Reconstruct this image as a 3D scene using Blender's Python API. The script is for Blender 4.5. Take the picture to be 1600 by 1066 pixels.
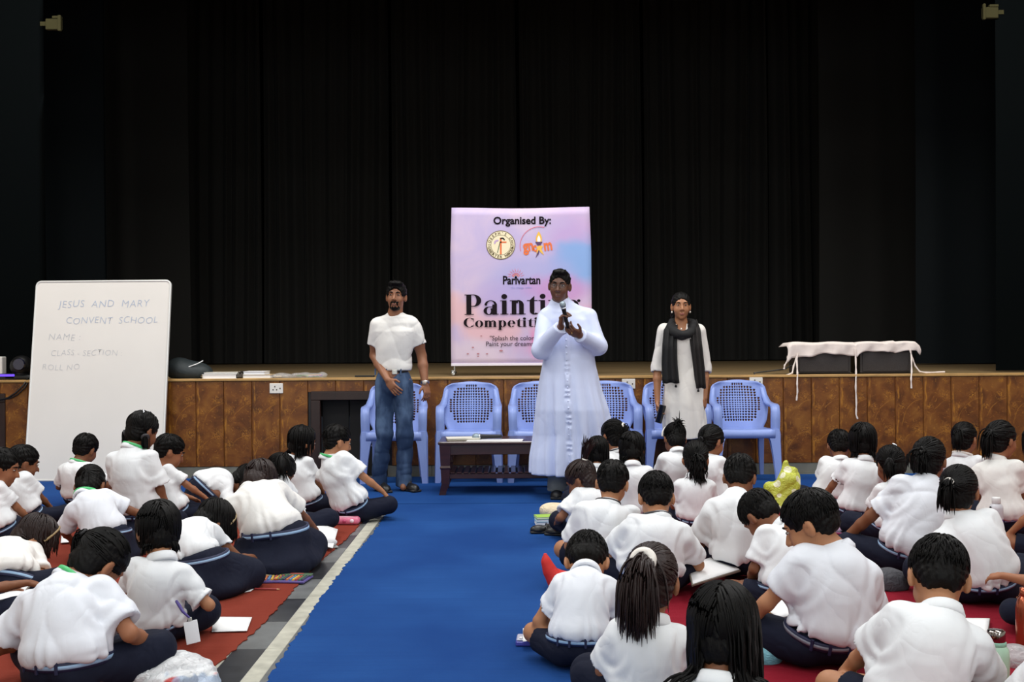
import bpy, math, random
import numpy as np
from mathutils import Matrix, Vector

for o in list(bpy.data.objects):
    bpy.data.objects.remove(o, do_unlink=True)
scene = bpy.context.scene
COL = scene.collection
rad = math.radians

# ------------------------------------------------------------------ camera
FPX, CAM_H, ROLL, DROP = 1700.0, 1.2, rad(0.4), 2.0      # focal length in px of a 1600 px wide frame
cam_data = bpy.data.cameras.new('camera')
cam_data.sensor_width = 36.0
cam_data.lens = FPX / 1600 * 36.0
cam_data.clip_end = 80
cam = bpy.data.objects.new('camera', cam_data)
COL.objects.link(cam)
cam.matrix_world = Matrix.Translation((0, 0, CAM_H)) @ Matrix.Rotation(rad(90) + DROP / FPX, 4, 'X') @ Matrix.Rotation(-ROLL, 4, 'Z')
scene.camera = cam


def at(px, py, Y):
    """The point at depth Y that the photograph shows at pixel (px, py)."""
    u, v = px - 800.0, py - 533.0
    u2 = u * math.cos(ROLL) - v * math.sin(ROLL)
    v2 = v * math.cos(ROLL) + u * math.sin(ROLL) - DROP
    return np.array([u2 / FPX * Y, Y, CAM_H - v2 / FPX * Y])


def ground(px, py, z=0.0):
    """The point at height z that the photograph shows at pixel (px, py)."""
    d = at(px, py, 1.0) - np.array([0, 0, CAM_H])
    Y = (z - CAM_H) / d[2]
    return np.array([d[0] * Y, Y, z])


# ------------------------------------------------------------------ world, lamps, exposure
world = bpy.data.worlds.new('world')
scene.world = world
world.use_nodes = True
world.node_tree.nodes['Background'].inputs[0].default_value = (0.6, 0.7, 0.9, 1)
world.node_tree.nodes['Background'].inputs[1].default_value = 0.02
scene.view_settings.view_transform = 'Standard'
scene.view_settings.look = 'None'
scene.view_settings.gamma = 1.0
scene.view_settings.use_curve_mapping = False
scene.view_settings.exposure = 0.22


def area_light(name, loc, sx, sy, power, color, target):
    d = bpy.data.lights.new(name, 'AREA')
    d.shape = 'RECTANGLE'
    d.size, d.size_y = sx, sy
    d.energy = power
    d.color = color
    o = bpy.data.objects.new(name, d)
    COL.objects.link(o)
    o.location = loc
    o.rotation_euler = (Vector(target) - Vector(loc)).to_track_quat('-Z', 'Y').to_euler()
    return o


# the hall's ceiling panels, in rows over the seated children and behind the camera
for lx in (-4.2, 0.0, 4.2):
    for ly, pw in ((-5.0, 48), (-1.2, 55), (2.4, 58), (5.8, 68), (8.4, 112)):
        area_light('ceiling_lamp', (lx, ly, 5.6), 1.8, 1.2, pw, (0.955, 0.985, 1.0) if ly < 7 else (1.0, 0.985, 0.95), (lx, ly, 0))
# tall windows at the back of the hall, behind the camera
for lx in (-4.5, 0, 4.5):
    area_light('window_daylight', (lx, -7.7, 2.9), 2.4, 2.6, 92, (0.86, 0.94, 1.0), (lx * 0.4, 6, 0.9))

# ------------------------------------------------------------------ materials
def lin(c):
    c = c / 255.0
    return c / 12.92 if c <= 0.04045 else ((c + 0.055) / 1.055) ** 2.4


def rgb(r, g, b):
    return (lin(r), lin(g), lin(b), 1.0)


MATS = {}


def mat(name, color, rough=0.6, bump=0.0, bscale=20.0, bdist=0.01, var=0.0, vscale=6.0, metal=0.0, stretch=(1, 1, 1),
        emit=0.0, trans=0.0, spec=0.5, sheen=0.0, detail=3.0, coat=0.0, alpha=1.0, distort=0.0):
    if name in MATS:
        return MATS[name]
    m = bpy.data.materials.new(name)
    m.use_nodes = True
    nt = m.node_tree
    b = nt.nodes['Principled BSDF']
    b.inputs['Base Color'].default_value = color
    b.inputs['Roughness'].default_value = rough
    b.inputs['Metallic'].default_value = metal
    b.inputs['Specular IOR Level'].default_value = spec
    if coat:
        b.inputs['Coat Weight'].default_value = coat
    if sheen:
        b.inputs['Sheen Weight'].default_value = sheen
    if trans:
        b.inputs['Transmission Weight'].default_value = trans
    if alpha < 1:
        b.inputs['Alpha'].default_value = alpha
    if emit:
        b.inputs['Emission Color'].default_value = color
        b.inputs['Emission Strength'].default_value = emit
    if bump or var:
        tc = nt.nodes.new('ShaderNodeTexCoord')
        mp = nt.nodes.new('ShaderNodeMapping')
        mp.inputs['Scale'].default_value = stretch
        nt.links.new(tc.outputs['Object'], mp.inputs['Vector'])
    if bump:
        n = nt.nodes.new('ShaderNodeTexNoise')
        n.inputs['Scale'].default_value = bscale
        n.inputs['Detail'].default_value = detail
        n.inputs['Distortion'].default_value = distort
        nt.links.new(mp.outputs[0], n.inputs['Vector'])
        bp = nt.nodes.new('ShaderNodeBump')
        bp.inputs['Strength'].default_value = bump
        bp.inputs['Distance'].default_value = bdist
        nt.links.new(n.outputs['Fac'], bp.inputs['Height'])
        nt.links.new(bp.outputs[0], b.inputs['Normal'])
    if var:
        n2 = nt.nodes.new('ShaderNodeTexNoise')
        n2.inputs['Scale'].default_value = vscale
        n2.inputs['Detail'].default_value = 4
        nt.links.new(mp.outputs[0], n2.inputs['Vector'])
        hsv = nt.nodes.new('ShaderNodeHueSaturation')
        hsv.inputs['Color'].default_value = color
        mr = nt.nodes.new('ShaderNodeMapRange')
        mr.inputs['From Min'].default_value = 0.3
        mr.inputs['From Max'].default_value = 0.7
        mr.inputs['To Min'].default_value = 1 - var
        mr.inputs['To Max'].default_value = 1 + var
        nt.links.new(n2.outputs['Fac'], mr.inputs['Value'])
        nt.links.new(mr.outputs[0], hsv.inputs['Value'])
        nt.links.new(hsv.outputs[0], b.inputs['Base Color'])
    MATS[name] = m
    return m


# ------------------------------------------------------------------ objects
def link(name, me, material=None, parent=None, loc=None, rotz=None):
    o = bpy.data.objects.new(name, me)
    COL.objects.link(o)
    if material is not None and me is not None and not me.materials:
        for mm in (material if isinstance(material, (list, tuple)) else [material]):
            me.materials.append(mm)
    if parent is not None:
        o.parent = parent
    if loc is not None:
        o.location = [float(c) for c in loc]
    if rotz is not None:
        o.rotation_euler = (0, 0, rotz)
    return o


def tag(o, label, cat, group=None, kind=None):
    o['label'] = label
    o['category'] = cat
    if group:
        o['group'] = group
    if kind:
        o['kind'] = kind
    return o


def structure(o, label=None):
    o['kind'] = 'structure'
    if label:
        o['label'] = label
    return o


def empty(name, loc, rotz=0.0):
    o = bpy.data.objects.new(name, None)
    COL.objects.link(o)
    o.location = [float(c) for c in loc]
    o.rotation_euler = (0, 0, rotz)
    return o


def copy_tree(o, parent=None):
    c = o.copy()
    COL.objects.link(c)
    c.parent = parent
    for ch in list(o.children):
        copy_tree(ch, c)
    return c


def mesh_from(verts, faces, smooth=False, name='mesh', mat_idx=None):
    me = bpy.data.meshes.new(name)
    me.from_pydata([tuple(map(float, v)) for v in verts], [], [tuple(int(i) for i in f) for f in faces])
    if smooth:
        me.polygons.foreach_set('use_smooth', [True] * len(me.polygons))
    if mat_idx is not None:
        me.polygons.foreach_set('material_index', mat_idx)
    me.update()
    return me


def quad_mesh(V, Q, smooth=True, name='mesh'):
    """numpy arrays: V (n,3), Q (m,4)"""
    me = bpy.data.meshes.new(name)
    me.vertices.add(len(V))
    me.vertices.foreach_set('co', np.asarray(V, dtype=np.float32).ravel())
    m = len(Q)
    me.loops.add(m * 4)
    me.loops.foreach_set('vertex_index', np.asarray(Q, dtype=np.int32).ravel())
    me.polygons.add(m)
    me.polygons.foreach_set('loop_start', np.arange(0, m * 4, 4, dtype=np.int32))
    me.polygons.foreach_set('loop_total', np.full(m, 4, dtype=np.int32))
    me.polygons.foreach_set('use_smooth', np.full(m, smooth, dtype=bool))
    me.update(calc_edges=True)
    me.validate()
    return me


class MB:
    """Collects boxes, tubes, lofts and prisms into ONE mesh."""

    def __init__(self):
        self.v, self.f, self.sm = [], [], []

    def add(self, vs, fs, smooth=False):
        n = len(self.v)
        self.v += [tuple(map(float, p)) for p in vs]
        self.f += [tuple(i + n for i in q) for q in fs]
        self.sm += [smooth] * len(fs)
        return self

    def box(self, lo, hi, bev=0.0, M=None):
        (x0, y0, z0), (x1, y1, z1) = lo, hi
        if bev <= 0:
            vs = [(x0, y0, z0), (x1, y0, z0), (x1, y1, z0), (x0, y1, z0), (x0, y0, z1), (x1, y0, z1), (x1, y1, z1), (x0, y1, z1)]
            fs = [(0, 3, 2, 1), (4, 5, 6, 7), (0, 1, 5, 4), (1, 2, 6, 5), (2, 3, 7, 6), (3, 0, 4, 7)]
        else:
            b = min(bev, (x1 - x0) * .49, (y1 - y0) * .49, (z1 - z0) * .49)
            vs, idx = [], {}
            for i, (x, sx) in enumerate(((x0, 1), (x1, -1))):
                for j, (y, sy) in enumerate(((y0, 1), (y1, -1))):
                    for k, (z, sz) in enumerate(((z0, 1), (z1, -1))):
                        for ax in range(3):
                            p = [x + sx * b, y + sy * b, z + sz * b]
                            p[ax] = (x, y, z)[ax]
                            idx[i, j, k, ax] = len(vs)
                            vs.append(tuple(p))
            fs = []
            for ax in range(3):
                for s in (0, 1):
                    a, c = [q for q in range(3) if q != ax]
                    loop = []
                    for (p, q) in ((0, 0), (1, 0), (1, 1), (0, 1)):
                        t = [0, 0, 0]
                        t[ax], t[a], t[c] = s, p, q
                        loop.append(idx[t[0], t[1], t[2], ax])
                    flip = (s == 0) != (ax == 1)
                    fs.append(tuple(reversed(loop)) if flip else tuple(loop))
            for ax in range(3):
                a, c = [q for q in range(3) if q != ax]
                for p in (0, 1):
                    for q in (0, 1):
                        t0, t1 = [0, 0, 0], [0, 0, 0]
                        t0[a] = t1[a] = p
                        t0[c] = t1[c] = q
                        t1[ax] = 1
                        fs.append((idx[(*t0, a)], idx[(*t1, a)], idx[(*t1, c)], idx[(*t0, c)]))
            for i in (0, 1):
                for j in (0, 1):
                    for k in (0, 1):
                        fs.append((idx[i, j, k, 0], idx[i, j, k, 1], idx[i, j, k, 2]))
        if M is not None:
            vs = [tuple(M @ Vector(p)) for p in vs]
        return self.add(vs, fs)

    def loft(self, rings, cap=True, smooth=True, closed=True):
        n = len(rings[0])
        vs = [p for r in rings for p in r]
        fs = []
        for i in range(len(rings) - 1):
            for j in range(n if closed else n - 1):
                a, b = i * n + j, i * n + (j + 1) % n
                fs.append((a, b, b + n, a + n))
        self.add(vs, fs, smooth)
        if cap and closed:
            self.add(rings[0], [tuple(reversed(range(n)))])
            self.add(rings[-1], [tuple(range(n))])
        return self

    def tube(self, pts, radii, n=8, cap=True, smooth=True):
        pts = [np.array(p, float) for p in pts]
        if not hasattr(radii, '__len__'):
            radii = [radii] * len(pts)
        rings, up = [], None
        for i, p in enumerate(pts):
            t = pts[min(i + 1, len(pts) - 1)] - pts[max(i - 1, 0)]
            t = t / (np.linalg.norm(t) + 1e-9)
            if up is None:
                up = np.cross(t, [0.12, 0.31, 0.94])
                if np.linalg.norm(up) < 1e-3:
                    up = np.cross(t, [1, 0, 0])
            up = up - t * np.dot(up, t)
            up /= np.linalg.norm(up) + 1e-9
            s = np.cross(t, up)
            rings.append([p + radii[i] * (math.cos(a) * up + math.sin(a) * s) for a in (2 * math.pi * k / n for k in range(n))])
        return self.loft(rings, cap, smooth)

    def lathe(self, prof, n=20, c=(0, 0, 0), cap=True):
        rings = [[(c[0] + r * math.cos(2 * math.pi * k / n), c[1] + r * math.sin(2 * math.pi * k / n), c[2] + z) for k in range(n)] for r, z in prof]
        return self.loft(rings, cap)

    def build(self, name, material, parent=None, loc=None, rotz=None):
        me = bpy.data.meshes.new(name)
        me.from_pydata(self.v, [], self.f)
        me.polygons.foreach_set('use_smooth', self.sm)
        me.update()
        return link(name, me, material, parent, loc, rotz)


def text_mesh(s, size, bold=0.0, align='CENTER', name='lettering', extr=0.0, space=1.0, shear=0.0):
    c = bpy.data.curves.new(name, 'FONT')
    c.body = s
    c.size = size
    c.align_x = align
    c.offset = bold
    c.extrude = extr
    c.space_character = space
    c.shear = shear
    c.resolution_u = 3
    o = bpy.data.objects.new(name, c)
    COL.objects.link(o)
    dg = bpy.context.evaluated_depsgraph_get()
    me = bpy.data.meshes.new_from_object(o.evaluated_get(dg))
    bpy.data.objects.remove(o, do_unlink=True)
    me.materials.clear()
    return me


# ------------------------------------------------------------------ implicit surfaces (bodies, cloth, hair, bags)
def V3(*a):
    return np.array(a, float)


def nrm(v):
    return v / (np.linalg.norm(v) + 1e-12)


def rot(yaw=0, pitch=0, roll=0):
    """columns: right, forward, up; yaw about z, pitch > 0 looks down, roll > 0 tips to the right"""
    return np.array(Matrix.Rotation(yaw, 3, 'Z') @ Matrix.Rotation(-pitch, 3, 'X') @ Matrix.Rotation(roll, 3, 'Y'))


def smin(a, b, k):
    if k <= 0:
        return np.minimum(a, b)
    h = np.clip(0.5 + 0.5 * (b - a) / k, 0, 1)
    return b + (a - b) * h - k * h * (1 - h)


def cone(a, b, r1, r2=None):
    a, b = np.asarray(a, float), np.asarray(b, float)
    r2 = r1 if r2 is None else r2
    ba = b - a
    L = float(ba @ ba) + 1e-9

    def f(P):
        q = P - a
        t = np.clip(q @ ba / L, 0, 1)
        q = q - t[..., None] * ba
        return np.sqrt((q * q).sum(-1)) - (r1 + t * (r2 - r1))
    R = max(r1, r2)
    f.lo, f.hi = np.minimum(a, b) - R, np.maximum(a, b) + R
    return f


def ell(c, r, R=None):
    c, r = np.asarray(c, float), np.asarray(r, float)

    def f(P):
        q = P - c
        if R is not None:
            q = q @ R
        q1 = q / r
        k0 = np.sqrt((q1 * q1).sum(-1))
        q2 = q1 / r
        k1 = np.sqrt((q2 * q2).sum(-1)) + 1e-9
        return k0 * (k0 - 1) / k1
    m = r if R is None else np.sqrt((R * R) @ (r * r))
    f.lo, f.hi = c - m, c + m
    return f


def rbox(c, h, R=None, r=0.01):
    c, h = np.asarray(c, float), np.asarray(h, float)

    def f(P):
        q = P - c
        if R is not None:
            q = q @ R
        q = np.abs(q) - (h - r)
        return np.sqrt((np.maximum(q, 0) ** 2).sum(-1)) + np.minimum(q.max(-1), 0) - r
    m = h if R is None else np.abs(R) @ h
    f.lo, f.hi = c - m, c + m
    return f


def torus(c, R, major, minor, sx=1.0, sy=1.0, tall=1.0):
    c = np.asarray(c, float)

    def f(P):
        q = (P - c) @ R
        l = np.sqrt((q[..., 0] / sx) ** 2 + (q[..., 1] / sy) ** 2) - major
        return (np.sqrt(l * l + (q[..., 2] / tall) ** 2) - minor)
    m = (major * max(sx, sy) + minor * max(1, tall)) * 1.1
    f.lo, f.hi = c - m, c + m
    return f


def half(o, n):
    """inside where (p-o).n < 0"""
    o, n = np.asarray(o, float), nrm(np.asarray(n, float))

    def f(P):
        return (P - o) @ n
    return f


def cut(f, *gs):
    def g(P):
        d = f(P)
        for q in gs:
            d = np.maximum(d, q(P))
        return d
    g.lo, g.hi = f.lo, f.hi
    return g


def minus(f, *gs):
    def g(P):
        d = f(P)
        for q in gs:
            d = np.maximum(d, -q(P))
        return d
    g.lo, g.hi = f.lo, f.hi
    return g


class Field:
    def __init__(self, k=0.03):
        self.ops, self.k, self.disp, self.damp = [], k, None, 0.0

    def add(self, f, k=None, op='u'):
        self.ops.append((op, f, self.k if k is None else k))
        return self

    def sub(self, f, k=0.005):
        return self.add(f, k, 's')

    def inter(self, f, k=0.0):
        return self.add(f, k, 'i')

    def ev(self, P, masks=None):
        D = np.full(P.shape[:-1], 9.0)
        for i, (op, f, k) in enumerate(self.ops):
            if masks is not None and op != 'i':
                s = masks[i]
                if not s.any():
                    continue
                d = f(P[s])
                D[s] = smin(D[s], d, k) if op == 'u' else -smin(-D[s], d, k)
            else:
                d = f(P)
                D = smin(D, d, k) if op == 'u' else -smin(-D, d, k) if op == 's' else -smin(-D, -d, k)
        if self.disp is not None:
            D = D + self.disp(P)
        return D

    def mesh(self, h, smooth=True):
        lo = np.min([f.lo for op, f, k in self.ops if op == 'u'], 0) - 2.5 * h - self.damp - 0.004
        hi = np.max([f.hi for op, f, k in self.ops if op == 'u'], 0) + 2.5 * h + self.damp + 0.004
        B = 4
        nb = np.ceil((hi - lo) / (B * h)).astype(int) + 1
        ax = [lo[i] + (np.arange(nb[i]) * B + (B - 1) / 2) * h for i in range(3)]
        C = np.stack(np.meshgrid(*ax, indexing='ij'), -1).reshape(-1, 3)
        hd = B * h * 0.87
        vals, D = [], np.full(len(C), 9.0)
        for op, f, k in self.ops:
            d = f(C)
            vals.append(d)
            D = smin(D, d, k) if op == 'u' else -smin(-D, d, k) if op == 's' else -smin(-D, -d, k)
        act = np.abs(D) < hd * 1.6 + self.damp
        ci = np.nonzero(act)[0]
        off = np.stack(np.meshgrid(*[(np.arange(B) - (B - 1) / 2) * h] * 3, indexing='ij'), -1).reshape(-1, 3)
        P = C[ci][:, None, :] + off[None]
        masks = []
        for (op, f, k), d in zip(self.ops, vals):
            d = d[ci]
            if op == 'u':
                masks.append(d < np.maximum(D[ci], 0) + 2.4 * hd + 1.2 * k)
            elif op == 's':
                masks.append(d < 1.6 * hd + 1.2 * k)
            else:
                masks.append(None)
        d = self.ev(P, masks)
        N = nb * B
        G = np.repeat(np.where(D < 0, -1.0, 1.0), B ** 3).reshape(-1, B ** 3)
        G[ci] = d
        G = G.reshape(nb[0], nb[1], nb[2], B, B, B).transpose(0, 3, 1, 4, 2, 5).reshape(N)
        S = G < 0
        cnt = np.zeros(N - 1, np.int8)
        for i in (0, 1):
            for j in (0, 1):
                for k in (0, 1):
                    cnt += S[i:N[0] - 1 + i, j:N[1] - 1 + j, k:N[2] - 1 + k]
        cells = np.argwhere((cnt > 0) & (cnt < 8))
        ids = np.full(N - 1, -1, np.int64)
        ids[tuple(cells.T)] = np.arange(len(cells))
        cor = np.array([(i, j, k) for i in (0, 1) for j in (0, 1) for k in (0, 1)])
        cv = np.stack([G[tuple((cells + c).T)] for c in cor], 1)
        acc, n = np.zeros((len(cells), 3)), np.zeros(len(cells))
        for a in range(8):
            for b in range(a + 1, 8):
                if np.abs(cor[a] - cor[b]).sum() == 1:
                    va, vb = cv[:, a], cv[:, b]
                    x = (va < 0) != (vb < 0)
                    t = np.where(x, va / np.where(x, va - vb, 1), 0)
                    acc += np.where(x[:, None], cor[a] + t[:, None] * (cor[b] - cor[a]), 0)
                    n += x
        Vt = lo + (cells + acc / np.maximum(n, 1)[:, None]) * h
        quads = []
        for axis in range(3):
            u, v = [(1, 2), (2, 0), (0, 1)][axis]
            sl0, sl1 = [slice(None)] * 3, [slice(None)] * 3
            sl0[axis], sl1[axis] = slice(0, -1), slice(1, None)
            e = np.argwhere(S[tuple(sl0)] != S[tuple(sl1)])
            ok = (e[:, u] > 0) & (e[:, v] > 0) & (e[:, u] < N[u] - 1) & (e[:, v] < N[v] - 1)
            e = e[ok]
            du, dv = np.eye(3, dtype=int)[u], np.eye(3, dtype=int)[v]
            q = np.stack([ids[tuple((e - du - dv).T)], ids[tuple((e - dv).T)], ids[tuple(e.T)], ids[tuple((e - du).T)]], 1)
            flip = ~S[tuple(e.T)]
            q[flip] = q[flip][:, ::-1]
            quads.append(q)
        Q = np.concatenate(quads)
        Q = Q[(Q >= 0).all(1)]
        return quad_mesh(Vt, Q, smooth)


def folds(seed, amp, freq=18.0, d=(0.3, 0.2, 1.0), sharp=True):
    r = np.random.RandomState(seed)
    a = nrm(np.array(d) + r.uniform(-.25, .25, 3))
    b = nrm(r.uniform(-1, 1, 3))
    c = nrm(r.uniform(-1, 1, 3))
    p = r.uniform(0, 6.28, 5)

    def f(P):
        x = P @ a * freq + 1.6 * np.sin(P @ b * freq * .55 + p[0]) + p[1]
        y = P @ c * freq * .7 + 1.3 * np.sin(P @ a * freq * .5 + p[2]) + p[3]
        w = np.sin(x) + 0.6 * np.sin(y)
        if sharp:
            w = 1.0 - 2.0 * np.sqrt(np.abs(np.sin(x * .5)) + 1e-3) + 0.5 * np.sin(y)
        m = 0.55 + 0.45 * np.sin(P @ b * 7 + p[4])
        return amp * 0.5 * w * m
    return f


def blob(field, name, material, h, parent=None, loc=None, rotz=None, disp=None, damp=0.0):
    if disp is not None:
        field.disp, field.damp = disp, damp
    return link(name, field.mesh(h), material, parent, loc, rotz)


def strand_mesh(lines, radius, n=3, flat=1.0):
    """lines: list of (k,3) arrays of equal k; tapered tubes joined in one mesh"""
    L = np.array(lines, float)
    m, k, _ = L.shape
    T = np.gradient(L, axis=1)
    T /= np.linalg.norm(T, axis=-1, keepdims=True) + 1e-9
    ref = np.where(np.abs(T[..., 2:3]) > .9, np.array([1.0, 0, 0]), np.array([0, 0, 1.0]))
    U = np.cross(T, ref)
    U /= np.linalg.norm(U, axis=-1, keepdims=True) + 1e-9
    W = np.cross(T, U)
    s = np.linspace(0, 1, k)
    r = radius * np.clip(np.minimum(1.0, (1.02 - s) * 2.6) ** .7, .05, 1)
    if np.ndim(radius) == 0:
        r = np.broadcast_to(r, (m, k))
    ang = 2 * np.pi * np.arange(n) / n
    Vt = L[:, :, None, :] + r[:, :, None, None] * (np.cos(ang)[None, None, :, None] * U[:, :, None, :] + np.sin(ang)[None, None, :, None] * W[:, :, None, :] * flat)
    Vt = Vt.reshape(-1, 3)
    i = np.arange(m)[:, None, None] * k * n + np.arange(k - 1)[None, :, None] * n + np.arange(n)[None, None, :]
    j = np.arange(m)[:, None, None] * k * n + np.arange(k - 1)[None, :, None] * n + ((np.arange(n) + 1) % n)[None, None, :]
    Q = np.stack([i, j, j + n, i + n], -1).reshape(-1, 4)
    return quad_mesh(Vt, Q, True)

# ------------------------------------------------------------------ node helpers
class NT:
    def __init__(self, name, rough=0.5, spec=0.5):
        self.m = bpy.data.materials.new(name)
        self.m.use_nodes = True
        self.t = self.m.node_tree
        self.b = self.t.nodes['Principled BSDF']
        self.b.inputs['Roughness'].default_value = rough
        self.b.inputs['Specular IOR Level'].default_value = spec
        self.co = self.t.nodes.new('ShaderNodeTexCoord')

    def put(self, inp, v):
        if hasattr(v, 'is_linked') or hasattr(v, 'links'):
            self.t.links.new(v, inp)
        elif v is not None:
            inp.default_value = v

    def math(self, op, a, b=0.0, c=None, clamp=False):
        n = self.t.nodes.new('ShaderNodeMath')
        n.operation = op
        n.use_clamp = clamp
        self.put(n.inputs[0], a)
        self.put(n.inputs[1], b)
        if c is not None:
            self.put(n.inputs[2], c)
        return n.outputs[0]

    def noise(self, scale, vec=None, detail=3.0, distort=0.0, col=False):
        n = self.t.nodes.new('ShaderNodeTexNoise')
        n.inputs['Scale'].default_value = scale
        n.inputs['Detail'].default_value = detail
        n.inputs['Distortion'].default_value = distort
        self.put(n.inputs['Vector'], vec if vec is not None else self.co.outputs['Object'])
        return n.outputs['Color' if col else 'Fac']

    def scaled(self, s, src='Object', loc=(0, 0, 0)):
        n = self.t.nodes.new('ShaderNodeMapping')
        n.inputs['Scale'].default_value = s
        n.inputs['Location'].default_value = loc
        self.put(n.inputs['Vector'], self.co.outputs[src])
        return n.outputs[0]

    def xyz(self, vec=None):
        n = self.t.nodes.new('ShaderNodeSeparateXYZ')
        self.put(n.inputs[0], vec if vec is not None else self.co.outputs['Object'])
        return n.outputs

    def mix(self, fac, a, b):
        n = self.t.nodes.new('ShaderNodeMix')
        n.data_type = 'RGBA'
        self.put(n.inputs['Factor'], fac)
        self.put(n.inputs['A'], a)
        self.put(n.inputs['B'], b)
        return n.outputs['Result']

    def ramp(self, fac, stops):
        n = self.t.nodes.new('ShaderNodeValToRGB')
        el = n.color_ramp.elements
        while len(el) < len(stops):
            el.new(0.5)
        for e, (p, c) in zip(el, stops):
            e.position, e.color = p, c
        self.put(n.inputs[0], fac)
        return n.outputs[0]

    def smooth(self, v, lo, hi, a=0.0, b=1.0):
        n = self.t.nodes.new('ShaderNodeMapRange')
        n.interpolation_type = 'SMOOTHSTEP'
        self.put(n.inputs['Value'], v)
        n.inputs['From Min'].default_value, n.inputs['From Max'].default_value = lo, hi
        n.inputs['To Min'].default_value, n.inputs['To Max'].default_value = a, b
        return n.outputs[0]

    def bump(self, h, strength=0.3, dist=0.01):
        n = self.t.nodes.new('ShaderNodeBump')
        n.inputs['Strength'].default_value, n.inputs['Distance'].default_value = strength, dist
        self.put(n.inputs['Height'], h)
        self.t.links.new(n.outputs[0], self.b.inputs['Normal'])

    def color(self, c):
        self.put(self.b.inputs['Base Color'], c)
        return self.m


def tile_material():
    n = NT('brown_tile', 0.32, 0.4)
    info = n.t.nodes.new('ShaderNodeObjectInfo')
    x, y, z = n.xyz()
    off = n.math('MULTIPLY', info.outputs['Random'], 40.0)
    comb = n.t.nodes.new('ShaderNodeCombineXYZ')
    n.put(comb.inputs[0], n.math('ADD', x, off)); n.put(comb.inputs[1], y); n.put(comb.inputs[2], z)
    v = comb.outputs[0]
    base = n.ramp(n.noise(7.0, v, 6, 0.7), [(0.3, rgb(78, 42, 16)), (0.5, rgb(110, 63, 23)), (0.72, rgb(134, 86, 34))])
    # etched plants: an upright stem, a bough that arches to the right, a burst of blossom at its tip
    wob = n.math('MULTIPLY', n.math('SUBTRACT', n.noise(9.0, v, 3), 0.5), 0.05)
    xw = n.math('ADD', x, wob)
    stem = n.smooth(n.math('ABSOLUTE', n.math('SUBTRACT', xw, 0.022)), 0.0, 0.013, 1, 0)
    masks = []
    for cx, cz, r, w in ((0.255, 0.05, 0.235, 0.006), (0.31, 0.33, 0.25, 0.005)):
        dx, dz = n.math('SUBTRACT', xw, cx), n.math('SUBTRACT', z, cz)
        d = n.math('SQRT', n.math('ADD', n.math('MULTIPLY', dx, dx), n.math('MULTIPLY', dz, dz)))
        ring = n.smooth(n.math('ABSOLUTE', n.math('SUBTRACT', d, r)), 0, w, 1, 0)
        masks.append(n.math('MULTIPLY', n.math('MULTIPLY', n.math('MULTIPLY', ring, n.smooth(n.noise(14.0, v), .35, .6)), n.smooth(dz, 0.0, 0.02)), n.smooth(dx, -0.02, 0.0, .75, 0)))
    for cx, cz, r in ((0.2, 0.29, 0.085), (0.045, 0.2, 0.07), (0.19, 0.6, 0.07), (0.06, 0.5, 0.05), (0.2, 0.74, 0.05)):
        dx, dz = n.math('SUBTRACT', x, cx), n.math('SUBTRACT', z, cz)
        d = n.math('SQRT', n.math('ADD', n.math('MULTIPLY', dx, dx), n.math('MULTIPLY', dz, dz)))
        g = n.smooth(d, 0.0, r, 1, 0)
        masks.append(n.math('MULTIPLY', g, n.smooth(n.noise(55.0, v, 4, 1.5), 0.46, 0.6)))
    tot = n.math('MULTIPLY', stem, n.smooth(n.noise(12.0, v), 0.4, 0.62))
    for q in masks:
        tot = n.math('MAXIMUM', tot, q)
    fl = n.smooth(n.noise(26.0, v, 5, 2.0), 0.6, 0.68)
    tot = n.math('MAXIMUM', n.math('MULTIPLY', tot, 0.75), n.math('MULTIPLY', fl, 0.42))
    c = n.mix(tot, base, rgb(176, 118, 38))
    n.bump(tot, 0.25, 0.003)
    return n.color(c)


def deck_material():
    n = NT('stage_boards', 0.38, 0.4)
    x, y, z = n.xyz()
    row = n.math('FLOOR', n.math('DIVIDE', y, 0.18))
    comb = n.t.nodes.new('ShaderNodeCombineXYZ')
    n.put(comb.inputs[0], n.math('MULTIPLY', x, 0.8)); n.put(comb.inputs[1], n.math('MULTIPLY', y, 14)); n.put(comb.inputs[2], n.math('MULTIPLY', row, 3.7))
    g = n.noise(2.2, comb.outputs[0], 5, 0.4)
    c = n.ramp(g, [(0.3, rgb(124, 102, 70)), (0.55, rgb(148, 124, 88)), (0.75, rgb(166, 140, 100))])
    gap = n.smooth(n.math('ABSOLUTE', n.math('SUBTRACT', n.math('FRACT', n.math('DIVIDE', y, 0.18)), 0.5)), 0.47, 0.49)
    return n.color(n.mix(gap, c, rgb(40, 30, 20)))


def carpet_material(name, a, b, rib=0.0, ribaxis=1):
    n = NT(name, 0.95, 0.1)
    f = n.noise(900.0, None, 2)
    g = n.noise(1.3, None, 4)
    x = n.xyz()
    c = n.mix(n.math('ADD', n.math('MULTIPLY', n.math('SUBTRACT', g, .5), 1.6), n.math('MULTIPLY', f, 0.5)), a, b)
    h = f
    if rib:
        w = n.math('SINE', n.math('MULTIPLY', x[ribaxis], 6.283 / rib))
        h = n.math('ADD', f, n.math('MULTIPLY', w, 0.5))
        c = n.mix(n.math('MULTIPLY', n.smooth(n.noise(1.0, n.scaled((0.6, 30, 1)), 3), .45, .7), .35), c, a)
    n.bump(h, 0.35, 0.004)
    return n.color(c)


def stone_material(name, a, b, sc=7.0, rough=0.35):
    n = NT(name, rough)
    return n.color(n.mix(n.smooth(n.noise(sc, n.scaled((1, 1, 1), 'Generated') if False else None, 6, 0.6), .35, .65), a, b))


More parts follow.
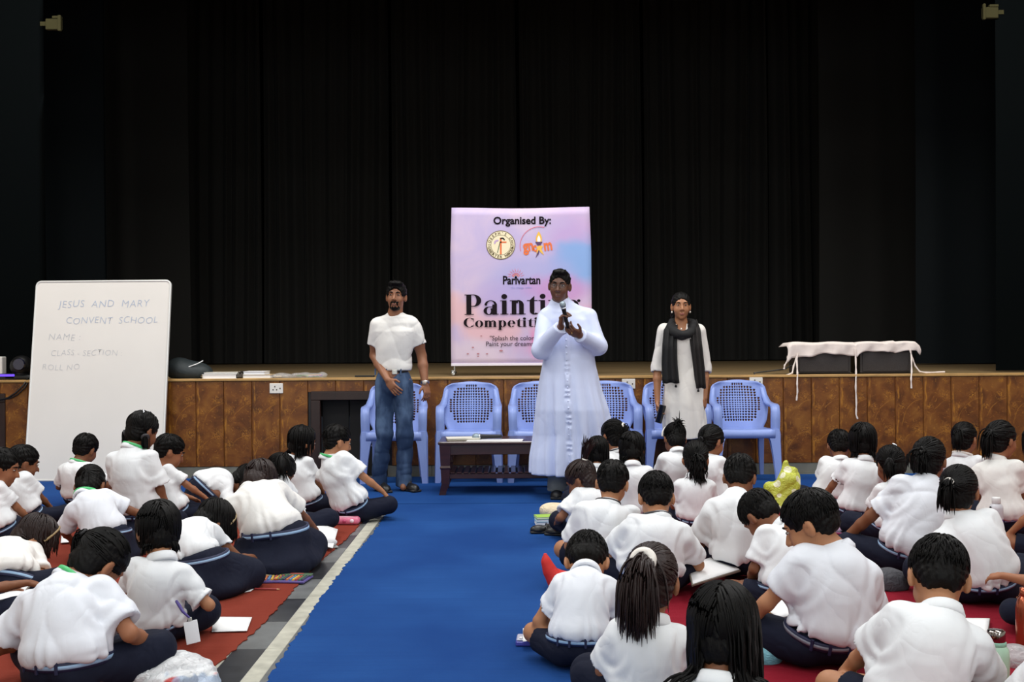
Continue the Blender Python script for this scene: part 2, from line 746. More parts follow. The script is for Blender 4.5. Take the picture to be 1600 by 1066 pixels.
STAGE_Y, STAGE_Z, CURT_Y = 9.8, 0.889, 17.0
TILE = tile_material()
WALLM = mat('cream_wall', rgb(222, 216, 203), 0.8, bump=.05, bscale=60, var=.03)
BLACKCLOTH = mat('black_stage_cloth', (0.008, 0.0084, 0.0082, 1), 0.9, bump=.4, bscale=140, bdist=.002, spec=.15)
STONE_D = mat('dark_floor_stone', rgb(46, 47, 50), 0.3, var=.35, vscale=9)
STONE_G = mat('grey_floor_stone', rgb(104, 106, 106), 0.35, var=.18, vscale=11)
STONE_L = mat('pale_floor_stone', rgb(176, 174, 160), 0.5, var=.2, vscale=14)
SKIRT = mat('grey_skirting_tile', rgb(112, 112, 104), 0.35, var=.12, vscale=8)

# hall shell
structure(MB().box((-8, -8.5, -0.2), (8, STAGE_Y + 0.05, 0.0)).build('floor', STONE_G), 'grey stone hall floor')
structure(MB().box((-8, -8.5, 6.0), (8, STAGE_Y + .3, 6.2)).build('ceiling', WALLM), 'plain hall ceiling')
structure(MB().box((-8.2, -8.5, 0), (-8, STAGE_Y, 6.0)).build('wall_left', WALLM), 'cream hall wall')
structure(MB().box((8, -8.5, 0), (8.2, STAGE_Y, 6.0)).build('wall_right', WALLM), 'cream hall wall')
structure(MB().box((-8.2, -8.7, 0), (8.2, -8.5, 6.0)).build('wall_back', WALLM), 'cream back wall of the hall')
# stage house: black all round
structure(MB().box((-9.6, STAGE_Y + .02, 0.80), (9.6, 18.0, STAGE_Z - .004)).build('stage_floor', deck_material()), 'worn brown timber stage deck')
structure(MB().box((-9.8, 17.9, 0), (9.8, 18.1, 8)).build('wall_stage_back', BLACKCLOTH), 'black rear wall of the stage')
structure(MB().box((-9.8, STAGE_Y, 0), (-9.6, 18.1, 8)).build('wall_stage_left', BLACKCLOTH), 'black side wall of the stage')
structure(MB().box((9.6, STAGE_Y, 0), (9.8, 18.1, 8)).build('wall_stage_right', BLACKCLOTH), 'black side wall of the stage')
structure(MB().box((-9.8, STAGE_Y, 7.8), (9.8, 18.1, 8)).build('ceiling_stage', BLACKCLOTH), 'black ceiling above the stage')
structure(MB().box((-9.8, STAGE_Y + .02, 5.0), (9.8, STAGE_Y + .3, 8)).build('wall_proscenium', BLACKCLOTH), 'black header wall above the stage opening')

# stage front: recess openings, tiles, skirting, nosing
front = structure(MB().box((-8, STAGE_Y + .04, 0.0), (-4.62, STAGE_Y + .3, STAGE_Z - .03))
                  .box((-4.62, STAGE_Y + .04, .76), (-4.55, STAGE_Y + .3, STAGE_Z - .03))
                  .box((-4.55, STAGE_Y + .04, 0.0), (-1.81, STAGE_Y + .3, STAGE_Z - .03))
                  .box((-1.81, STAGE_Y + .04, .765), (-1.16, STAGE_Y + .3, STAGE_Z - .03))
                  .box((-1.16, STAGE_Y + .04, 0.0), (8, STAGE_Y + .3, STAGE_Z - .03)).build('wall_stage_front', STONE_D), 'stage front clad in brown plant-patterned tiles')
tw, th = 0.252, 0.768
tm = MB().box((0.0015, 0, 0), (tw - 0.0015, 0.038, th), 0.003)
tm_short = MB().box((0.0015, 0, 0.665), (tw - 0.0015, 0.038, th), 0.003)
tile_me = tile_short = None
for k in range(-36, 18):
    x0 = 2.44 + tw * k
    if x0 < -6.3 or x0 > 6.3:
        continue
    over_door = -1.86 < x0 + tw / 2 < -1.16 or x0 + tw / 2 < -4.6
    me = tile_short if over_door else tile_me
    if me is None:
        o = (tm_short if over_door else tm).build('tile', TILE, front, (x0, STAGE_Y, .097))
        if over_door:
            tile_short = o.data
        else:
            tile_me = o.data
    else:
        o = link('tile', me, None, front, (x0, STAGE_Y, .097))
sk = MB().box((0.0015, 0, 0), (.3985, .03, .094), .002)
sk_me = None
for k in range(-15, 16):
    x0 = 0.4 * k + .07
    if sk_me is None:
        sk_me = sk.build('skirting_tile', SKIRT, front, (x0, STAGE_Y + .004, 0)).data
    elif not (-2.1 < x0 < -1.2 or x0 < -4.7):
        link('skirting_tile', sk_me, None, front, (x0, STAGE_Y + .004, 0))
WOODN = mat('pale_edge_wood', rgb(176, 138, 82), 0.4, var=.3, vscale=5, stretch=(1, 8, 8))
structure(MB().box((-8, STAGE_Y - .012, STAGE_Z - .022), (8, STAGE_Y + .07, STAGE_Z + .002), .004).build('trim_1', WOODN), 'pale wooden nosing along the stage edge')
DOORW = mat('dark_door_wood', rgb(38, 20, 14), 0.4, var=.3, vscale=4, stretch=(6, 6, 1))
VOID = mat('dark_recess', rgb(14, 11, 9), 0.8)
for i, (a, b) in enumerate(((-1.815, -1.155), (-5.3, -4.565))):
    d = structure(MB().box((a, STAGE_Y - .01, .77), (b, STAGE_Y + .06, .845 - .075 + .002)).build('door_%d' % (i + 1), DOORW), 'low dark wooden door frame let into the stage front')
    MB().box((a, STAGE_Y - .012, .69), (b, STAGE_Y + .06, .768), .004).build('door_head', DOORW, d)
    MB().box((a, STAGE_Y - .012, .0), (a + .085, STAGE_Y + .06, .69), .004).build('door_jamb', DOORW, d)
    MB().box((b - .085, STAGE_Y - .012, .0), (b, STAGE_Y + .06, .69), .004).build('door_jamb', DOORW, d)
    MB().box((a + .085, STAGE_Y + .10, .0), ((a + b) / 2 - .004, STAGE_Y + .13, .69), .003).build('door_panel', VOID, d)
    MB().box(((a + b) / 2 + .004, STAGE_Y + .10, .0), (b - .085, STAGE_Y + .13, .69), .003).build('door_panel', VOID, d)
    MB().box((b - .16, STAGE_Y + .085, .26), (b - .1, STAGE_Y + .1, .275), .003).build('bolt', mat('dull_steel', rgb(120, 120, 135), .35, metal=.9), d)


# ------------------------------------------------------------------ stage curtains
def pleats(x0, x1, y, z0, z1, seed, wave=.16, amp=.05, nz=14, spread=.3):
    r = random.Random(seed)
    xs, ph = [x0], [0.0]
    while xs[-1] < x1:
        w = wave * r.uniform(.55, 1.6) / 8
        for _ in range(8):
            xs.append(xs[-1] + w)
            ph.append(ph[-1] + math.pi / 4)
    A = [amp * (0.6 + .4 * math.sin(i * .37 + seed) + .25 * math.sin(i * .11)) for i in range(len(xs))]
    vs, fs = [], []
    for k in range(nz + 1):
        t = k / nz
        for i, x in enumerate(xs):
            a = A[i] * (1 - spread * t + .1 * math.sin(5 * t + i * .05))
            vs.append((min(x, x1) + .02 * math.sin(3 * t + i * .08), y + a * math.cos(ph[i] + .5 * math.sin(2.2 * t + i * .03)), z0 + (z1 - z0) * t))
    n = len(xs)
    for k in range(nz):
        for i in range(n - 1):
            fs.append((k * n + i, k * n + i + 1, (k + 1) * n + i + 1, (k + 1) * n + i))
    return mesh_from(vs, fs, True)


CURT = mat('black_curtain', (0.0155, 0.0150, 0.0135, 1), 0.85, bump=.3, bscale=90, bdist=.002, spec=.2, sheen=.05)
CURT2 = mat('blue_black_curtain', (0.0055, 0.0085, 0.0105, 1), 0.8, bump=.3, bscale=90, bdist=.002, spec=.2)
CURT3 = mat('dull_black_curtain', (0.0022, 0.0030, 0.0032, 1), 1.0, spec=.02)
cuts = [-5.9, -3.9, -1.9, 0.1, 2.05, 4.0, 5.9]
where = ['far left, beside the whiteboard top', 'left of the man in the white T-shirt', 'between the man in the T-shirt and the banner', 'behind the banner and the man in the white robe', 'behind the woman with the black scarf', 'right, behind the covered loudspeakers']
for i in range(6):
    o = link('stage_curtain', pleats(cuts[i] + .022, cuts[i + 1] - .022, CURT_Y, STAGE_Z + .01, 7.7, 10 + i, .17, .075), CURT)
    tag(o, 'tall pleated black backdrop curtain panel, ' + where[i], 'curtain', 'backdrop curtain panels')
for nm, x0, x1, y, sd, m_, lab in (
        ('wing_curtain', -6.9, -5.05, 13.6, 31, CURT2, 'narrow bluish black wing curtain at the left of the stage, behind the whiteboard'),
        ('wing_curtain', -6.4, -4.55, 15.4, 32, CURT, 'inner black wing curtain left, next to the backdrop'),
        ('wing_curtain', 5.05, 7.0, 13.6, 33, CURT2, 'wide bluish black wing curtain at the right of the stage'),
        ('wing_curtain', 4.35, 6.4, 15.4, 34, CURT, 'inner black wing curtain right, next to the backdrop')):
    tag(link(nm, pleats(x0, x1, y, STAGE_Z + .01, 7.7, sd, .5, .02, spread=.1), m_), lab, 'curtain', 'wing curtains')
tag(link('front_curtain', pleats(-8.6, -4.42, 10.35, STAGE_Z + .01, 7.7, 41, .9, .012, spread=.1), CURT3), 'flat black front curtain at the left edge of the picture', 'curtain', 'front curtains')
tag(link('front_curtain', pleats(4.60, 8.6, 10.35, STAGE_Z + .01, 7.7, 42, .9, .012, spread=.1), CURT3), 'flat black front curtain at the right edge of the picture', 'curtain', 'front curtains')
OLIVE = mat('olive_bracket', rgb(58, 55, 34), .9, spec=.1)
for (px, py, lab) in ((84, 37, 'small olive bracket high at the edge of the left front curtain'), (1547, 19, 'small olive bracket high at the edge of the right front curtain')):
    c = at(px, py, 10.35)
    s = 1 if px < 800 else -1
    b = MB().box((-.075, -.02, -.06), (.075, .02, .045), .006).box((-.01, -.024, .045), (.075, .02, .07), .004).box((-.075 if s < 0 else .045, -.03, -.075), (-.05 if s < 0 else .075, .0, .075), .004).box((-.13 if s > 0 else .0, -.006, -.02), (.0 if s > 0 else .13, .006, .02)).build('curtain_bracket', OLIVE, None, c)
    tag(b, lab, 'bracket')

# ------------------------------------------------------------------ mats and floor strips
BLUE = carpet_material('blue_carpet', rgb(22, 60, 120), rgb(39, 85, 148), .012, 1)
RED = carpet_material('brick_red_mat', rgb(120, 48, 36), rgb(140, 64, 49), .02, 1)
CRIM = carpet_material('crimson_mat', rgb(120, 18, 34), rgb(146, 34, 50), .02, 1)


def ragged(x0f, x1f, y0, y1, z0, z1, seed, jl=.0, jr=.0, n=160):
    r = random.Random(seed)
    mb = MB()
    L = []
    for i in range(n + 1):
        y = y0 + (y1 - y0) * i / n
        L.append((x0f(y) + r.uniform(-jl, jl), x1f(y) + r.uniform(-jr, jr), y))
    vs, fs = [], []
    for a, b, y in L:
        vs += [(a, y, z0), (b, y, z0), (b, y, z1), (a, y, z1)]
    for i in range(n):
        k = i * 4
        for (p, q) in ((0, 1), (1, 2), (2, 3), (3, 0)):
            fs.append((k + p, k + 4 + p, k + 4 + q, k + q))
    fs += [(0, 1, 2, 3), (n * 4 + 3, n * 4 + 2, n * 4 + 1, n * 4)]
    return mb.add(vs, fs)


fl = bpy.data.objects['floor']
# black and grey border stones between two pale strips
yy = 2.6
i = 0
while yy < 8.3:
    w = .42
    MB().box((-1.098, yy, -.01), (-.976, yy + w - .004, .0015), .001).build('border_stone', STONE_D if i % 2 else STONE_G, fl)
    MB().box((-.974, yy, -.01), (-.905, yy + w - .004, .0020), .001).build('pale_stone', STONE_L, fl)
    MB().box((-1.16, yy, -.01), (-1.10, yy + w - .004, .0020), .001).build('pale_stone', STONE_L, fl)
    yy += w
    i += 1
tag(ragged(lambda y: -.897 + .012 * math.sin(y * 2), lambda y: .9, 2.2, 8.08, .0005, .004, 5, .010, .0, 220).build('aisle_carpet', BLUE), 'long blue carpet down the aisle between the two groups of children', 'carpet')
tag(ragged(lambda y: -6.5, lambda y: 6.5, 8.095, 9.72, .0005, .0045, 6).build('stage_carpet', BLUE), 'wide blue carpet strip in front of the stage, under the chairs', 'carpet')
tag(ragged(lambda y: -6.5, lambda y: -1.105 + .026 * (y - 3.9) + .012 * math.sin(y * 3), 2.2, 8.0, .003, .0065, 7, 0, .007, 200).build('red_mat', RED), 'brick red floor mat under the children on the left', 'mat')
tag(ragged(lambda y: .62, lambda y: 6.5, 2.2, 8.0, .005, .0085, 8, .004, 0, 120).build('crimson_mat', CRIM), 'crimson floor mat under the children on the right', 'mat')

# ------------------------------------------------------------------ plastic chairs
CHAIR = mat('periwinkle_plastic', rgb(134, 155, 216), 0.38, bump=.05, bscale=50, spec=.45)


def make_chair():
    root = empty('plastic_chair', (0, 0, 0))
    # local frame: the chair faces -y (towards the hall)
    # backrest: pierced panel, denser and smaller holes towards its middle
    nu, nv = 19, 19
    us = [math.copysign(abs(t) ** 1.12, t) for t in np.linspace(-1, 1, nu + 1)]
    vs_ = [0.5 + 0.5 * math.copysign(abs(t) ** 1.12, t) for t in np.linspace(-1, 1, nv + 1)]

    def P(u, v):
        hw = .228 + .03 * math.sin(math.pi * min(1, (1 - v) * 1.1)) if v < 1 else .222
        if v > .86:
            hw -= .045 * ((v - .86) / .14) ** 2.4
        if v < .2:
            hw -= .03 * ((.2 - v) / .2)
        z = .40 + .445 * v - .02 * (u * u) * (v ** 6)
        y = .14 + .10 * v - .055 * u * u
        return (hw * u, y, z)
    verts, faces = [], []
    idx = {}

    def vid(u, v):
        k = (round(u, 5), round(v, 5))
        if k not in idx:
            idx[k] = len(verts)
            verts.append(P(u, v))
        return idx[k]
    for i in range(nu):
        for j in range(nv):
            u0, u1, v0, v1 = us[i], us[i + 1], vs_[j], vs_[j + 1]
            q = [vid(u0, v0), vid(u1, v0), vid(u1, v1), vid(u0, v1)]
            uc, vc = (u0 + u1) / 2, (v0 + v1) / 2
            e = (abs(uc) / .72) ** 3.4 + (abs(vc - .54) / .375) ** 3.4
            if e < 1:
                n = len(verts)
                rr_ = min(1, math.hypot(uc / .7, (vc - .54) / .37))
                fu, fv = (.50 + .22 * rr_, .56 + .28 * rr_)
                for (a, b) in ((-1, -.35), (-.35, -1), (.35, -1), (1, -.35), (1, .35), (.35, 1), (-.35, 1), (-1, .35)):
                    sk_ = .25 * (vc - .5) * uc * 4
                    verts.append(P(uc + (a * fu + sk_ * b) * (u1 - u0) / 2, vc + (b * fv) * (v1 - v0) / 2))
                h = [n + k for k in range(8)]
                faces += [(q[0], q[1], h[2], h[1]), (q[1], h[3], h[2]), (q[1], q[2], h[4], h[3]), (q[2], h[5], h[4]), (q[2], q[3], h[6], h[5]), (q[3], h[7], h[6]), (q[3], q[0], h[0], h[7]), (q[0], h[1], h[0])]
            else:
                faces.append(tuple(q))
    o = link('backrest', mesh_from(verts, faces, True), CHAIR, root)
    md = o.modifiers.new('thick', 'SOLIDIFY')
    md.thickness = .012
    md.offset = 0
    # seat: dished panel with a rolled front edge
    vs, fs = [], []
    prof = [(-.255, .365), (-.262, .395), (-.255, .425), (-.23, .432), (-.12, .424), (0, .418), (.10, .42), (.17, .43)]
    for (y, z) in prof:
        hw = .235 - .03 * max(0, (y + .1)) / .3
        for k in range(11):
            u = -1 + .2 * k
            vs.append((hw * u, y, z - .012 * (1 - u * u) * (1 if y > -.24 else 0)))
    for a in range(len(prof) - 1):
        for k in range(10):
            fs.append((a * 11 + k, a * 11 + k + 1, (a + 1) * 11 + k + 1, (a + 1) * 11 + k))
    o = link('seat', mesh_from(vs, fs, True), CHAIR, root)
    md = o.modifiers.new('thick', 'SOLIDIFY')
    md.thickness = .012
    md.offset = 1
    for s in (-1, 1):
        def sec(x, y, z, wx, wy):
            return [(x - s * wx, y - wy, z), (x, y - wy, z), (x + s * wx * .15, y, z), (x, y + wy, z), (x - s * wx, y + wy, z), (x - s * wx * .55, y, z)][::s]
        fl_ = MB().loft([sec(s * .285, -.262, 0, .044, .024), sec(s * .281, -.245, .2, .062, .03), sec(s * .277, -.232, .33, .078, .036), sec(s * .275, -.228, .395, .10, .036), sec(s * .272, -.225, .44, .06, .036)], smooth=False)
        fl_.build('leg', CHAIR, root)
        MB().loft([sec(s * .225, .20, 0, .03, .02), sec(s * .22, .17, .2, .04, .024), sec(s * .218, .145, .41, .05, .03)], smooth=False).build('leg', CHAIR, root)
        # armrest: post up from the front leg, then back to the backrest
        rings = []
        for (x, y, z, w, t, ax) in ((.244, -.222, .43, .034, .030, 'z'), (.245, -.225, .52, .036, .026, 'z'), (.246, -.222, .585, .036, .024, 'z'), (.247, -.20, .625, .036, .016, 'd'), (.247, -.15, .637, .036, .012, 'y'), (.245, -.02, .637, .034, .012, 'y'), (.24, .08, .645, .030, .014, 'y'), (.23, .155, .70, .024, .016, 'd'), (.212, .185, .77, .014, .014, 'd')):
            if ax == 'z':
                ring = [(-w, -t, 0), (w, -t, 0), (w, t, 0), (-w, t, 0)]
            elif ax == 'y':
                ring = [(-w, 0, -t), (w, 0, -t), (w, 0, t), (-w, 0, t)]
                ring = [(-w, 0, t), (w, 0, t), (w, 0, -t), (-w, 0, -t)]
            else:
                ring = [(-w, -t * .7, t * .7), (w, -t * .7, t * .7), (w, t * .7, -t * .7), (-w, t * .7, -t * .7)]
            rr = [(s * (x + a), y + b, z + c) for a, b, c in ring]
            rings.append(rr if s > 0 else rr[::-1])
        MB().loft(rings, smooth=True).build('armrest', CHAIR, root)
    return root


chair0 = make_chair()
chair_spots = [(619, 'blue plastic armchair directly behind the standing man in jeans'), (735, 'blue plastic armchair behind the low table, left of the banner\'s middle'),
               (845, 'blue plastic armchair behind the table, partly hidden by the white robe'), (950, 'blue plastic armchair just right of the man in the white robe'),
               (1055, 'blue plastic armchair directly behind the woman with the black scarf'), (1161, 'blue plastic armchair at the right end of the row, fully in view')]
for i, (px, lab) in enumerate(chair_spots):
    c = chair0 if i == 0 else copy_tree(chair0)
    p = at(px, 752, 9.5)
    c.location = (p[0], 9.525 + .012 * ((i * 5) % 3), .0045)
    c.rotation_euler = (0, 0, rad([1.5, -1, 1, -.5, 1, -1.5][i]))
    tag(c, lab, 'chair', 'blue plastic chairs before the stage')

# ------------------------------------------------------------------ low table with things on it
TABW = mat('dark_red_wood', rgb(52, 22, 17), 0.3, var=.25, vscale=5, stretch=(1, 8, 8), coat=.3)
TX0, TX1, TY0, TY1, TZ = -.565, .36, 8.52, 9.0, .425
tb = empty('low_table', ((TX0 + TX1) / 2, (TY0 + TY1) / 2, 0.0045))
cx, cy = (TX0 + TX1) / 2, (TY0 + TY1) / 2
MB().box((TX0 - cx - .02, TY0 - cy - .02, TZ - .03), (TX1 - cx + .02, TY1 - cy + .02, TZ - .005), .006).build('table_top', TABW, tb)
MB().box((TX0 - cx + .02, TY0 - cy + .012, TZ - .11), (TX1 - cx - .02, TY0 - cy + .034, TZ - .03), .003).build('apron', TABW, tb)
MB().box((TX0 - cx + .02, TY1 - cy - .034, TZ - .11), (TX1 - cx - .02, TY1 - cy - .012, TZ - .03), .003).build('apron', TABW, tb)
for x in (TX0 - cx + .035, TX1 - cx - .035):
    for y in (TY0 - cy + .035, TY1 - cy - .035):
        sx = -1 if x < 0 else 1

        def sq(z, w, o=0.0):
            return [(x + o - w, y - w, z), (x + o + w, y - w, z), (x + o + w, y + w, z), (x + o - w, y + w, z)]
        MB().loft([sq(0, .026, sx * .025), sq(.03, .026, sx * .018), sq(.09, .03, 0), sq(.2, .036), sq(.215, .042), sq(.23, .036), sq(.31, .04), sq(TZ - .03, .045)], smooth=False).build('leg', TABW, tb)
for y in (TY0 - cy + .03, TY1 - cy - .05):
    MB().box((TX0 - cx + .06, y, .125), (TX1 - cx - .06, y + .022, .165), .003).build('shelf_rail', TABW, tb)
for k in range(15):
    x = TX0 - cx + .09 + k * (TX1 - TX0 - .18) / 14
    MB().box((x - .019, TY0 - cy + .02, .166), (x + .019, TY1 - cy - .02, .178), .003).build('slat', TABW, tb)
tag(tb, 'low dark red wooden table with a slatted lower shelf before the chairs', 'table')
PAPER = mat('white_paper', rgb(238, 238, 238), 0.7)
PAPER2 = mat('cream_paper', rgb(222, 218, 205), 0.7)
tz = TZ + .0002
sh = MB().box((-.22, -.09, 0), (.22, .09, .002)).build('paper_sheet', PAPER, None, (-.14, 8.61, tz), rad(-4))
tag(sh, 'white sheets lying at the front of the dark low table', 'paper')
nb = empty('notebook', (-.40, 8.70, tz), rad(8))
MB().box((-.13, -.09, 0), (.13, .09, .003), .001).build('cover', mat('grey_card', rgb(150, 145, 130), .6), nb)
MB().box((-.125, -.085, .003), (.128, .085, .014), .002).build('pages', PAPER2, nb)
MB().box((-.13, -.09, .014), (.13, .09, .017), .001).build('cover', PAPER2, nb)
tag(nb, 'cream covered notebook at the left end of the low table', 'notebook')


def microphone(root_name, lab):
    m = empty(root_name, (0, 0, 0))
    MB().lathe([(.011, 0), (.013, .003), (.0145, .02), (.0165, .10), (.019, .155), (.02, .17)], 14).build('body', mat('black_metal', rgb(16, 16, 20), .35, metal=.3), m)
    MB().lathe([(.02, .17), (.0235, .172), (.0235, .18), (.02, .183)], 14).build('collar', mat('chrome', rgb(200, 205, 210), .25, metal=1), m)
    gl = MB().lathe([(.019, .183), (.025, .192), (.0265, .205), (.025, .22), (.018, .233), (.006, .239)], 14).build('grille', mat('mesh_grille', rgb(150, 165, 175), .4, metal=.8, bump=.8, bscale=600, bdist=.002), m)
    tag(m, lab, 'microphone')
    return m


mic2 = microphone('microphone', 'black cordless microphone lying on papers on the low table')
mic2.location = (-.085, 8.645, tz + .002 + .0265)
mic2.rotation_euler = (0, rad(-91), rad(-6))

# ------------------------------------------------------------------ whiteboard
WB = mat('whiteboard_white', rgb(226, 222, 216), 0.18, var=.02, vscale=2)
ALU = mat('white_aluminium', rgb(226, 226, 222), 0.35, metal=.2)
psi, th = rad(1.5), rad(8.5)
bl = ground(41, 752)
wb = empty('whiteboard', (bl[0], 9.585, .0055))
wb.rotation_euler = (Matrix.Rotation(-psi, 4, 'Z') @ Matrix.Rotation(-th, 4, 'X')).to_euler()
BW, BH = 1.235, 1.80


def rrect(w, h, r, z, n=6, inset=0.0):
    pts = []
    for (cx_, cz_, a0) in ((w - r, h - r, 0), (r, h - r, 90), (r, r, 180), (w - r, r, 270)):
        for k in range(n + 1):
            a = rad(a0 + 90 * k / n)
            pts.append((cx_ + (r - inset) * math.cos(a), z, cz_ + (r - inset) * math.sin(a)))
    return pts


MB().loft([rrect(BW, BH, .05, .0, inset=.012), rrect(BW, BH, .05, .012, inset=.012)], smooth=False).build('board_panel', WB, wb)
MB().loft([rrect(BW, BH, .05, -.004, inset=.014), rrect(BW, BH, .05, -.006, inset=.008), rrect(BW, BH, .05, -.004, inset=.0), rrect(BW, BH, .05, .02, inset=0), rrect(BW, BH, .05, .02, inset=.014), rrect(BW, BH, .05, -.004, inset=.014)], cap=False, smooth=False).build('frame', ALU, wb)
INK = mat('faded_marker', rgb(172, 184, 204), .4)
INK2 = mat('faded_grey_marker', rgb(192, 194, 198), .4)
for (s, x, z, sz, sp, m_) in (('JESUS  AND  MARY', .22, 1.555, .092, 1.08, INK), ('CONVENT  SCHOOL', .29, 1.405, .086, 1.05, INK), ('NAME :', .14, 1.255, .085, 1.1, INK2), ('CLASS - SECTION :', .17, 1.115, .075, 1.05, INK2), ('ROLL NO', .10, .985, .075, 1.1, INK2)):
    xo, pre = 0.0, ''
    for word in s.split():
        k_ = s.index(word, len(pre))
        me = text_mesh(word, sz, -.0016, 'LEFT', space=sp, shear=.12)
        if k_:
            xo = max(v.co.x for v in text_mesh(s[:k_] + '|', sz, 0, 'LEFT', space=sp, shear=0).vertices) - max(v.co.x for v in text_mesh('|', sz, 0, 'LEFT').vertices)
        for v in me.vertices:     # an unsteady hand
            v.co.y += .004 * math.sin((v.co.x + xo) * 21 + len(s)) + .003 * math.sin((v.co.x + xo) * 47)
        o = link('handwriting', me, m_, wb, (x + xo, -.002, z))
        o.rotation_euler = (rad(90), 0, 0)
        pre = s[:k_ + len(word)]
tag(wb, 'large portrait whiteboard with faint handwriting leaning against the stage', 'whiteboard')

# ------------------------------------------------------------------ banner
BN_Y = 10.42
tl, tr, bL, bR = at(708, 326, BN_Y), at(921, 324, BN_Y), at(705, 572, BN_Y), at(925, 573, BN_Y)
BNW, BNH = bR[0] - bL[0], tl[2] - bL[2]
n = NT('watercolour_print', 0.45, 0.3)
X, Yc, Z = n.xyz()
nz1 = n.noise(2.2, None, 4, 0.8)
nz2 = n.noise(3.1, n.scaled((1, 1, 1), loc=(7, 3, 2)), 4, 0.6)


def spot(cx, cz, rx, rz, amt=1.0):
    dx = n.math('DIVIDE', n.math('SUBTRACT', X, cx), rx)
    dz = n.math('DIVIDE', n.math('SUBTRACT', Z, cz), rz)
    d = n.math('SQRT', n.math('ADD', n.math('MULTIPLY', dx, dx), n.math('MULTIPLY', dz, dz)))
    d = n.math('ADD', d, n.math('MULTIPLY', n.math('SUBTRACT', nz1, .5), 1.3))
    return n.math('MULTIPLY', n.smooth(d, .35, 1.1, 1, 0), amt)


c = n.mix(n.smooth(nz1, .35, .65), rgb(209, 189, 213), rgb(192, 177, 213))
c = n.mix(spot(1.15, 1.2, .35, .35, .6), c, rgb(187, 152, 206))
c = n.mix(spot(1.27, .98, .42, .30, .95), c, rgb(131, 168, 219))
c = n.mix(spot(.75, .85, .5, .28, .8), c, rgb(169, 168, 215))
c = n.mix(spot(.55, .62, .42, .25, .7), c, rgb(177, 160, 212))
c = n.mix(spot(1.05, .72, .35, .16, .8), c, rgb(196, 143, 196))
c = n.mix(spot(.05, .52, .3, .2, .8), c, rgb(225, 181, 181))
c = n.mix(spot(.45, .33, .45, .16, .75), c, rgb(223, 177, 181))
c = n.mix(spot(.95, .20, .38, .24, .95), c, rgb(221, 122, 177))
c = n.mix(spot(1.3, .3, .25, .3, .8), c, rgb(225, 152, 187))
c = n.mix(spot(.2, .12, .35, .16, .8), c, rgb(212, 196, 213))
BPRINT = n.color(c)
bn = empty('banner', (bL[0], BN_Y, STAGE_Z + .002))
zb = bL[2] - STAGE_Z
gx, gz = 24, 20
vs, fs = [], []
for j in range(gz + 1):
    t = j / gz
    for i in range(gx + 1):
        u = i / gx
        pinch = .018 * max(0, t - .72) / .28
        vs.append((BNW * (u + (pinch * (1 - 2 * u)) * .6) + .0, .003 * math.sin(u * 5 + 1) * (1 - t) + .002 * math.sin(t * 6 + u * 2), BNH * t + .006 * math.cos(u * 3.14 * 2) * t))
for j in range(gz):
    for i in range(gx):
        a = j * (gx + 1) + i
        fs.append((a, a + 1, a + gx + 2, a + gx + 1))
o = link('printed_sheet', mesh_from(vs, fs, True), BPRINT, bn, (0, 0, zb))
md = o.modifiers.new('thick', 'SOLIDIFY')
md.thickness = .003
md.offset = -1 if False else 1
sheet = o
MB().box((.0, -.012, zb - .004), (BNW, .003, zb + .022), .003).build('hem', mat('white_vinyl', rgb(232, 226, 238), .4), bn)
BK = mat('print_black', rgb(30, 24, 29), .85, spec=.08)
ORNG = mat('print_orange', rgb(228, 110, 50), .45)
YEL = mat('print_yellow', rgb(238, 186, 70), .45)
PUR = mat('print_purple', rgb(84, 50, 96), .45)
PINKR = mat('print_rose', rgb(214, 110, 130), .45)
CREAM = mat('print_cream', rgb(238, 226, 190), .45)
OLV = mat('print_olive', rgb(110, 92, 52), .45)


def bpos(px, py):
    p = at(px, py, BN_Y)
    return (p[0] - bL[0], p[2] - STAGE_Z - .002)


def tw_(s, size, bold=0.0, space=1.0, shear=0.0):
    if not s:
        return 0.0
    me = text_mesh(s + '|', size, bold, 'LEFT', space=space, shear=shear)
    return max(v.co.x for v in me.vertices) - max(v.co.x for v in text_mesh('|', size, bold, 'LEFT').vertices)


def btext(s, px, py, size, m_, bold=0.0, name='lettering', rotd=0, align='CENTER', space=1.0, sx=1.0):
    if ' ' in s:
        w_all = tw_(s, size, bold, space) - tw_('', size)
        x0, z = bpos(px, py)
        x0 -= w_all * sx / 2 if align == 'CENTER' else 0
        pre = ''
        for word in s.split():
            k_ = s.index(word, len(pre))
            me = text_mesh(word, size, bold, 'LEFT', space=space)
            o = link(name, me, m_, bn, (x0 + sx * (tw_(s[:k_] , size, bold, space) if k_ else 0), -.0085, z))
            o.rotation_euler = (rad(90), 0, 0)
            o.scale = (sx, 1, 1)
            pre = s[:k_ + len(word)]
        return
    me = text_mesh(s, size, bold, align, space=space)
    x, z = bpos(px, py)
    o = link(name, me, m_, bn, (x, -.0085, z))
    o.rotation_euler = (rad(90), -rad(rotd), 0)
    o.scale = (sx, 1, 1)
    return o


PXM = FPX / BN_Y   # px per metre at the banner
btext('Organised By:', 816, 350, .098, BK, .0026, sx=1.0)
btext('"Splash the colors, let', 765, 532, .062, BK, 0, align='LEFT', sx=1.0)
btext('Paint your dreams across', 759, 541, .062, BK, 0, align='LEFT', sx=1.0)


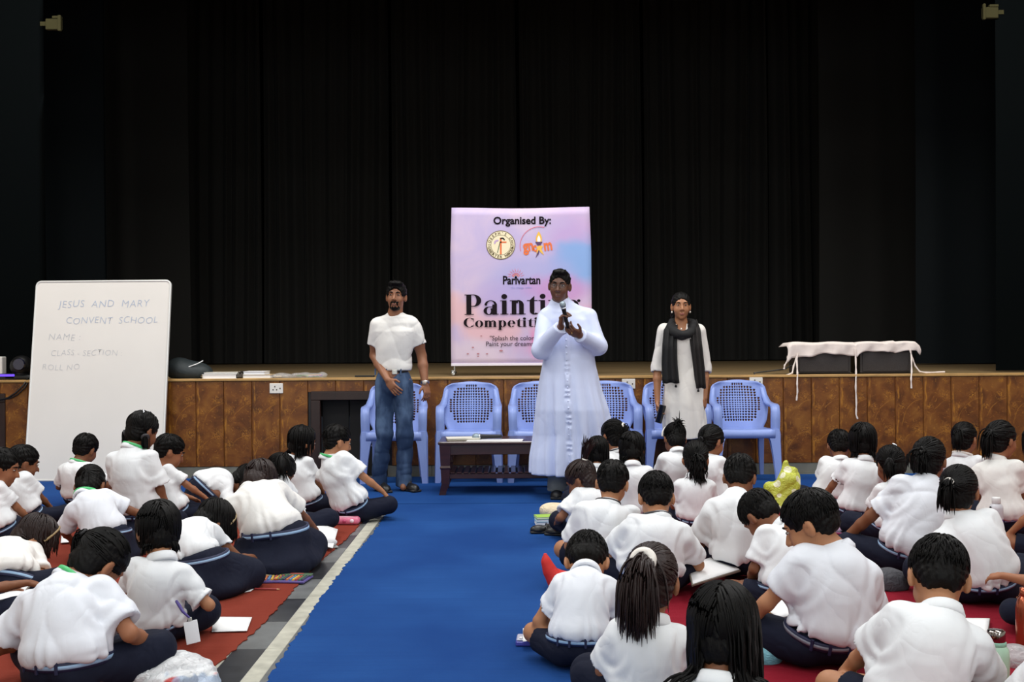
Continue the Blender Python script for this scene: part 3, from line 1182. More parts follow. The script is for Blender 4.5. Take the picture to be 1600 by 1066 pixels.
class Letters:
    """high-contrast serif letters from stems, bowls and hairlines; unit = cap height 1"""

    def __init__(self):
        self.mb = MB()
        self.x = 0.0

    def poly(self, pts):
        self.n_ = getattr(self, 'n_', 0) + 1
        self.mb.add([(self.x + p[0], -2e-5 * self.n_, p[1]) for p in pts], [tuple(range(len(pts)))])

    def rect(self, x0, z0, x1, z1):
        self.poly([(x0, z0), (x1, z0), (x1, z1), (x0, z1)])

    def ring(self, cx, cz, rx, rz, ix, iz, a0=0, a1=360, n=28):
        for k in range(n):
            a, b = rad(a0 + (a1 - a0) * k / n), rad(a0 + (a1 - a0) * (k + 1) / n)
            self.poly([(cx + ix * math.cos(a), cz + iz * math.sin(a)), (cx + rx * math.cos(a), cz + rz * math.sin(a)), (cx + rx * math.cos(b), cz + rz * math.sin(b)), (cx + ix * math.cos(b), cz + iz * math.sin(b))])

    def disc(self, cx, cz, r):
        self.poly([(cx + r * math.cos(a), cz + r * math.sin(a)) for a in np.linspace(0, 2 * math.pi, 17)[:-1]])

    def foot(self, x0, x1, z, h=.035):
        self.rect(x0, z, x1, z + h)

    def put(self, ch):
        S, X_ = .20, .70       # stem, x-height
        if ch == 'P':
            self.rect(.08, 0, .08 + S * 1.05, 1); self.foot(0, .40, 0); self.foot(0, .40, .965)
            self.ring(.38, .70, .34, .30, .14, .265, -90, 90); self.rect(.25, .965, .39, 1); self.rect(.25, .40, .39, .435)
            self.x += .80
        elif ch == 'a':
            self.rect(.40, 0, .40 + S, .50); self.ring(.33, .46, .27, .25, .16, .215, 0, 160); self.foot(.55, .68, 0)
            self.ring(.25, .19, .23, .205, .09, .165, 90, 400); self.rect(.25, .36, .42, .395); self.disc(.12, .50, .055)
            self.x += .74
        elif ch == 'i':
            self.rect(.08, 0, .08 + S, X_); self.foot(0, .36, 0); self.foot(0, .2, X_ - .035); self.disc(.18, .89, .125)
            self.x += .42
        elif ch in 'nm':
            self.rect(.08, 0, .08 + S, X_); self.foot(0, .36, 0); self.foot(0, .2, X_ - .035)
            for k in range(1 if ch == 'n' else 2):
                o_ = .36 * k
                self.ring(.37 + o_, .46, .23, .25, .03, .19, 0, 150); self.rect(.40 + o_, 0, .60 + o_, .48); self.foot(.34 + o_, .68 + o_, 0)
            self.x += .74 + (.36 if ch == 'm' else 0)
        elif ch == 't':
            self.rect(.12, .14, .12 + S, X_); self.poly([(.12, X_), (.32, X_), (.32, .92)]); self.foot(0, .46, X_ - .035)
            self.ring(.33, .17, .21, .18, .02, .135, 180, 320)
            self.x += .50
        elif ch == 'g':
            self.ring(.30, .46, .27, .25, .10, .22); self.ring(.30, -.1, .3, .17, .14, .12); self.rect(.12, .14, .2, .25); self.disc(.58, .66, .07); self.ring(.32, .1, .25, .1, .16, .03, 20, 180)
            self.x += .68
        elif ch == 'C':
            self.ring(.50, .5, .47, .52, .24, .48, 40, 320); self.rect(.80, .60, .84, .96); self.rect(.80, .12, .83, .3)
            self.x += .92
        elif ch == 'o':
            self.ring(.34, .35, .32, .37, .12, .335)
            self.x += .72
        elif ch == 'p':
            self.rect(.08, -.32, .08 + S, X_); self.foot(0, .38, -.32); self.foot(0, .2, X_ - .035); self.ring(.38, .35, .30, .37, .09, .33, -150, 150)
            self.x += .76
        elif ch == 'e':
            self.ring(.33, .35, .31, .37, .11, .335, 0, 320); self.rect(.2, .34, .63, .375)
            self.x += .68


def serif(word, px0, px1, pyb, cap):
    L_ = Letters()
    mbs = []
    for ch in word:
        L_.mb, L_.n_ = MB(), 0
        L_.put(ch)
        mbs.append(L_.mb)
    x0, z = bpos(px0, pyb)
    x1, _ = bpos(px1, pyb)
    for m_ in mbs:
        o = m_.build('letter', BK, bn, (x0, -.0085, z))
        o.scale = ((x1 - x0) / L_.x, 1, cap)


serif('Painting', 726, 908, 492, 31.5 / PXM)
serif('Competition', 724, 871, 511.5, 14.5 / PXM)
# Parivartan with its rising sun
btext('Parivartan', 815, 444, .112, BK, .003, sx=.80)
btext('the  change  within', 815, 451, .026, mat('print_lilac', rgb(150, 150, 205), .45), 0)


def arc_mesh(r0, r1, a0, a1, n=20):
    vs, fs = [], []
    for k in range(n + 1):
        a = rad(a0 + (a1 - a0) * k / n)
        vs += [(r0 * math.cos(a), 0, r0 * math.sin(a)), (r1 * math.cos(a), 0, r1 * math.sin(a))]
    for k in range(n):
        fs.append((2 * k, 2 * k + 1, 2 * k + 3, 2 * k + 2))
    return mesh_from(vs, fs)


x, z = bpos(806, 433)
o = link('sun_emblem', arc_mesh(.018, .026, 0, 180), ORNG, bn, (x, -.0085, z))
link('sun_emblem', arc_mesh(.034, .041, 10, 170), PINKR, bn, (x, -.0085, z))
link('sun_emblem', arc_mesh(0, .012, 0, 360), BK, bn, (x, -.0085, z - .004))
mb = MB()
for k in range(9):
    a = rad(8 + 164 * k / 8)
    for t0, t1 in ((.052, .09),):
        ca, sa, w = math.cos(a), math.sin(a), .0035
        mb.add([(t0 * ca - w * sa, 0, t0 * sa + w * ca), (t0 * ca + w * sa, 0, t0 * sa - w * ca), (t1 * math.cos(a + .12), 0, t1 * math.sin(a + .12))], [(0, 1, 2)])
mb.build('sun_rays', PINKR, bn, (x, -.0085, z))
# round church seal
x, z = bpos(782.5, 383)
link('seal_ground', arc_mesh(0, .134, 0, 360, 40), CREAM, bn, (x, -.0075, z))
link('seal_ring', arc_mesh(.132, .139, 0, 360, 40), OLV, bn, (x, -.0085, z))
link('seal_ring', arc_mesh(.093, .097, 0, 360, 40), OLV, bn, (x, -.0085, z))


def circ_text(s, r, a_mid, size, inward, m_):
    mb_ = []
    step = 360 / (2 * math.pi * r) * size * .84
    for i, ch in enumerate(s):
        off = (i - (len(s) - 1) / 2) * step
        a = a_mid - off if not inward else a_mid + off
        if ch == ' ':
            continue
        me = text_mesh(ch, size, .001)
        o_ = link('seal_letter', me, m_, bn, (x + r * math.cos(rad(a)), -.0095, z + r * math.sin(rad(a))))
        o_.rotation_euler = (rad(90), -rad(a - 90 if not inward else a + 90), 0)


circ_text("ST JOSEPH'S CHURCH", .101, 90, .034, False, OLV)
circ_text('GREATER NOIDA', .126, 270, .034, True, OLV)
mb = MB()
for (x0, z0, x1, z1) in ((-.008, -.09, .008, .07), (-.008, .02, .055, .033)):
    mb.add([(x0, 0, z0), (x1, 0, z0), (x1, 0, z1), (x0, 0, z1)], [(0, 1, 2, 3)])
mb.build('seal_cross', ORNG, bn, (x, -.0095, z))
MB().add([(-.036, 0, -.075), (-.030, 0, -.075), (-.002, 0, .03), (-.01, 0, .03)], [(0, 1, 2, 3)]).build('seal_staff', mat('print_green', rgb(70, 96, 60), .45), bn, (x, -.0098, z))
link('seal_arc', arc_mesh(.014, .026, 0, 150), BK, bn, (x + .014, -.0098, z + .045))
link('seal_dove', arc_mesh(.014, .03, 60, 200), mat('print_violet', rgb(190, 160, 200), .45), bn, (x - .035, -.0098, z + .02))
# youth movement emblem: letters, torch, half circle
btext('g', 822, 392.5, .15, ORNG, .005, rotd=8, sx=.72)
btext('n', 830, 391.5, .15, ORNG, .005, rotd=8, sx=.72)
btext('c', 836.5, 393, .12, ORNG, .005, rotd=8, sx=.7)
btext('m', 857, 391, .15, ORNG, .005, rotd=8, sx=.72)
x, z = bpos(842, 383)
link('emblem_arc', arc_mesh(.182, .188, 75, 195), PINKR, bn, (x + .005, -.0085, z - .01))


def leaf(w, h, n_=14):
    L_, R_ = [], []
    for k in range(n_ + 1):
        t = k / n_
        ww = w * math.sin(math.pi * min(1, t * .92 + .08)) ** .8 * (1 - .35 * t)
        L_.append((-ww, 0, h * t)); R_.append((ww, 0, h * t))
    return mesh_from(L_ + R_[::-1], [tuple(range(2 * n_ + 2))])


link('torch_flame', leaf(.034, .125), YEL, bn, (x, -.0088, z + .005))
link('torch_flame', leaf(.018, .07), mat('print_white', rgb(246, 240, 240), .45), bn, (x, -.0095, z + .022))
MB().add([(-.036, 0, .03), (.036, 0, .03), (.012, 0, -.005), (-.012, 0, -.005)], [(0, 1, 2, 3)]).add([(-.004, 0, -.05), (.006, 0, -.05), (-.004, 0, -.09), (-.034, 0, -.125)], [(0, 1, 2, 3)]).build('torch_handle', PUR, bn, (x, -.0100, z))
MB().add([(-.03, 0, -.02), (0, 0, -.005), (.035, 0, -.01), (.02, 0, -.04), (.045, 0, -.10), (.0, 0, -.06), (-.028, 0, -.085), (-.02, 0, -.04)], [tuple(range(8))]).build('torch_figure', YEL, bn, (x + .004, -.0092, z))
# paint flecks near the foot of the sheet
FLK = mat('print_fleck', rgb(178, 120, 130), .45)
for px, py, s_ in ((739, 543, .012), (783, 548, .018), (731, 553, .012), (747, 553, .014), (761, 553, .012), (747, 557, .01), (752, 525, .01)):
    x, z = bpos(px, py)
    link('paint_fleck', arc_mesh(0, s_, 0, 360, 8), FLK, bn, (x, -.0075, z)).scale = (1, 1, .5)
# frame behind the sheet and its feet
STEEL = mat('brushed_steel', rgb(190, 190, 185), .3, metal=.9)
for x in (.03, BNW - .03):
    MB().tube([(x, .03, 0.012), (x, .03, zb + BNH - .01)], .011, 8).build('pole', STEEL, bn)
    MB().tube([(x, -.16, .016), (x, .22, .016)], .013, 8).build('foot', STEEL, bn)
MB().tube([(.03, .02, zb + BNH - .012), (BNW - .03, .02, zb + BNH - .012)], .011, 8).build('crossbar', STEEL, bn)
MB().box((.0, -.045, .005), (.036, -.01, .045), .006).lathe([(.0, 0), (.017, .002), (.02, .02), (.014, .035), (0, .036)], 12, (.018, -.05, .0)).build('clamp', STEEL, bn)
tag(bn, 'lilac watercolour Painting Competition banner standing on the stage', 'banner')

# ------------------------------------------------------------------ loudspeakers under a white cloth
SPK = mat('black_speaker', rgb(38, 34, 34), .55, bump=.3, bscale=120, bdist=.003)
GRI = mat('speaker_grille', rgb(46, 42, 42), .5, bump=.8, bscale=420, bdist=.004, metal=.2)
sy = 9.90
for px0, px1, lab in ((1245, 1329, 'left black loudspeaker under the white cloth on the stage edge'), (1344, 1426, 'right black loudspeaker under the white cloth on the stage edge')):
    a, b = at(px0, 560, sy), at(px1, 560, sy)
    w = b[0] - a[0]
    s_ = empty('loudspeaker', ((a[0] + b[0]) / 2, sy, STAGE_Z + .002))
    w2 = w / 2

    def wedge(z, i):
        return [(-w2 + i, 0 + i, z), (w2 - i, i, z), (w2 - i - .02, .36, z), (-w2 + i + .02, .36, z)]
    MB().loft([wedge(0, .012), wedge(.012, 0), wedge(.255, 0), wedge(.268, .012)], smooth=False).build('cabinet', SPK, s_)
    MB().box((-w2 + .02, -.008, .02), (w2 - .02, .003, .20), .004).build('grille', GRI, s_)
    MB().box((-.05, -.012, .225), (.05, .0, .24), .003).build('handle', SPK, s_)
    tag(s_, lab, 'loudspeaker', 'loudspeakers on the stage edge')
CLOTH = mat('white_cotton', rgb(226, 214, 206), .85, bump=.25, bscale=60, bdist=.004)
x0, x1 = at(1229, 560, sy)[0], at(1437, 560, sy)[0]
cl = empty('cloth_cover', ((x0 + x1) / 2, sy, STAGE_Z + .282))
vs, fs = [], []
NX = 60
path = 14
for i in range(NX + 1):
    u = i / NX
    X_ = (x0 - x1) / 2 + (x1 - x0) * u
    hang = .135 - .055 * u + .012 * math.sin(u * 17) + .006 * math.sin(u * 41)
    edge = max(0, 1 - min(u, 1 - u) / .035)
    hang += .02 * edge
    zt = .012 + .004 * math.sin(u * 23) - .035 * edge + (.01 if abs(u - .78) < .03 else 0) - (.018 if abs(u - .52) < .012 else 0)
    for k in range(path):
        if k < 6:
            t = k / 5
            vs.append((X_, .30 - .30 * t, zt - .01 * (1 - t)))
        else:
            t = (k - 5) / (path - 6)
            vs.append((X_ + .006 * math.sin(t * 5 + u * 30), -.026 - .010 * math.sin(u * 34 + t * 2) * t - .004 * math.sin(u * 75), zt - hang * t))
for i in range(NX):
    for k in range(path - 1):
        a = i * path + k
        fs.append((a, a + 1, a + path + 1, a + path))
o = link('sheet', mesh_from(vs, fs, True), CLOTH, cl)
md = o.modifiers.new('thick', 'SOLIDIFY'); md.thickness = .003
cw = lambda px, py, y=sy - .02: at(px, py, y) - np.array([(x0 + x1) / 2, sy, STAGE_Z + .282])
edge_y = STAGE_Y - .02
for pts in ([(1246, 553, 9.87), (1245, 565, 9.86), (1246, 583, 9.80), (1245.5, 600, 9.775), (1246, 612, 9.775), (1244.5, 626, 9.775)],
            [(1336, 545, 9.87), (1337, 560, 9.86), (1337.5, 582, 9.80), (1337, 605, 9.775), (1338, 630, 9.775), (1337.5, 648, 9.775), (1340, 655, 9.775)],
            [(1422, 546, 9.87), (1424, 556, 9.86), (1424.5, 581, 9.80), (1423.5, 592, 9.775), (1424, 607, 9.775)],
            [(1424, 556, 9.87), (1430, 572, 9.86), (1437, 581, 9.84), (1447, 582.5, 9.84), (1476, 581.5, 9.86)],
            [(1246, 555, 9.87), (1240, 572, 9.86), (1238, 583, 9.84), (1228, 587, 9.84)],
            [(1231, 556, 9.88), (1230, 565, 9.88), (1226, 571, 9.88), (1225, 577, 9.88)]):
    P_ = [cw(a, b, y) for a, b, y in pts]
    q = []
    for i in range(len(P_) - 1):
        for t in (0, .33, .66):
            q.append(P_[i] * (1 - t) + P_[i + 1] * t)
    q.append(P_[-1])
    MB().tube(q, [.0075 + .002 * math.sin(i * 2.3) for i in range(len(q))], 6).build('tie_string', CLOTH, cl)
tag(cl, 'white cotton cover with hanging tie strings over the two loudspeakers', 'cloth')

# ------------------------------------------------------------------ odds and ends on the stage edge
DK = mat('dark_nylon', rgb(36, 44, 46), .6, bump=.3, bscale=30)
bag = empty('black_bag', at(293, 592, 9.99) * np.array([1, 1, 0]) + np.array([0, 0, STAGE_Z + .002]))
f = Field(.05).add(ell((0, 0, .06), (.19, .12, .10))).add(ell((-.08, 0, .1), (.1, .1, .09))).add(ell((.12, .02, .05), (.1, .1, .06))).inter(half((0, 0, 0), (0, 0, -1)))
blob(f, 'bag_body', DK, .012, bag, disp=folds(3, .012, 25), damp=.02)
MB().tube([(.02, -.10, .10), (.07, -.105, .115), (.12, -.09, .135), (.16, -.06, .16)], .0045, 6).build('piping', PAPER, bag)
tag(bag, 'dark crumpled nylon bag with white piping on the stage beside the whiteboard', 'bag')
fy = 9.92
fx = at(372, 590, fy)[0]
for i, (pxa, pxb, z0, z1, col, lab, nm) in enumerate((
        (320, 374, 0, .038, PAPER, 'thick white ring folder lying lowest in the pile on the stage edge', 'folder'),
        (383, 427, .0, .032, mat('manila', rgb(205, 180, 140), .6), 'buff manila folder at the right of the pile on the stage edge', 'folder'),
        (323, 376, .039, .055, PAPER2, 'thin white folder on top of the thick ring folder', 'folder'),
        (384, 418, .033, .062, PAPER, 'white paper stack on top of the buff manila folder', 'paper stack'))):
    a, b = at(pxa, 590, fy)[0], at(pxb, 590, fy)[0]
    r_ = empty('paper_folder', ((a + b) / 2, fy, STAGE_Z + .002 + z0))
    hw, hh = (b - a) / 2, z1 - z0
    MB().box((-hw, -.10, 0), (hw, .12, .003), .001).build('cover', col, r_)
    MB().box((-hw + .004, -.096, .003), (hw - .006, .115, hh - .003), .001).build('pages', PAPER, r_)
    MB().box((-hw, -.10, hh - .003), (hw, .12, hh), .001).build('cover', col, r_)
    if i == 0:
        MB().tube([(-hw + .012, -.104, hh * .2), (-hw - .006, -.106, hh * .5), (-hw + .012, -.104, hh * .95)], .003, 6).build('ring', mat('brass_ring', rgb(170, 150, 110), .4, metal=.6), r_)
    tag(r_, lab, nm)
ck = MB().box((-.028, -.10, 0), (.028, .06, .05), .012).box((-.012, -.108, .05), (.012, .05, .066), .006).build('metal_clip', mat('clip_grey', rgb(90, 84, 76), .4, metal=.6), None, (at(379, 590, fy)[0], fy - .01, STAGE_Z + .002))
tag(ck, 'grey metal clip box between the white and buff folders', 'clip')
bl_ = MB().box((-.075, -.05, 0), (.075, .05, .014), .004).build('manila_envelope', mat('manila', rgb(205, 180, 140), .6), None, (at(427, 575, 10.05)[0], 10.06, STAGE_Z + .002), rad(10))
tag(bl_, 'small buff envelope behind the folders on the stage', 'envelope')
# crumpled clear bag of coloured pencils
rb = random.Random(4)
pb = empty('plastic_bag', (at(468, 588, 9.94)[0], 9.94, STAGE_Z + .002))
f = Field(.02)
for k in range(9):
    f.add(ell((-.2 + .05 * k, rb.uniform(-.03, .03), .016 + .008 * math.sin(k * 1.7)), (.05, .04, .02 + .008 * rb.random())))
f.inter(half((0, 0, 0), (0, 0, -1)))
blob(f, 'film', mat('clear_film', rgb(215, 215, 215), .15, alpha=.32, bump=.6, bscale=60), .008, pb, disp=folds(5, .008, 60), damp=.01)
for k in range(8):
    x, y, a = rb.uniform(-.15, .12), rb.uniform(-.02, .02), rb.uniform(-.4, .4)
    MB().tube([(x, y, .008 + .002 * k), (x + .12 * math.cos(a), y + .05 * math.sin(a), .012 + .002 * k)], .004, 6).build('pencil', mat('crayon_%d' % (k % 4), (rgb(90, 150, 90), rgb(190, 80, 110), rgb(120, 90, 170), rgb(200, 160, 90))[k % 4], .5), pb)
tag(pb, 'crumpled clear plastic bag of coloured pencils on the stage edge', 'bag')
sl = MB().box((-.09, -.02, 0), (.09, .02, .016), .004).box((-.088, -.021, .006), (.0, -.018, .011)).build('black_remote', mat('black_plastic', rgb(18, 18, 18), .4), None, (at(570, 588, 9.95)[0], 9.95, STAGE_Z + .002))
tag(sl, 'thin black bar on the stage edge behind the man in jeans', 'remote')
# sockets
SOCK = mat('socket_white', rgb(226, 222, 214), .4)
HOLE = mat('socket_hole', rgb(60, 50, 45), .6)
for px, py, lab in ((432, 607, 'white wall socket on the stage front above the low door'), (982, 600, 'white wall socket on the stage front right of the white robe'), (1181, 597, 'white wall socket on the stage front behind the end chair')):
    p = at(px, py, STAGE_Y)
    r_ = empty('wall_socket', (p[0], STAGE_Y, p[2]))
    MB().box((-.06, -.012, -.045), (.06, .001, .045), .004).build('plate', SOCK, r_)
    for (x, z) in ((-.012, .016), (-.028, -.012), (.004, -.012), (.035, .0)):
        MB().box((x - .005, -.0135, z - .006), (x + .005, -.011, z + .006)).build('hole', HOLE, r_)
    tag(r_, lab, 'socket')
# stage light at the far left, cable down to the floor box
p = at(34, 592, 10.0)
ml = empty('stage_lamp', (p[0], 10.0, STAGE_Z + .002))
BLKP = mat('black_plastic', rgb(18, 18, 18), .4)
LED = mat('violet_led', rgb(90, 60, 230), .4, emit=1.2)
f = Field(.02).add(ell((0, 0, .12), (.10, .10, .10))).add(rbox((0, 0, .02), (.12, .10, .022)))
blob(f, 'housing', BLKP, .01, ml)
MB().lathe([(.04, 0), (.055, .012), (.05, .03)], 16).build('lens', mat('lens_glass', rgb(40, 40, 60), .08, spec=.9), ml, (.03, -.10, .14)).rotation_euler = (rad(90), 0, 0)
MB().box((-.19, -.105, .03), (-.02, -.10, .05), .002).build('led_strip', LED, ml)
MB().box((-.19, -.10, 0), (-.02, .05, .055), .006).build('base', BLKP, ml)
tag(ml, 'black stage lamp with a violet glow at the left end of the stage edge', 'lamp')
p = at(1, 590, 9.95)
wb2 = MB().box((-.09, 0, 0), (.012, .09, .21), .006).box((-.06, -.004, .05), (-.01, .0, .15), .002).build('white_box', SOCK, None, (p[0] + .01, 9.93, STAGE_Z + .002))
tag(wb2, 'white box at the left picture edge on the stage', 'box')
cp = [at(45, 590, 9.97), at(42, 594, 9.80), at(36, 603, 9.775), at(25, 614, 9.775), at(12, 622, 9.775), at(-12, 627, 9.775)]
cab = MB().tube(cp, .008, 6).tube([q + V3(.012, .004, -.02 * math.sin(i * .7)) for i, q in enumerate(cp)], .007, 6).build('black_cable', BLKP)
tag(cab, 'black cable looping down the stage front at the far left', 'cable')
cp = [at(1180, 588, 9.86), at(1178, 583, 9.88), at(1195, 581, 9.92), at(1226, 577, 9.95), at(1236, 571, 9.95), at(1242, 574, 9.93)]
cab = MB().tube(cp, .007, 6).build('black_cable', BLKP)
tag(cab, 'black cable running from the loudspeakers to the socket behind the end chair', 'cable')

# ------------------------------------------------------------------ people: shared anatomy
def cloth_mat(name, color, rough, scale=5.0, strength=.55, dist=.02):
    strength, dist = min(1.0, strength * 1.5), dist * .72
    n = NT(name, rough, .2)
    a = n.noise(scale * 1.0, None, 2, 1.0)
    r1 = n.math('ABSOLUTE', n.math('SUBTRACT', a, .5))
    a2 = n.noise(scale * 3.1, n.scaled((1, 1, .6)), 2, .8)
    r2 = n.math('ABSOLUTE', n.math('SUBTRACT', a2, .5))
    n.bump(n.math('ADD', r1, n.math('MULTIPLY', r2, .22)), strength, dist)
    MATS[name] = n.m
    return n.color(color)


SKINS = [mat('skin_%d' % i, c, .55, bump=.08, bscale=120, bdist=.002, var=.05, vscale=9, spec=.35) for i, c in enumerate((rgb(150, 98, 68), rgb(126, 80, 54), rgb(170, 118, 84), rgb(96, 58, 40)))]
HAIRM = mat('black_hair', rgb(9, 7, 6), .55, bump=.5, bscale=90, bdist=.003, stretch=(3, 3, .5), spec=.16)
HAIRB = mat('dark_brown_hair', rgb(34, 18, 15), .45, bump=.5, bscale=90, bdist=.003, stretch=(3, 3, .5), spec=.35)
SHIRTS = [cloth_mat('school_shirt_%d' % i, c, .8) for i, c in enumerate((rgb(228, 230, 232), rgb(222, 225, 232), rgb(232, 230, 226)))]
NAVY = cloth_mat('navy_uniform', rgb(21, 25, 42), .85, 6.0, .6, .02)
BELTN = mat('navy_belt', rgb(26, 33, 66), .6)
STRIPE = mat('light_blue_stripe', rgb(150, 182, 214), .6)
STRIPEG = mat('grey_stripe', rgb(128, 130, 142), .6)
GREEN = mat('green_lanyard', rgb(74, 184, 112), .5)
DARKBAND = mat('dark_lanyard', rgb(50, 48, 52), .5)
WHITEBAND = mat('white_hair_band', rgb(228, 222, 214), .7, bump=.4, bscale=60)
EYEW = mat('eye_white', rgb(178, 166, 156), .35)
EYED = mat('eye_dark', rgb(24, 15, 12), .2)
SHOEB = mat('black_shoe', rgb(20, 19, 20), .4)
SOCKW = mat('white_sock', rgb(214, 214, 216), .8)


def head_prims(F, c, R, hs=1.0, fl=1.0, ears=True, wide=1.0, nose=1.0):
    T = lambda x, y, z: c + R @ (V3(x * wide, y, z) * hs)
    r = lambda *a: np.array(a) * hs * np.array([wide, 1, 1])
    F.add(ell(T(0, -.012, .028), r(.072, .090, .078), R), .02)
    F.add(ell(T(0, .02, -.028 * fl), r(.060, .068, .075 * fl), R), .03 * hs)
    F.add(ell(T(0, .03, -.066 * fl), r(.046, .048, .036), R), .02 * hs)
    F.add(ell(T(0, .062, -.092 * fl), r(.021, .018, .018), R), .02 * hs)
    for sx in (-1, 1):
        F.add(ell(T(sx * .033, .056, -.036), r(.026, .024, .026), R), .02 * hs)
    F.add(cone(T(-.036, .072, .023), T(.036, .072, .023), .010 * hs), .015 * hs)
    F.add(cone(T(0, .083, .008), T(0, .101 + .004 * nose, -.030), .007 * hs, .0115 * hs * nose), .008 * hs)
    for sx in (-1, 1):
        F.add(ell(T(sx * .011 * nose, .093, -.034), r(.009, .011, .0075), R), .004 * hs)
        F.sub(ell(T(sx * .031, .096, .005), r(.019, .017, .011), R), .012 * hs)
    F.add(ell(T(0, .083, -.059 * fl), r(.021, .011, .0055), R), .004 * hs)
    F.add(ell(T(0, .081, -.0685 * fl), r(.018, .011, .0065), R), .004 * hs)
    if ears:
        for sx in (-1, 1):
            Re = R @ rot(0, 0, 0) @ rot(sx * rad(18))
            F.add(minus(ell(T(sx * .075, -.008, -.012), r(.011, .021, .033), Re), ell(T(sx * .085, .002, -.008), r(.008, .011, .018), Re)), .006 * hs)


def eyes(root, c, R, hs=1.0, brow=True, brow_t=.0035, wide=1.0):
    for sx in (-1, 1):
        p = c + R @ (V3(sx * .031 * wide, .0742, .0055) * hs)
        e = MB().lathe([(.0, -.0036), (.006, -.0030), (.0100, -.0014), (.0112, 0), (.0100, .0014), (.006, .0030), (.0, .0036)], 14, cap=False).build('eye', EYEW, root, p)
        e.matrix_basis = Matrix.Translation(p) @ Matrix(R.tolist()).to_4x4() @ Matrix.Scale(hs, 4)
        i = MB().lathe([(.0050, -.0025), (.0050, .0005), (.0025, .0012), (0, .0014)], 12, cap=False).build('iris', EYED, e)
        i.matrix_basis = Matrix.Translation((0, .0106, 0)) @ Matrix.Rotation(rad(-90), 4, 'X')
        if brow:
            pts = [c + R @ (V3(sx * a, b, z) * hs) for a, b, z in ((.014 * wide, .0865, .0225), (.027 * wide, .0865, .0275), (.040 * wide, .0775, .0265), (.048 * wide, .0665, .021))]
            MB().tube(pts, [brow_t * hs, brow_t * 1.15 * hs, brow_t * hs, .001], 6).build('eyebrow', HAIRM, root)


def hand(F, wrist, d, pn, side, s=1.0, curl=.5, spread=1.0, thumb=1.0):
    """d: direction of the palm, pn: direction the palm faces; side +1 right hand, -1 left"""
    d = nrm(d)
    pn = nrm(pn - d * float(pn @ d))
    t = np.cross(d, pn) * side         # towards the thumb
    R = np.stack([t, d, pn], 1)
    pc = wrist + d * .042 * s
    F.add(ell(pc, np.array([.040, .050, .0165]) * s, R), .014 * s)
    F.add(rbox(pc + d * .012 * s, np.array([.036, .036, .012]) * s, R, .01 * s), .01 * s)
    for k, (o, L) in enumerate(((.030, .068), (.010, .078), (-.010, .072), (-.029, .057))):
        b = wrist + d * .084 * s + t * o * s
        dd = nrm(d + t * (o * 3.2 * spread))
        c1, c2 = curl * .9, curl * 2.0
        d1 = nrm(dd * math.cos(c1) + pn * math.sin(c1))
        d2 = nrm(dd * math.cos(c2) + pn * math.sin(c2))
        m = b + d1 * L * .52 * s
        F.add(cone(b - d1 * .01 * s, m, .0095 * s, .0085 * s), .003 * s)
        F.add(cone(m, m + d2 * L * .48 * s, .0085 * s, .007 * s), .003 * s)
    b = wrist + d * .025 * s + t * .030 * s
    d1 = nrm(d * .7 + t * .75 * thumb + pn * .35 * (0.4 + curl))
    d2 = nrm(d * .9 + t * .25 * thumb + pn * .45 * (0.4 + curl))
    m = b + d1 * .036 * s
    F.add(cone(b, m, .0125 * s, .0105 * s), .008 * s)
    F.add(cone(m, m + d2 * .032 * s, .0105 * s, .008 * s), .003 * s)


def ik(a, b, l1, l2, pole):
    d = b - a
    L = np.linalg.norm(d)
    L2 = min(L, (l1 + l2) * .995)
    b = a + d / L * L2
    u = d / L
    x = (l1 * l1 - l2 * l2 + L2 * L2) / (2 * L2)
    h = math.sqrt(max(l1 * l1 - x * x, 1e-6))
    p = pole - u * float(pole @ u)
    return a + u * x + nrm(p) * h, b


def band(F, c, R, width, material, name, parent, off=.004, rmax=.30, n=48, rmin=.03, thick=.004, smoothn=5, tilt=0.0):
    """a strap that hugs the surface of field F in the plane through c spanned by R's first two columns"""
    ang = np.linspace(0, 2 * np.pi, n, endpoint=False)
    dirs = np.cos(ang)[:, None] * R[:, 0] + np.sin(ang)[:, None] * R[:, 1]
    rr = np.linspace(rmin, rmax, 90)
    D = F.ev(c + dirs[:, None, :] * rr[None, :, None])
    ins = D < 0
    last = np.where(ins.any(1), ins.shape[1] - 1 - np.argmax(ins[:, ::-1], 1), 0)
    rad_ = rr[last]
    for _ in range(smoothn):
        rad_ = np.maximum(rad_, (np.roll(rad_, 1) + np.roll(rad_, -1)) / 2) * .5 + .25 * (np.roll(rad_, 1) + np.roll(rad_, -1))
    up = R[:, 2]
    rings = []
    for (do, du) in ((off, -width / 2), (off + thick, -width / 2 + .001), (off + thick, width / 2 - .001), (off, width / 2), (off - .006, width / 2), (off - .006, -width / 2)):
        rings.append(c + dirs * (rad_ + do)[:, None] + up * du)
    rings = np.array(rings + [rings[0]])
    Vt = rings[:-1].reshape(-1, 3)
    q = []
    for a in range(6):
        for k in range(n):
            b2 = (a + 1) % 6
            q.append((a * n + k, a * n + (k + 1) % n, b2 * n + (k + 1) % n, b2 * n + k))
    o = link(name, quad_mesh(Vt, np.array(q), True), material, parent)
    return o, rad_


CAPS = {}


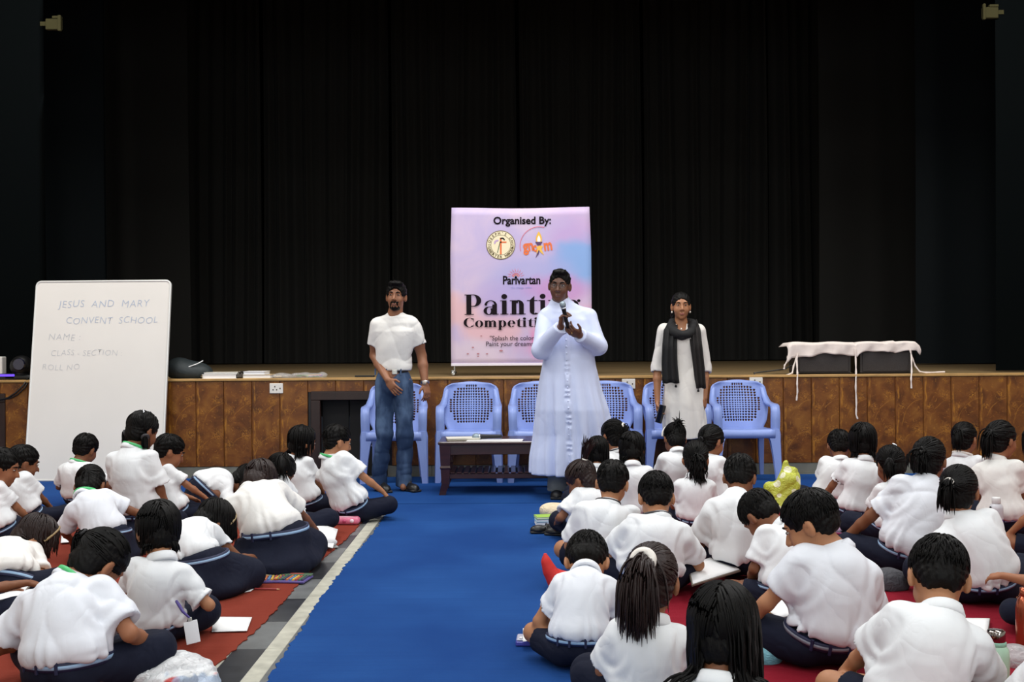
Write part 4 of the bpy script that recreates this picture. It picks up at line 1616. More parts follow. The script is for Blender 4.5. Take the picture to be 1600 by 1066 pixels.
def hair_cap(style, seed=0):
    key = (style, seed % 4)
    if key in CAPS:
        return CAPS[key]
    F = Field(.02)
    F.add(ell((0, -.014, .030), (.080, .100, .088)))
    if style == 'short':
        F.add(ell((0, -.055, -.022), (.060, .042, .05)), .02)
        F.sub(ell((0, .112, -.035), (.092, .082, .098)), .008)
        F.sub(half((0, -.06, -.062), nrm(V3(0, .35, 1)) * 1.0), .004)
    elif style == 'tight':
        F = Field(.02)
        F.add(ell((0, -.014, .030), (.0775, .0965, .0845)))
        F.add(ell((0, -.055, -.022), (.058, .040, .05)), .02)
        F.sub(ell((0, .118, -.035), (.095, .080, .102)), .008)
        F.sub(half((0, -.06, -.068), nrm(V3(0, .35, 1))), .004)
    else:
        F.add(ell((0, -.045, -.030), (.066, .055, .062)), .02)
        F.sub(ell((0, .112, -.04), (.090, .080, .104)), .008)
        F.sub(half((0, -.06, -.085), nrm(V3(0, .25, 1))), .004)
    for sx in (-1, 1):
        F.sub(ell((sx * .088, .006, -.045), (.030, .034, .048)), .006)
    r = np.random.RandomState(seed % 4 + 3)
    ph = r.uniform(0, 6, 3)

    def disp(P):
        a = np.arctan2(P[..., 0], P[..., 2] + .01)
        b = np.arctan2(P[..., 0], -P[..., 1])
        return .0022 * np.sin(a * 17 + 9 * P[..., 1] * 8 + ph[0]) + .0016 * np.sin(b * 29 + ph[1] + 60 * P[..., 2])
    F.disp, F.damp = disp, .006
    me = F.mesh(.006)
    CAPS[key] = me
    return me


def push(P, F, gap):
    """moves points out of field F"""
    e = .004
    for _ in range(2):
        d = F.ev(P)
        m = d < gap
        if not m.any():
            return P
        Q = P[m]
        g = np.stack([F.ev(Q + V3(e, 0, 0)) - F.ev(Q - V3(e, 0, 0)), F.ev(Q + V3(0, e, 0)) - F.ev(Q - V3(0, e, 0)), F.ev(Q + V3(0, 0, e)) - F.ev(Q - V3(0, 0, e))], -1)
        g /= np.linalg.norm(g, axis=-1, keepdims=True) + 1e-9
        P[m] = Q + g * np.minimum(gap - d[m], .05)[:, None]
    return P


def hang(starts, dirs, steps, ds, stiff, F, gap, rng, wave=0.0, wfreq=5.0, clump=None):
    P, v = starts.copy(), dirs / (np.linalg.norm(dirs, axis=1, keepdims=True) + 1e-9)
    out = [P.copy()]
    ph = rng.uniform(0, 6.28, (len(P), 2)) * .35
    L = ds * rng.uniform(.78, 1.05, (len(P), 1))
    for k in range(steps):
        v = v * stiff + np.array([0, 0, -1.0]) * (1 - stiff)
        if wave:
            v = v + wave * np.stack([np.sin(k * wfreq * .35 + ph[:, 0]), np.cos(k * wfreq * .31 + ph[:, 1]), np.zeros(len(P))], 1)
        v /= np.linalg.norm(v, axis=1, keepdims=True) + 1e-9
        Q = P + v * L
        if F is not None:
            Q = push(Q, F, gap)
        v = (Q - P)
        v /= np.linalg.norm(v, axis=1, keepdims=True) + 1e-9
        P = Q
        out.append(P.copy())
    return np.stack(out, 1)


def make_hair(root, style, c, R, hs, seed, F, mat_, opt, near):
    """cap plus combed strands; F: what hair must not enter (kid's frame)"""
    rng = np.random.RandomState(seed)
    M = Matrix.Translation(c) @ Matrix(R.tolist()).to_4x4() @ Matrix.Scale(hs, 4)
    W = lambda p: c + (np.asarray(p) * hs) @ R.T
    cap = link('hair', hair_cap('short' if style == 'short' else 'tight' if style == 'tight' else 'long', seed), None, root)
    if not cap.data.materials:
        cap.data.materials.append(HAIRM)
    if mat_ is not HAIRM:
        cap.material_slots[0].link = 'OBJECT'
        cap.material_slots[0].material = mat_
    cap.matrix_basis = M
    cc, rr = np.array([0, -.014, .030]), np.array([.0815, .1015, .0895])

    def scalp(d, k=1.0):
        return cc + d * rr * k
    if style in ('short', 'tight'):
        n = 520 if near else 170
        d = rng.normal(size=(n * 3, 3))
        d /= np.linalg.norm(d, axis=1, keepdims=True)
        d = d[((d[:, 1] < .45) | (d[:, 2] > .55)) & (d[:, 2] > -.42 - .3 * d[:, 1]) & ~((np.abs(d[:, 0]) > .75) & (d[:, 2] < 0))][:n]
        crown = np.array([.1, -.35, .93])
        lines = []
        t = d - crown
        t -= d * (t * d).sum(1, keepdims=True)
        t /= np.linalg.norm(t, axis=1, keepdims=True) + 1e-9
        t += rng.normal(0, .22, t.shape)
        for k in range(5):
            q = d + t * (k * .085)
            q /= np.linalg.norm(q, axis=1, keepdims=True)
            lines.append(W(scalp(q, .988 + .0075 * k * (1.2 if style == 'short' else .6))))
        link('hair_strands', strand_mesh(np.stack(lines, 1), .0026 * hs), mat_, root)['kind'] = 'stuff'
        return
    if style in ('bob', 'loose'):
        n = (360 if near else 170)
        d = rng.normal(size=(n * 4, 3))
        d /= np.linalg.norm(d, axis=1, keepdims=True)
        d = d[((d[:, 1] < .35) | (d[:, 2] > .75)) & (d[:, 2] > -.25)][:n]
        g = R.T @ V3(0, 0, -1)
        pts = [W(scalp(d, 1.0))]
        q = d.copy()
        part = np.where(d[:, 0:1] >= 0, 1.0, -1.0)
        for k in range(7):
            t = g[None] + np.array([0, -.25, -.25]) + part * np.array([[.35, 0, 0]])
            t = t - q * (t * q).sum(1, keepdims=True)
            q = q + t * .16
            q /= np.linalg.norm(q, axis=1, keepdims=True)
            # stop strands from crossing the face
            fr = q[:, 1] > .42
            q[fr & (q[:, 2] < .5), 1] = .42
            q /= np.linalg.norm(q, axis=1, keepdims=True)
            pts.append(W(scalp(q, 1.01 + .008 * k)))
        P = np.stack(pts, 1)
        L = opt.get('len', .10 if style == 'bob' else .2)
        v = P[:, -1] - P[:, -2] + np.array([0, 0, -.03])
        T = hang(P[:, -1], v, 9, L / 9, .75, F, .009, rng, opt.get('wave', .06 if style == 'bob' else .16))
        P = np.concatenate([P, T[:, 1:]], 1)
        link('hair_strands', strand_mesh(P, .0052 * hs, 3), mat_, root)['kind'] = 'stuff'
        return
    # combed back to one or two ties
    ties = opt.get('ties', [(0, -.108, .045)])
    n = 210 if near else 110
    d = rng.normal(size=(n * 4, 3))
    d /= np.linalg.norm(d, axis=1, keepdims=True)
    d = d[((d[:, 1] < .4) | (d[:, 2] > .6)) & (d[:, 2] > -.6)][:n]
    lines = []
    for i, q in enumerate(d):
        tie = min(ties, key=lambda t: (t[0] - q[0] * .08) ** 2) if len(ties) > 1 else ties[0]
        e = nrm((np.array(tie) - cc) / rr)
        ln = []
        for k in range(8):
            u = k / 7
            w = q * (1 - u) + e * u
            w = nrm(w)
            ln.append(scalp(w, .995 + .015 * u))
        lines.append(W(np.array(ln)))
    link('hair_strands', strand_mesh(np.array(lines), .0036 * hs, 3), mat_, root)['kind'] = 'stuff'
    for ti, tie in enumerate(ties):
        tp = W(np.array(tie))
        out = R @ nrm(np.array(tie) - cc)
        L, m = opt.get('len', .2), int(opt.get('count', 60 if near else 36) * (3.0 if near else 1.6))
        wd = opt.get('width', .018)
        st = tp + rng.normal(0, 1, (m, 3)) * .009 * hs
        dv = out + rng.normal(0, opt.get('spread', .28), (m, 3)) + np.array([0, 0, opt.get('lift', 0.0)])
        T = hang(st, dv, 12, L / 12, opt.get('stiff', .68), F, .01, rng, opt.get('wave', .05), opt.get('wfreq', 5))
        nm = 'braid' if style == 'pig' else 'ponytail'
        mean = T.mean(0)
        sd_ = np.sqrt(((T - mean) ** 2).sum(-1).mean(0))
        kk = np.linspace(0, 1, len(mean))
        core = MB().tube(list(mean[:-2]), list(np.clip(sd_[:-2] * .95, .010, .05) * np.clip((1.05 - kk[:-2]) * 2.2, .1, 1)), 10).build(nm, mat_, root)
        so = link('strands', strand_mesh(T, wd * .19 * hs, 3), mat_, core)
        so['kind'] = 'stuff'
        if opt.get('band', True):
            Rt = np.stack([nrm(np.cross(out, [0.1, .2, 1.0])), nrm(np.cross(out, nrm(np.cross(out, [0.1, .2, 1.0])))), out], 1)
            f = Field(.01).add(torus(tp + out * .006, Rt, .017 * hs * opt.get('bsize', 1.0), .0085 * hs * opt.get('bsize', 1.0)))
            blob(f, 'hair_tie', opt.get('bandmat', WHITEBAND), .004, root)


def child(lab, base, head, lean=.08, yaw=0, hyaw=None, pitch=25, roll=0, hair='short', legs='cross', wear='shorts', s=None, hs=1.0, skin=0, shirt=0,
          belt=True, hands=None, curv=.05, twist=0, lany=None, face=False, opt=None, hairm=None, seed=None, stripe=None, shoes=False, pz=None, out=1.0, clip=None, shz=0.0, sleeves=.76, kneeup=None, group=None, kw=1.0):
    """base: floor pixel under the hips, head: pixel of the head centre; all built in metres around the floor point"""
    opt = opt or {}
    seed = int(base[0] * 7 + base[1]) if seed is None else seed
    rng = random.Random(seed)
    g = ground(*base)
    Y = g[1]
    near = Y < 5.2
    hb = min(max(Y * .0020, .0080), .0135)
    hc = min(max(Y * .0016, .0069), .012)
    ya = rad(yaw)
    Rz = np.array(Matrix.Rotation(-ya, 3, 'Z'))
    org = V3(g[0], g[1], .009)
    Hd = Rz @ (at(head[0], head[1], Y + lean) - org)
    hyaw = yaw if hyaw is None else hyaw
    Rh = rot(rad(hyaw - yaw), rad(pitch), rad(roll))
    N = Hd + Rh @ (V3(0, -.034, -.128) * hs)
    pz_ = (.105 if legs == 'cross' else .175) if pz is None else pz
    if s is None:
        P0 = V3(0, 0, pz_)
        s = min(max((np.linalg.norm(N - P0) + .02) / .385, .84), 1.16)
    s *= .885
    pz_ *= s
    P0 = V3(0, 0, pz_)
    dvec = N - P0
    up = nrm(dvec)
    bk = V3(0, -1, .55)
    bk = nrm(bk - up * float(bk @ up))
    C = (P0 + N) / 2 + bk * curv * s * 1.6 + V3(0, 0, shz)
    C[0] = P0[0] * .8 + N[0] * .2
    B = lambda t: (1 - t) ** 2 * P0 + 2 * t * (1 - t) * C + t * t * N
    Tn = lambda t: nrm(2 * (1 - t) * (C - P0) + 2 * t * (N - C))

    def FR(t):
        r = np.array(Matrix.Rotation(rad(twist) * t, 3, 'Z')) @ V3(1, 0, 0)
        T = Tn(t)
        r = nrm(r - T * float(r @ T))
        return np.stack([r, np.cross(T, r), T], 1)
    A = lambda *a: np.array(a) * s
    R9 = FR(.88)
    S = B(.85)
    sh = [S + R9 @ A(sd * .122, .014, -.006) for sd in (-1, 1)]
    # arms
    if hands is None:
        hands = [(-.10, .20, .10), (.12, .20, .10)]
        hy = max(N[1] + .10 * s, .24 * s)
        hands = [(-.12 * s, hy, .11 * s), (.12 * s, hy + .02, .10 * s)]
        hx = N[0]
        hands = [(hx * .7 + a, b, c) for a, b, c in hands]
    arms = []
    for i, sd in enumerate((-1, 1)):
        tgt = np.array(hands[i], float)
        pole = V3(sd * .62 * out, -.30, -.55)
        el, wr = ik(sh[i], tgt, .215 * s, .195 * s, pole)
        arms.append((sh[i], el, wr, sd))
    # legs
    if legs == 'cross':
        K = [V3(-.235 * kw, .195, .115) * s, V3(.235 * kw, .195, .115) * s]
        if kneeup:
            K = [K[0] * np.array([1, 1, 1 + kneeup]), K[1] * np.array([1, 1, 1 + kneeup])]
        leg = [(V3(-.075, .015, .082) * s, K[0], V3(.07, .30, .06) * s, V3(.15, .29, .045) * s), (V3(.075, .015, .082) * s, K[1], V3(-.07, .27, .06) * s, V3(-.15, .25, .045) * s)]
    elif legs == 'kneel':
        leg = [(V3(-.08, -.01, .17) * s, V3(-.12, .29, .07) * s, V3(-.10, -.08, .05) * s, V3(-.09, -.19, .035) * s), (V3(.08, -.01, .17) * s, V3(.12, .29, .07) * s, V3(.10, -.08, .05) * s, V3(.09, -.19, .035) * s)]
    else:   # legs folded to the right ('sideR') or left ('sideL')
        q = 1 if legs == 'sideR' else -1
        leg = [(V3(-.075 * q, .0, .10) * s, V3(.02 * q, .30, .09) * s, V3(.25 * q, .14, .06) * s, V3(.36 * q, .10, .045) * s), (V3(.075 * q, .0, .10) * s, V3(.24 * q, .24, .11) * s, V3(.33 * q, .0, .06) * s, V3(.40 * q, -.07, .045) * s)]
    # --- the body: one continuous skin
    F = Field(.02)
    head_prims(F, Hd, Rh, hs)
    F.add(cone(N - Tn(1) * .02 * s, Hd + Rh @ (V3(0, -.018, -.045) * hs), .043 * hs, .041 * hs), .02)
    F.add(cone(P0, B(.5), .055 * s, .06 * s), .03)
    F.add(cone(B(.5), N, .06 * s, .045 * s), .03)
    for a, e, w, sd in arms:
        F.add(cone(S, a, .045 * s, .040 * s), .03)
        F.add(cone(a, e, .036 * s, .030 * s), .015)
        m = e * .65 + w * .35
        F.add(cone(e, m, .030 * s, .0295 * s), .012)
        F.add(cone(m, w, .0295 * s, .0205 * s), .012)
        d = nrm(w - e)
        hand(F, w, nrm(d + V3(0, .15, -.35)), V3(-sd * .35, .1, -.9), sd, .78 * s, .55)
    for hp, kn, an, ft in leg:
        F.add(cone(P0, hp, .06 * s, .07 * s), .03)
        F.add(cone(hp, kn, .074 * s, .048 * s), .025)
        mm = kn * .6 + an * .4
        F.add(cone(kn, mm, .046 * s, .044 * s), .02)
        F.add(cone(mm, an, .044 * s, .029 * s), .02)
        F.add(cone(an, ft, .028 * s, .022 * s), .02)
    F.inter(half((0, 0, .0), (0, 0, -1)))
    root = link('person', F.mesh(hb), SKINS[skin], None, org, ya)
    tag(root, lab, 'person', group)
    # --- shirt
    G = Field(.05 * s)
    for t, a, b, c in ((.150, .148, .116, .036), (.21, .142, .112, .046), (.32, .131, .104, .10), (.60, .138, .104, .115), (.80, .126, .09, .08)):
        G.add(ell(B(t), A(a, b, c), FR(t)))
    G.add(cone(sh[0], sh[1], .043 * s), .04 * s)
    for q in sh:
        G.add(cone(q * .8 + S * .2, N - Tn(1) * .022 * s, .034 * s, .036 * s), .045 * s)
    G.add(cone(S - Tn(.9) * .02, N - Tn(1) * .012, .066 * s, .046 * s), .045 * s)
    for a, e, w, sd in arms:
        e2 = a + (e - a) * sleeves
        ax = nrm(e - a)
        f = cone(a, a + (e - a) * (sleeves + .12), .049 * s, .067 * s)
        f = cut(f, half(e2, ax))
        G.add(f, .035 * s)
        G.sub(cut(cone(e2 - ax * .03, e2 + ax * .05, .034 * s, .048 * s), half(e2 - ax * .02, -ax)), .004)
    Rn = np.stack([Rh[:, 0], nrm(np.cross(nrm(Hd - N + up * .05), Rh[:, 0])), nrm(Hd - N + up * .05)], 1)
    G.inter(half(B(.108), -Tn(.108)), .01)
    G.inter(half((0, 0, .005), (0, 0, -1)))
    solid = Field(0)
    gfun = lambda P, G=G: G.ev(P)
    w1 = folds(seed, .027 * s, 14, tuple(Tn(.5) * .8 + R9[:, 0] * rng.uniform(-.9, .9)))
    w2 = folds(seed + 5, .015 * s, 34, tuple(R9[:, 0] + Tn(.5) * rng.uniform(-.5, .5)))
    R13, c13, T13 = FR(.15), B(.12), Tn(.13)
    ga, gb = rng.uniform(0, 6), rng.uniform(0, 6)

    def gather(P):
        q = (P - c13) @ R13
        an = np.arctan2(q[..., 1], q[..., 0])
        u = q[..., 2] / s
        env = np.exp(-(np.maximum(u, 0) / (.075 + .04 * np.sin(3 * an + ga))) ** 2)
        d = .0055 * env * np.sin(11 * an + 2.5 * np.sin(4 * an + gb) + 6 * u * np.sin(an * 2 + ga))
        for q_ in sh:
            r_ = np.sqrt(((P - q_ + Tn(.8) * .05 * s) ** 2).sum(-1)) / s
            d = d + .0035 * np.sin(r_ * 125 + ga) * np.exp(-((r_ - .09) / .045) ** 2)
        return d * s
    G.disp, G.damp = (lambda P: w1(P) + w2(P) + gather(P)), .03
    sm = SHIRTS[shirt]
    link('shirt', G.mesh(hc), sm, root)
    # --- collar, folded over
    cvs = []
    nn = 28
    for (rr_, dz) in ((.047, .030), (.052, .034), (.057, .030), (.064, .004), (.060, -.006), (.050, .0), (.045, .012)):
        for k in range(nn):
            a = 2 * math.pi * k / nn
            fr = max(0, math.sin(a)) ** 3
            cvs.append(N + Rn @ (V3(math.cos(a) * rr_ * .98, math.sin(a) * rr_ * 1.04, dz - .016 * fr - .006) * hs))
    cq = [(i * nn + k, i * nn + (k + 1) % nn, ((i + 1) % 7) * nn + (k + 1) % nn, ((i + 1) % 7) * nn + k) for i in range(7) for k in range(nn)]
    link('collar', quad_mesh(np.array(cvs), np.array(cq)), sm, root)
    # --- lower garment
    Lf = Field(.05 * s)
    R0 = FR(.05)
    Lf.add(ell(P0 + V3(0, -.004, -.008 * s), A(.132, .106, .080)))
    Lf.add(ell(B(.07), A(.122, .096, .05), R0), .03)
    if wear == 'skirt':
        if legs == 'cross':
            for hp, kn, an, ft in leg:
                Lf.add(cone(hp, kn, .08 * s, .075 * s), .05 * s)
                Lf.add(cone(kn, an, .075 * s, .055 * s), .05 * s)
            Lf.add(ell(V3(0, .17, .06) * s, A(.2, .15, .06)), .05)
        elif legs == 'kneel':
            for hp, kn, an, ft in leg:
                Lf.add(cone(hp, kn, .095 * s, .085 * s), .06 * s)
                Lf.add(cone(hp, an, .10 * s, .085 * s), .06 * s)
            Lf.add(ell(V3(0, .04, .045) * s, A(.24, .27, .075)), .07)
        else:
            for hp, kn, an, ft in leg:
                Lf.add(cone(hp, kn, .098 * s, .075 * s), .05 * s)
                Lf.add(cone(kn, an, .075 * s, .055 * s), .05 * s)
    else:
        end = 1.0 if wear == 'trousers' else .74
        for hp, kn, an, ft in leg:
            e2 = hp + (kn - hp) * end
            if wear == 'trousers':
                Lf.add(cone(hp, kn, .08 * s, .066 * s), .04 * s)
                Lf.add(cone(kn, an, .064 * s, .044 * s), .025 * s)
            else:
                ax = nrm(kn - hp)
                Lf.add(cut(cone(hp, kn, .08 * s, .072 * s), half(e2, ax)), .03 * s)
    Lf.inter(half((0, 0, .002), (0, 0, -1)))
    Lf.inter(half(B(.13), Tn(.13)), .006)
    v1 = folds(seed + 9, .013 * s, 19, (1.0, .3, .2))
    v2 = folds(seed + 11, .016 * s, 30, (.8, .8, .1))
    Lf.disp, Lf.damp = (lambda P: v1(P) + (v2(P) if wear == 'skirt' else 0)), .018
    link('skirt' if wear == 'skirt' else wear, Lf.mesh(hc * 1.1), NAVY, root)
    # --- belt with a stripe and loops
    if belt:
        U = Field(.0)
        U.add(ell(P0 + V3(0, -.004, -.008 * s), A(.132, .106, .080))).add(ell(B(.07), A(.122, .096, .05), R0), .03).add(ell(B(.13), A(.128, .100, .03), R0), .02)
        Rb = FR(.10)
        tb_ = nrm(Tn(.1) * V3(.35, 1, 1))
        xr_ = nrm(Rb[:, 0] - tb_ * float(Rb[:, 0] @ tb_))
        Rb = np.stack([xr_, np.cross(tb_, xr_), tb_], 1)
        cb = B(.085)
        U.add(_as(Lf), 0)
        o, rd = band(U, cb, Rb, .034 * s, BELTN, 'belt', root, .002, rmax=(.2 if legs == 'kneel' else .172) * s)
        st, _ = band(U, cb, Rb, .015 * s, STRIPEG if stripe else STRIPE, 'belt_stripe', o, .0035, thick=.0042, rmax=(.2 if legs == 'kneel' else .172) * s)
        n = len(rd)
        for k in (int(n * .70), int(n * .80), int(n * .62)):
            a = 2 * math.pi * k / n
            dr = math.cos(a) * Rb[:, 0] + math.sin(a) * Rb[:, 1]
            Rl = np.stack([np.cross(dr, Rb[:, 2]), dr, Rb[:, 2]], 1)
            M = Matrix.Translation(cb + dr * (rd[k] + .006)) @ Matrix(Rl.tolist()).to_4x4()
            MB().box((-.006 * s, -.004, -.023 * s), (.006 * s, .0045, .023 * s), .001, M).build('belt_loop', BELTN, o)
    if lany:
        U = Field(.0)
        U.add(_as(G))
        U.add(cone(N - Rn[:, 2] * .05, N + Rn[:, 2] * .06, .0555 * hs), 0)
        band(U, N + Rn[:, 2] * .019 * hs, Rn, .009 if lany is DARKBAND else .017, lany, 'lanyard', root, .003, rmax=.085, n=32, rmin=.02, thick=.003)
    if shoes:
        for k, (hp, kn, an, ft) in enumerate(leg):
            f = Field(.015).add(cone(an, ft, .036 * s, .032 * s)).add(cone(ft, ft + nrm(ft - an) * .03, .034 * s, .026 * s))
            blob(f, 'shoe', shoes if not isinstance(shoes, bool) else SHOEB, .006, root)
    # --- hair
    coll = Field(0).add(_as(G)).add(cone(N, Hd + Rh @ (V3(0, -.01, -.02) * hs), .048 * hs), 0)
    make_hair(root, hair, Hd, Rh, hs, seed, coll, hairm or HAIRM, opt, near)
    if face:
        eyes(root, Hd, Rh, hs)
    for ex in opt.get('extra', ()):
        ex(root, Hd, Rh, hs, N, s, arms)
    KIDS.append((root, arms, s, Hd, org, ya))
    return root


def _as(F):
    f = lambda P: F.ev(P)
    return f


KIDS = []


def headband(m):
    def ex(root, Hd, Rh, hs, N, s, arms):
        pts = []
        for k in range(25):
            a = math.pi * k / 24
            pts.append(Hd + Rh @ (V3(.085 * math.cos(a), .02, .028 + .094 * math.sin(a)) * hs))
        MB().tube(pts, .006 * hs, 6).build('headband', m, root)
    return ex


def hairclip(x, y, z):
    def ex(root, Hd, Rh, hs, N, s, arms):
        d = nrm(V3(x, y, z))
        p = V3(0, -.014, .03) + d * V3(.084, .104, .092)
        q = p + nrm(np.cross(d, V3(.3, 1, 0))) * .028
        MB().tube([Hd + Rh @ (p * hs), Hd + Rh @ ((p + q) / 2 * hs * 1.01), Hd + Rh @ (q * hs)], [.004, .006, .004], 6).build('hair_clip', mat('chrome', rgb(200, 205, 210), .25, metal=1), root)
    return ex


def collar_flaps(m):
    return None

# ------------------------------------------------------------------ the children
SB = dict(bandmat=mat('black_hair_tie', rgb(22, 20, 24), .7), bsize=.8)
BL = 'child in white shirt '
# --- left block, back to front
child(BL + 'with green lanyard, sitting right below the middle of the whiteboard', (125, 793), (134, 702), .06, -12, -18, 22, 6, 'short', s=.92, lany=GREEN, skin=1, hands=[(-.16, .2, .12), (.16, .22, .12)])
child(BL + 'bent flat forward near the stage, back seen beside the dark door', (318, 800), (384, 752), .12, -72, -72, 65, 0, 'loose', 'kneel', 'skirt', s=1.0, curv=.06, skin=1, opt=dict(len=.12))
child(BL + 'sitting close to the dark door, beside the child with green collar', (481, 806), (473, 691), .06, -25, -48, 12, 4, 'bob', 'cross', 'skirt', face=True, opt=dict(len=.10), skin=0, kw=.75)
child(BL + 'with green collar band, sitting nearest the standing man in jeans', (552, 816), (527, 690), .05, -30, -58, 16, 0, 'tight', 'cross', 'trousers', lany=GREEN, face=True, hands=[(-.1, .26, .12), (.22, .22, .09)], skin=2, kw=.85)
child(BL + 'kneeling tall before the whiteboard, green lanyard round the neck', (216, 846), (223, 673), .04, -8, -32, 24, 0, 'pig', 'kneel', 'skirt', lany=GREEN, hs=1.03, hands=[(-.13, .20, .16), (.17, .06, .10)], opt=dict(ties=[(-.076, -.045, -.035), (.076, -.03, -.045)], len=.11, count=34, spread=.12, band=True, bandmat=DARKBAND, stiff=.35, extra=[hairclip(.55, -.55, .62)]), skin=1)
child(BL + 'turned right, in the row just right of the whiteboard', (277, 822), (265, 706), .06, -35, -62, 24, 0, 'short', 'cross', 'trousers', face=True, hands=[(-.05, .28, .1), (.20, .2, .09)], skin=0)
child(BL + 'looking right, second from the left picture edge', (46, 826), (37, 723), .06, -25, -50, 18, 0, 'short', 'cross', 'trousers', face=True, skin=1)
child(BL + 'cut by the left picture edge, seen in profile', (6, 852), (4, 730), .06, -40, -80, 18, 0, 'short', 'cross', 'trousers', face=True, skin=0)
child(BL + 'half hidden behind the big leaning child at the aisle', (457, 838), (438, 738), .10, -20, -45, 40, 0, 'pony', 'cross', 'skirt', opt=dict(ties=[(0.06, -.085, .06)], len=.2, stiff=.7, **SB), skin=1)
child(BL + 'leaning on spread arms in the middle of the left group', (165, 880), (141, 760), .24, 4, 2, 52, -4, 'pony', 'kneel', 'skirt', lany=GREEN, curv=.07, hands=[(-.26, .24, .08), (.32, .30, .12)], opt=dict(ties=[(0.0, -.095, .015)], len=.17, stiff=.5, count=44, bandmat=WHITEBAND, bsize=.7), skin=1, shirt=1)
child(BL + 'kneeling low at the aisle, over a white sheet', (428, 892), (405, 752), .28, -6, -10, 55, 0, 'loose', 'kneel', 'skirt', curv=.07, hands=[(-.10, .50, .10), (.10, .46, .12)], out=1.6, opt=dict(len=.12, wave=.22), hairm=HAIRB, skin=1, shirt=2, s=1.12)
child(BL + 'folded forward with head down, between the ID card and the aisle', (305, 932), (333, 818), .26, -30, -40, 62, 0, 'loose', 'kneel', 'skirt', curv=.07, s=1.0, opt=dict(len=.1, extra=[headband(mat('tan_band', rgb(150, 128, 90), .5))]), skin=1, hands=[(-.1, .44, .08), (-.03, .42, .10)])
child(BL + 'lying forward over the mat at the left picture edge', (10, 950), (54, 842), .36, -22, -60, 58, 0, 'loose', 'cross', 'skirt', curv=.05, s=1.0, shirt=2, hairm=HAIRB, skin=2, opt=dict(len=.08, extra=[headband(mat('tan_band', rgb(150, 128, 90), .5))]))
child(BL + 'wearing a white ID card at the hip, on the left', (240, 1008), (247, 829), .06, 6, 28, 20, 0, 'bob', 'cross', 'skirt', face=True, hands=[(-.14, .22, .12), (.17, .10, .14)], opt=dict(len=.055, wave=.03), skin=2)
child(BL + 'with bright green lanyard, nearest on the left, bowed forward', (105, 1090), (156, 880), .22, -8, -30, 52, 10, 'pony', 'cross', 'skirt', s=1.06, hs=1.02, lany=GREEN, curv=.06, hands=[(-.20, .20, .14), (.20, .22, .12)], opt=dict(ties=[(-.05, -.100, .03)], len=.13, stiff=.5, spread=.2, **SB), skin=0, shirt=1)
child(BL + 'mostly cut off left, one arm resting on a sheet', (-52, 990), (-48, 830), .05, -45, -45, 20, 0, 'short', 'cross', 'skirt', hands=[(-.1, .24, .12), (.13, .20, .19)], skin=1)
child(BL + 'cut off in the lower left corner', (-84, 1170), (-88, 960), .05, -10, -10, 20, 0, 'short', 'cross', 'shorts', skin=1)
# --- right block, back to front
child('child with only dark head visible before the white robe hem', (927, 806), (934, 706), .03, -10, -10, 12, 0, 'loose', 'cross', 'skirt', s=.84, hs=.9, opt=dict(len=.16, wave=.05), belt=False)
child(BL + 'with white hair tie, in the back row beside the white robe', (952, 797), (957, 681), .05, 20, 32, 12, 0, 'pony', 'cross', 'skirt', face=True, lany=DARKBAND, opt=dict(ties=[(.03, -.100, .055)], len=.08, bsize=.9), skin=0, s=.95)
child(BL + 'with white ribbon, sitting right in front of the standing woman', (1052, 790), (1054, 686), .06, 8, 10, 30, 4, 'pony', 'cross', 'skirt', opt=dict(ties=[(0, -.09, .075)], len=.07, spread=.5, stiff=.9, band=False, extra=[headband(WHITEBAND)]), skin=1)
child(BL + 'looking right, beside the chair at the end of the row', (1119, 802), (1112, 690), .05, -28, -52, 18, 0, 'pony', 'cross', 'skirt', face=True, opt=dict(ties=[(0.0, -.105, -.01)], len=.05, spread=.5, **SB), skin=0)
child(BL + 'with back turned, just right of the white robe', (999, 818), (987, 703), .06, -6, -4, 24, 0, 'loose', 'cross', 'skirt', opt=dict(len=.10, wave=.22), skin=1)
child(BL + 'leaning left beside the shoes at the aisle edge', (916, 846), (908, 750), .04, 14, 62, 34, 0, 'pony', 'cross', 'trousers', hairm=HAIRB, s=.95, kw=.62, opt=dict(ties=[(0, -.085, .085)], len=.15, stiff=.93, lift=.9, spread=.22, bandmat=WHITEBAND, bsize=.8), skin=1, belt=False, hands=[(-.15, .10, .10), (.06, .26, .12)])
child(BL + 'with long dark curls over the collar, behind the two boys', (1086, 832), (1087, 718), .06, -8, -14, 18, 0, 'pony', 'cross', 'skirt', opt=dict(ties=[(0.01, -.10, -.005)], len=.2, wave=.5, wfreq=6, count=80, width=.036, spread=.4, **SB), skin=0)
child(BL + 'seen partly behind a neighbour, far right of the yellow bag', (1294, 795), (1311, 697), .06, -12, -12, 25, 0, 'short', 'cross', 'trousers', skin=1)
child(BL + 'sitting straight, right of the yellow bag, back to camera', (1337, 823), (1348, 689), .05, -8, -12, 8, 0, 'bob', 'cross', 'skirt', opt=dict(len=.085, wave=.03), skin=1, hands=[(-.22, .12, .1), (.14, .24, .1)])
child(BL + 'in the back row at right, white lanyard, turned right', (1517, 800), (1507, 686), .05, -25, -45, 12, 0, 'pony', 'cross', 'skirt', lany=WHITEBAND, opt=dict(ties=[(0, -.105, .04)], len=.15, width=.026, **SB), skin=0)
child(BL + 'looking right, right of the purple bottle, blue striped belt', (1567, 838), (1565, 687), .06, -35, -62, 8, 0, 'pony', 'cross', 'skirt', face=True, opt=dict(ties=[(0, -.108, .035)], len=.17, width=.028, count=60, **SB), skin=0, shirt=2)
child(BL + 'at the right picture edge in the back row', (1625, 806), (1618, 694), .05, 10, 20, 10, 0, 'bob', 'cross', 'skirt', skin=1)
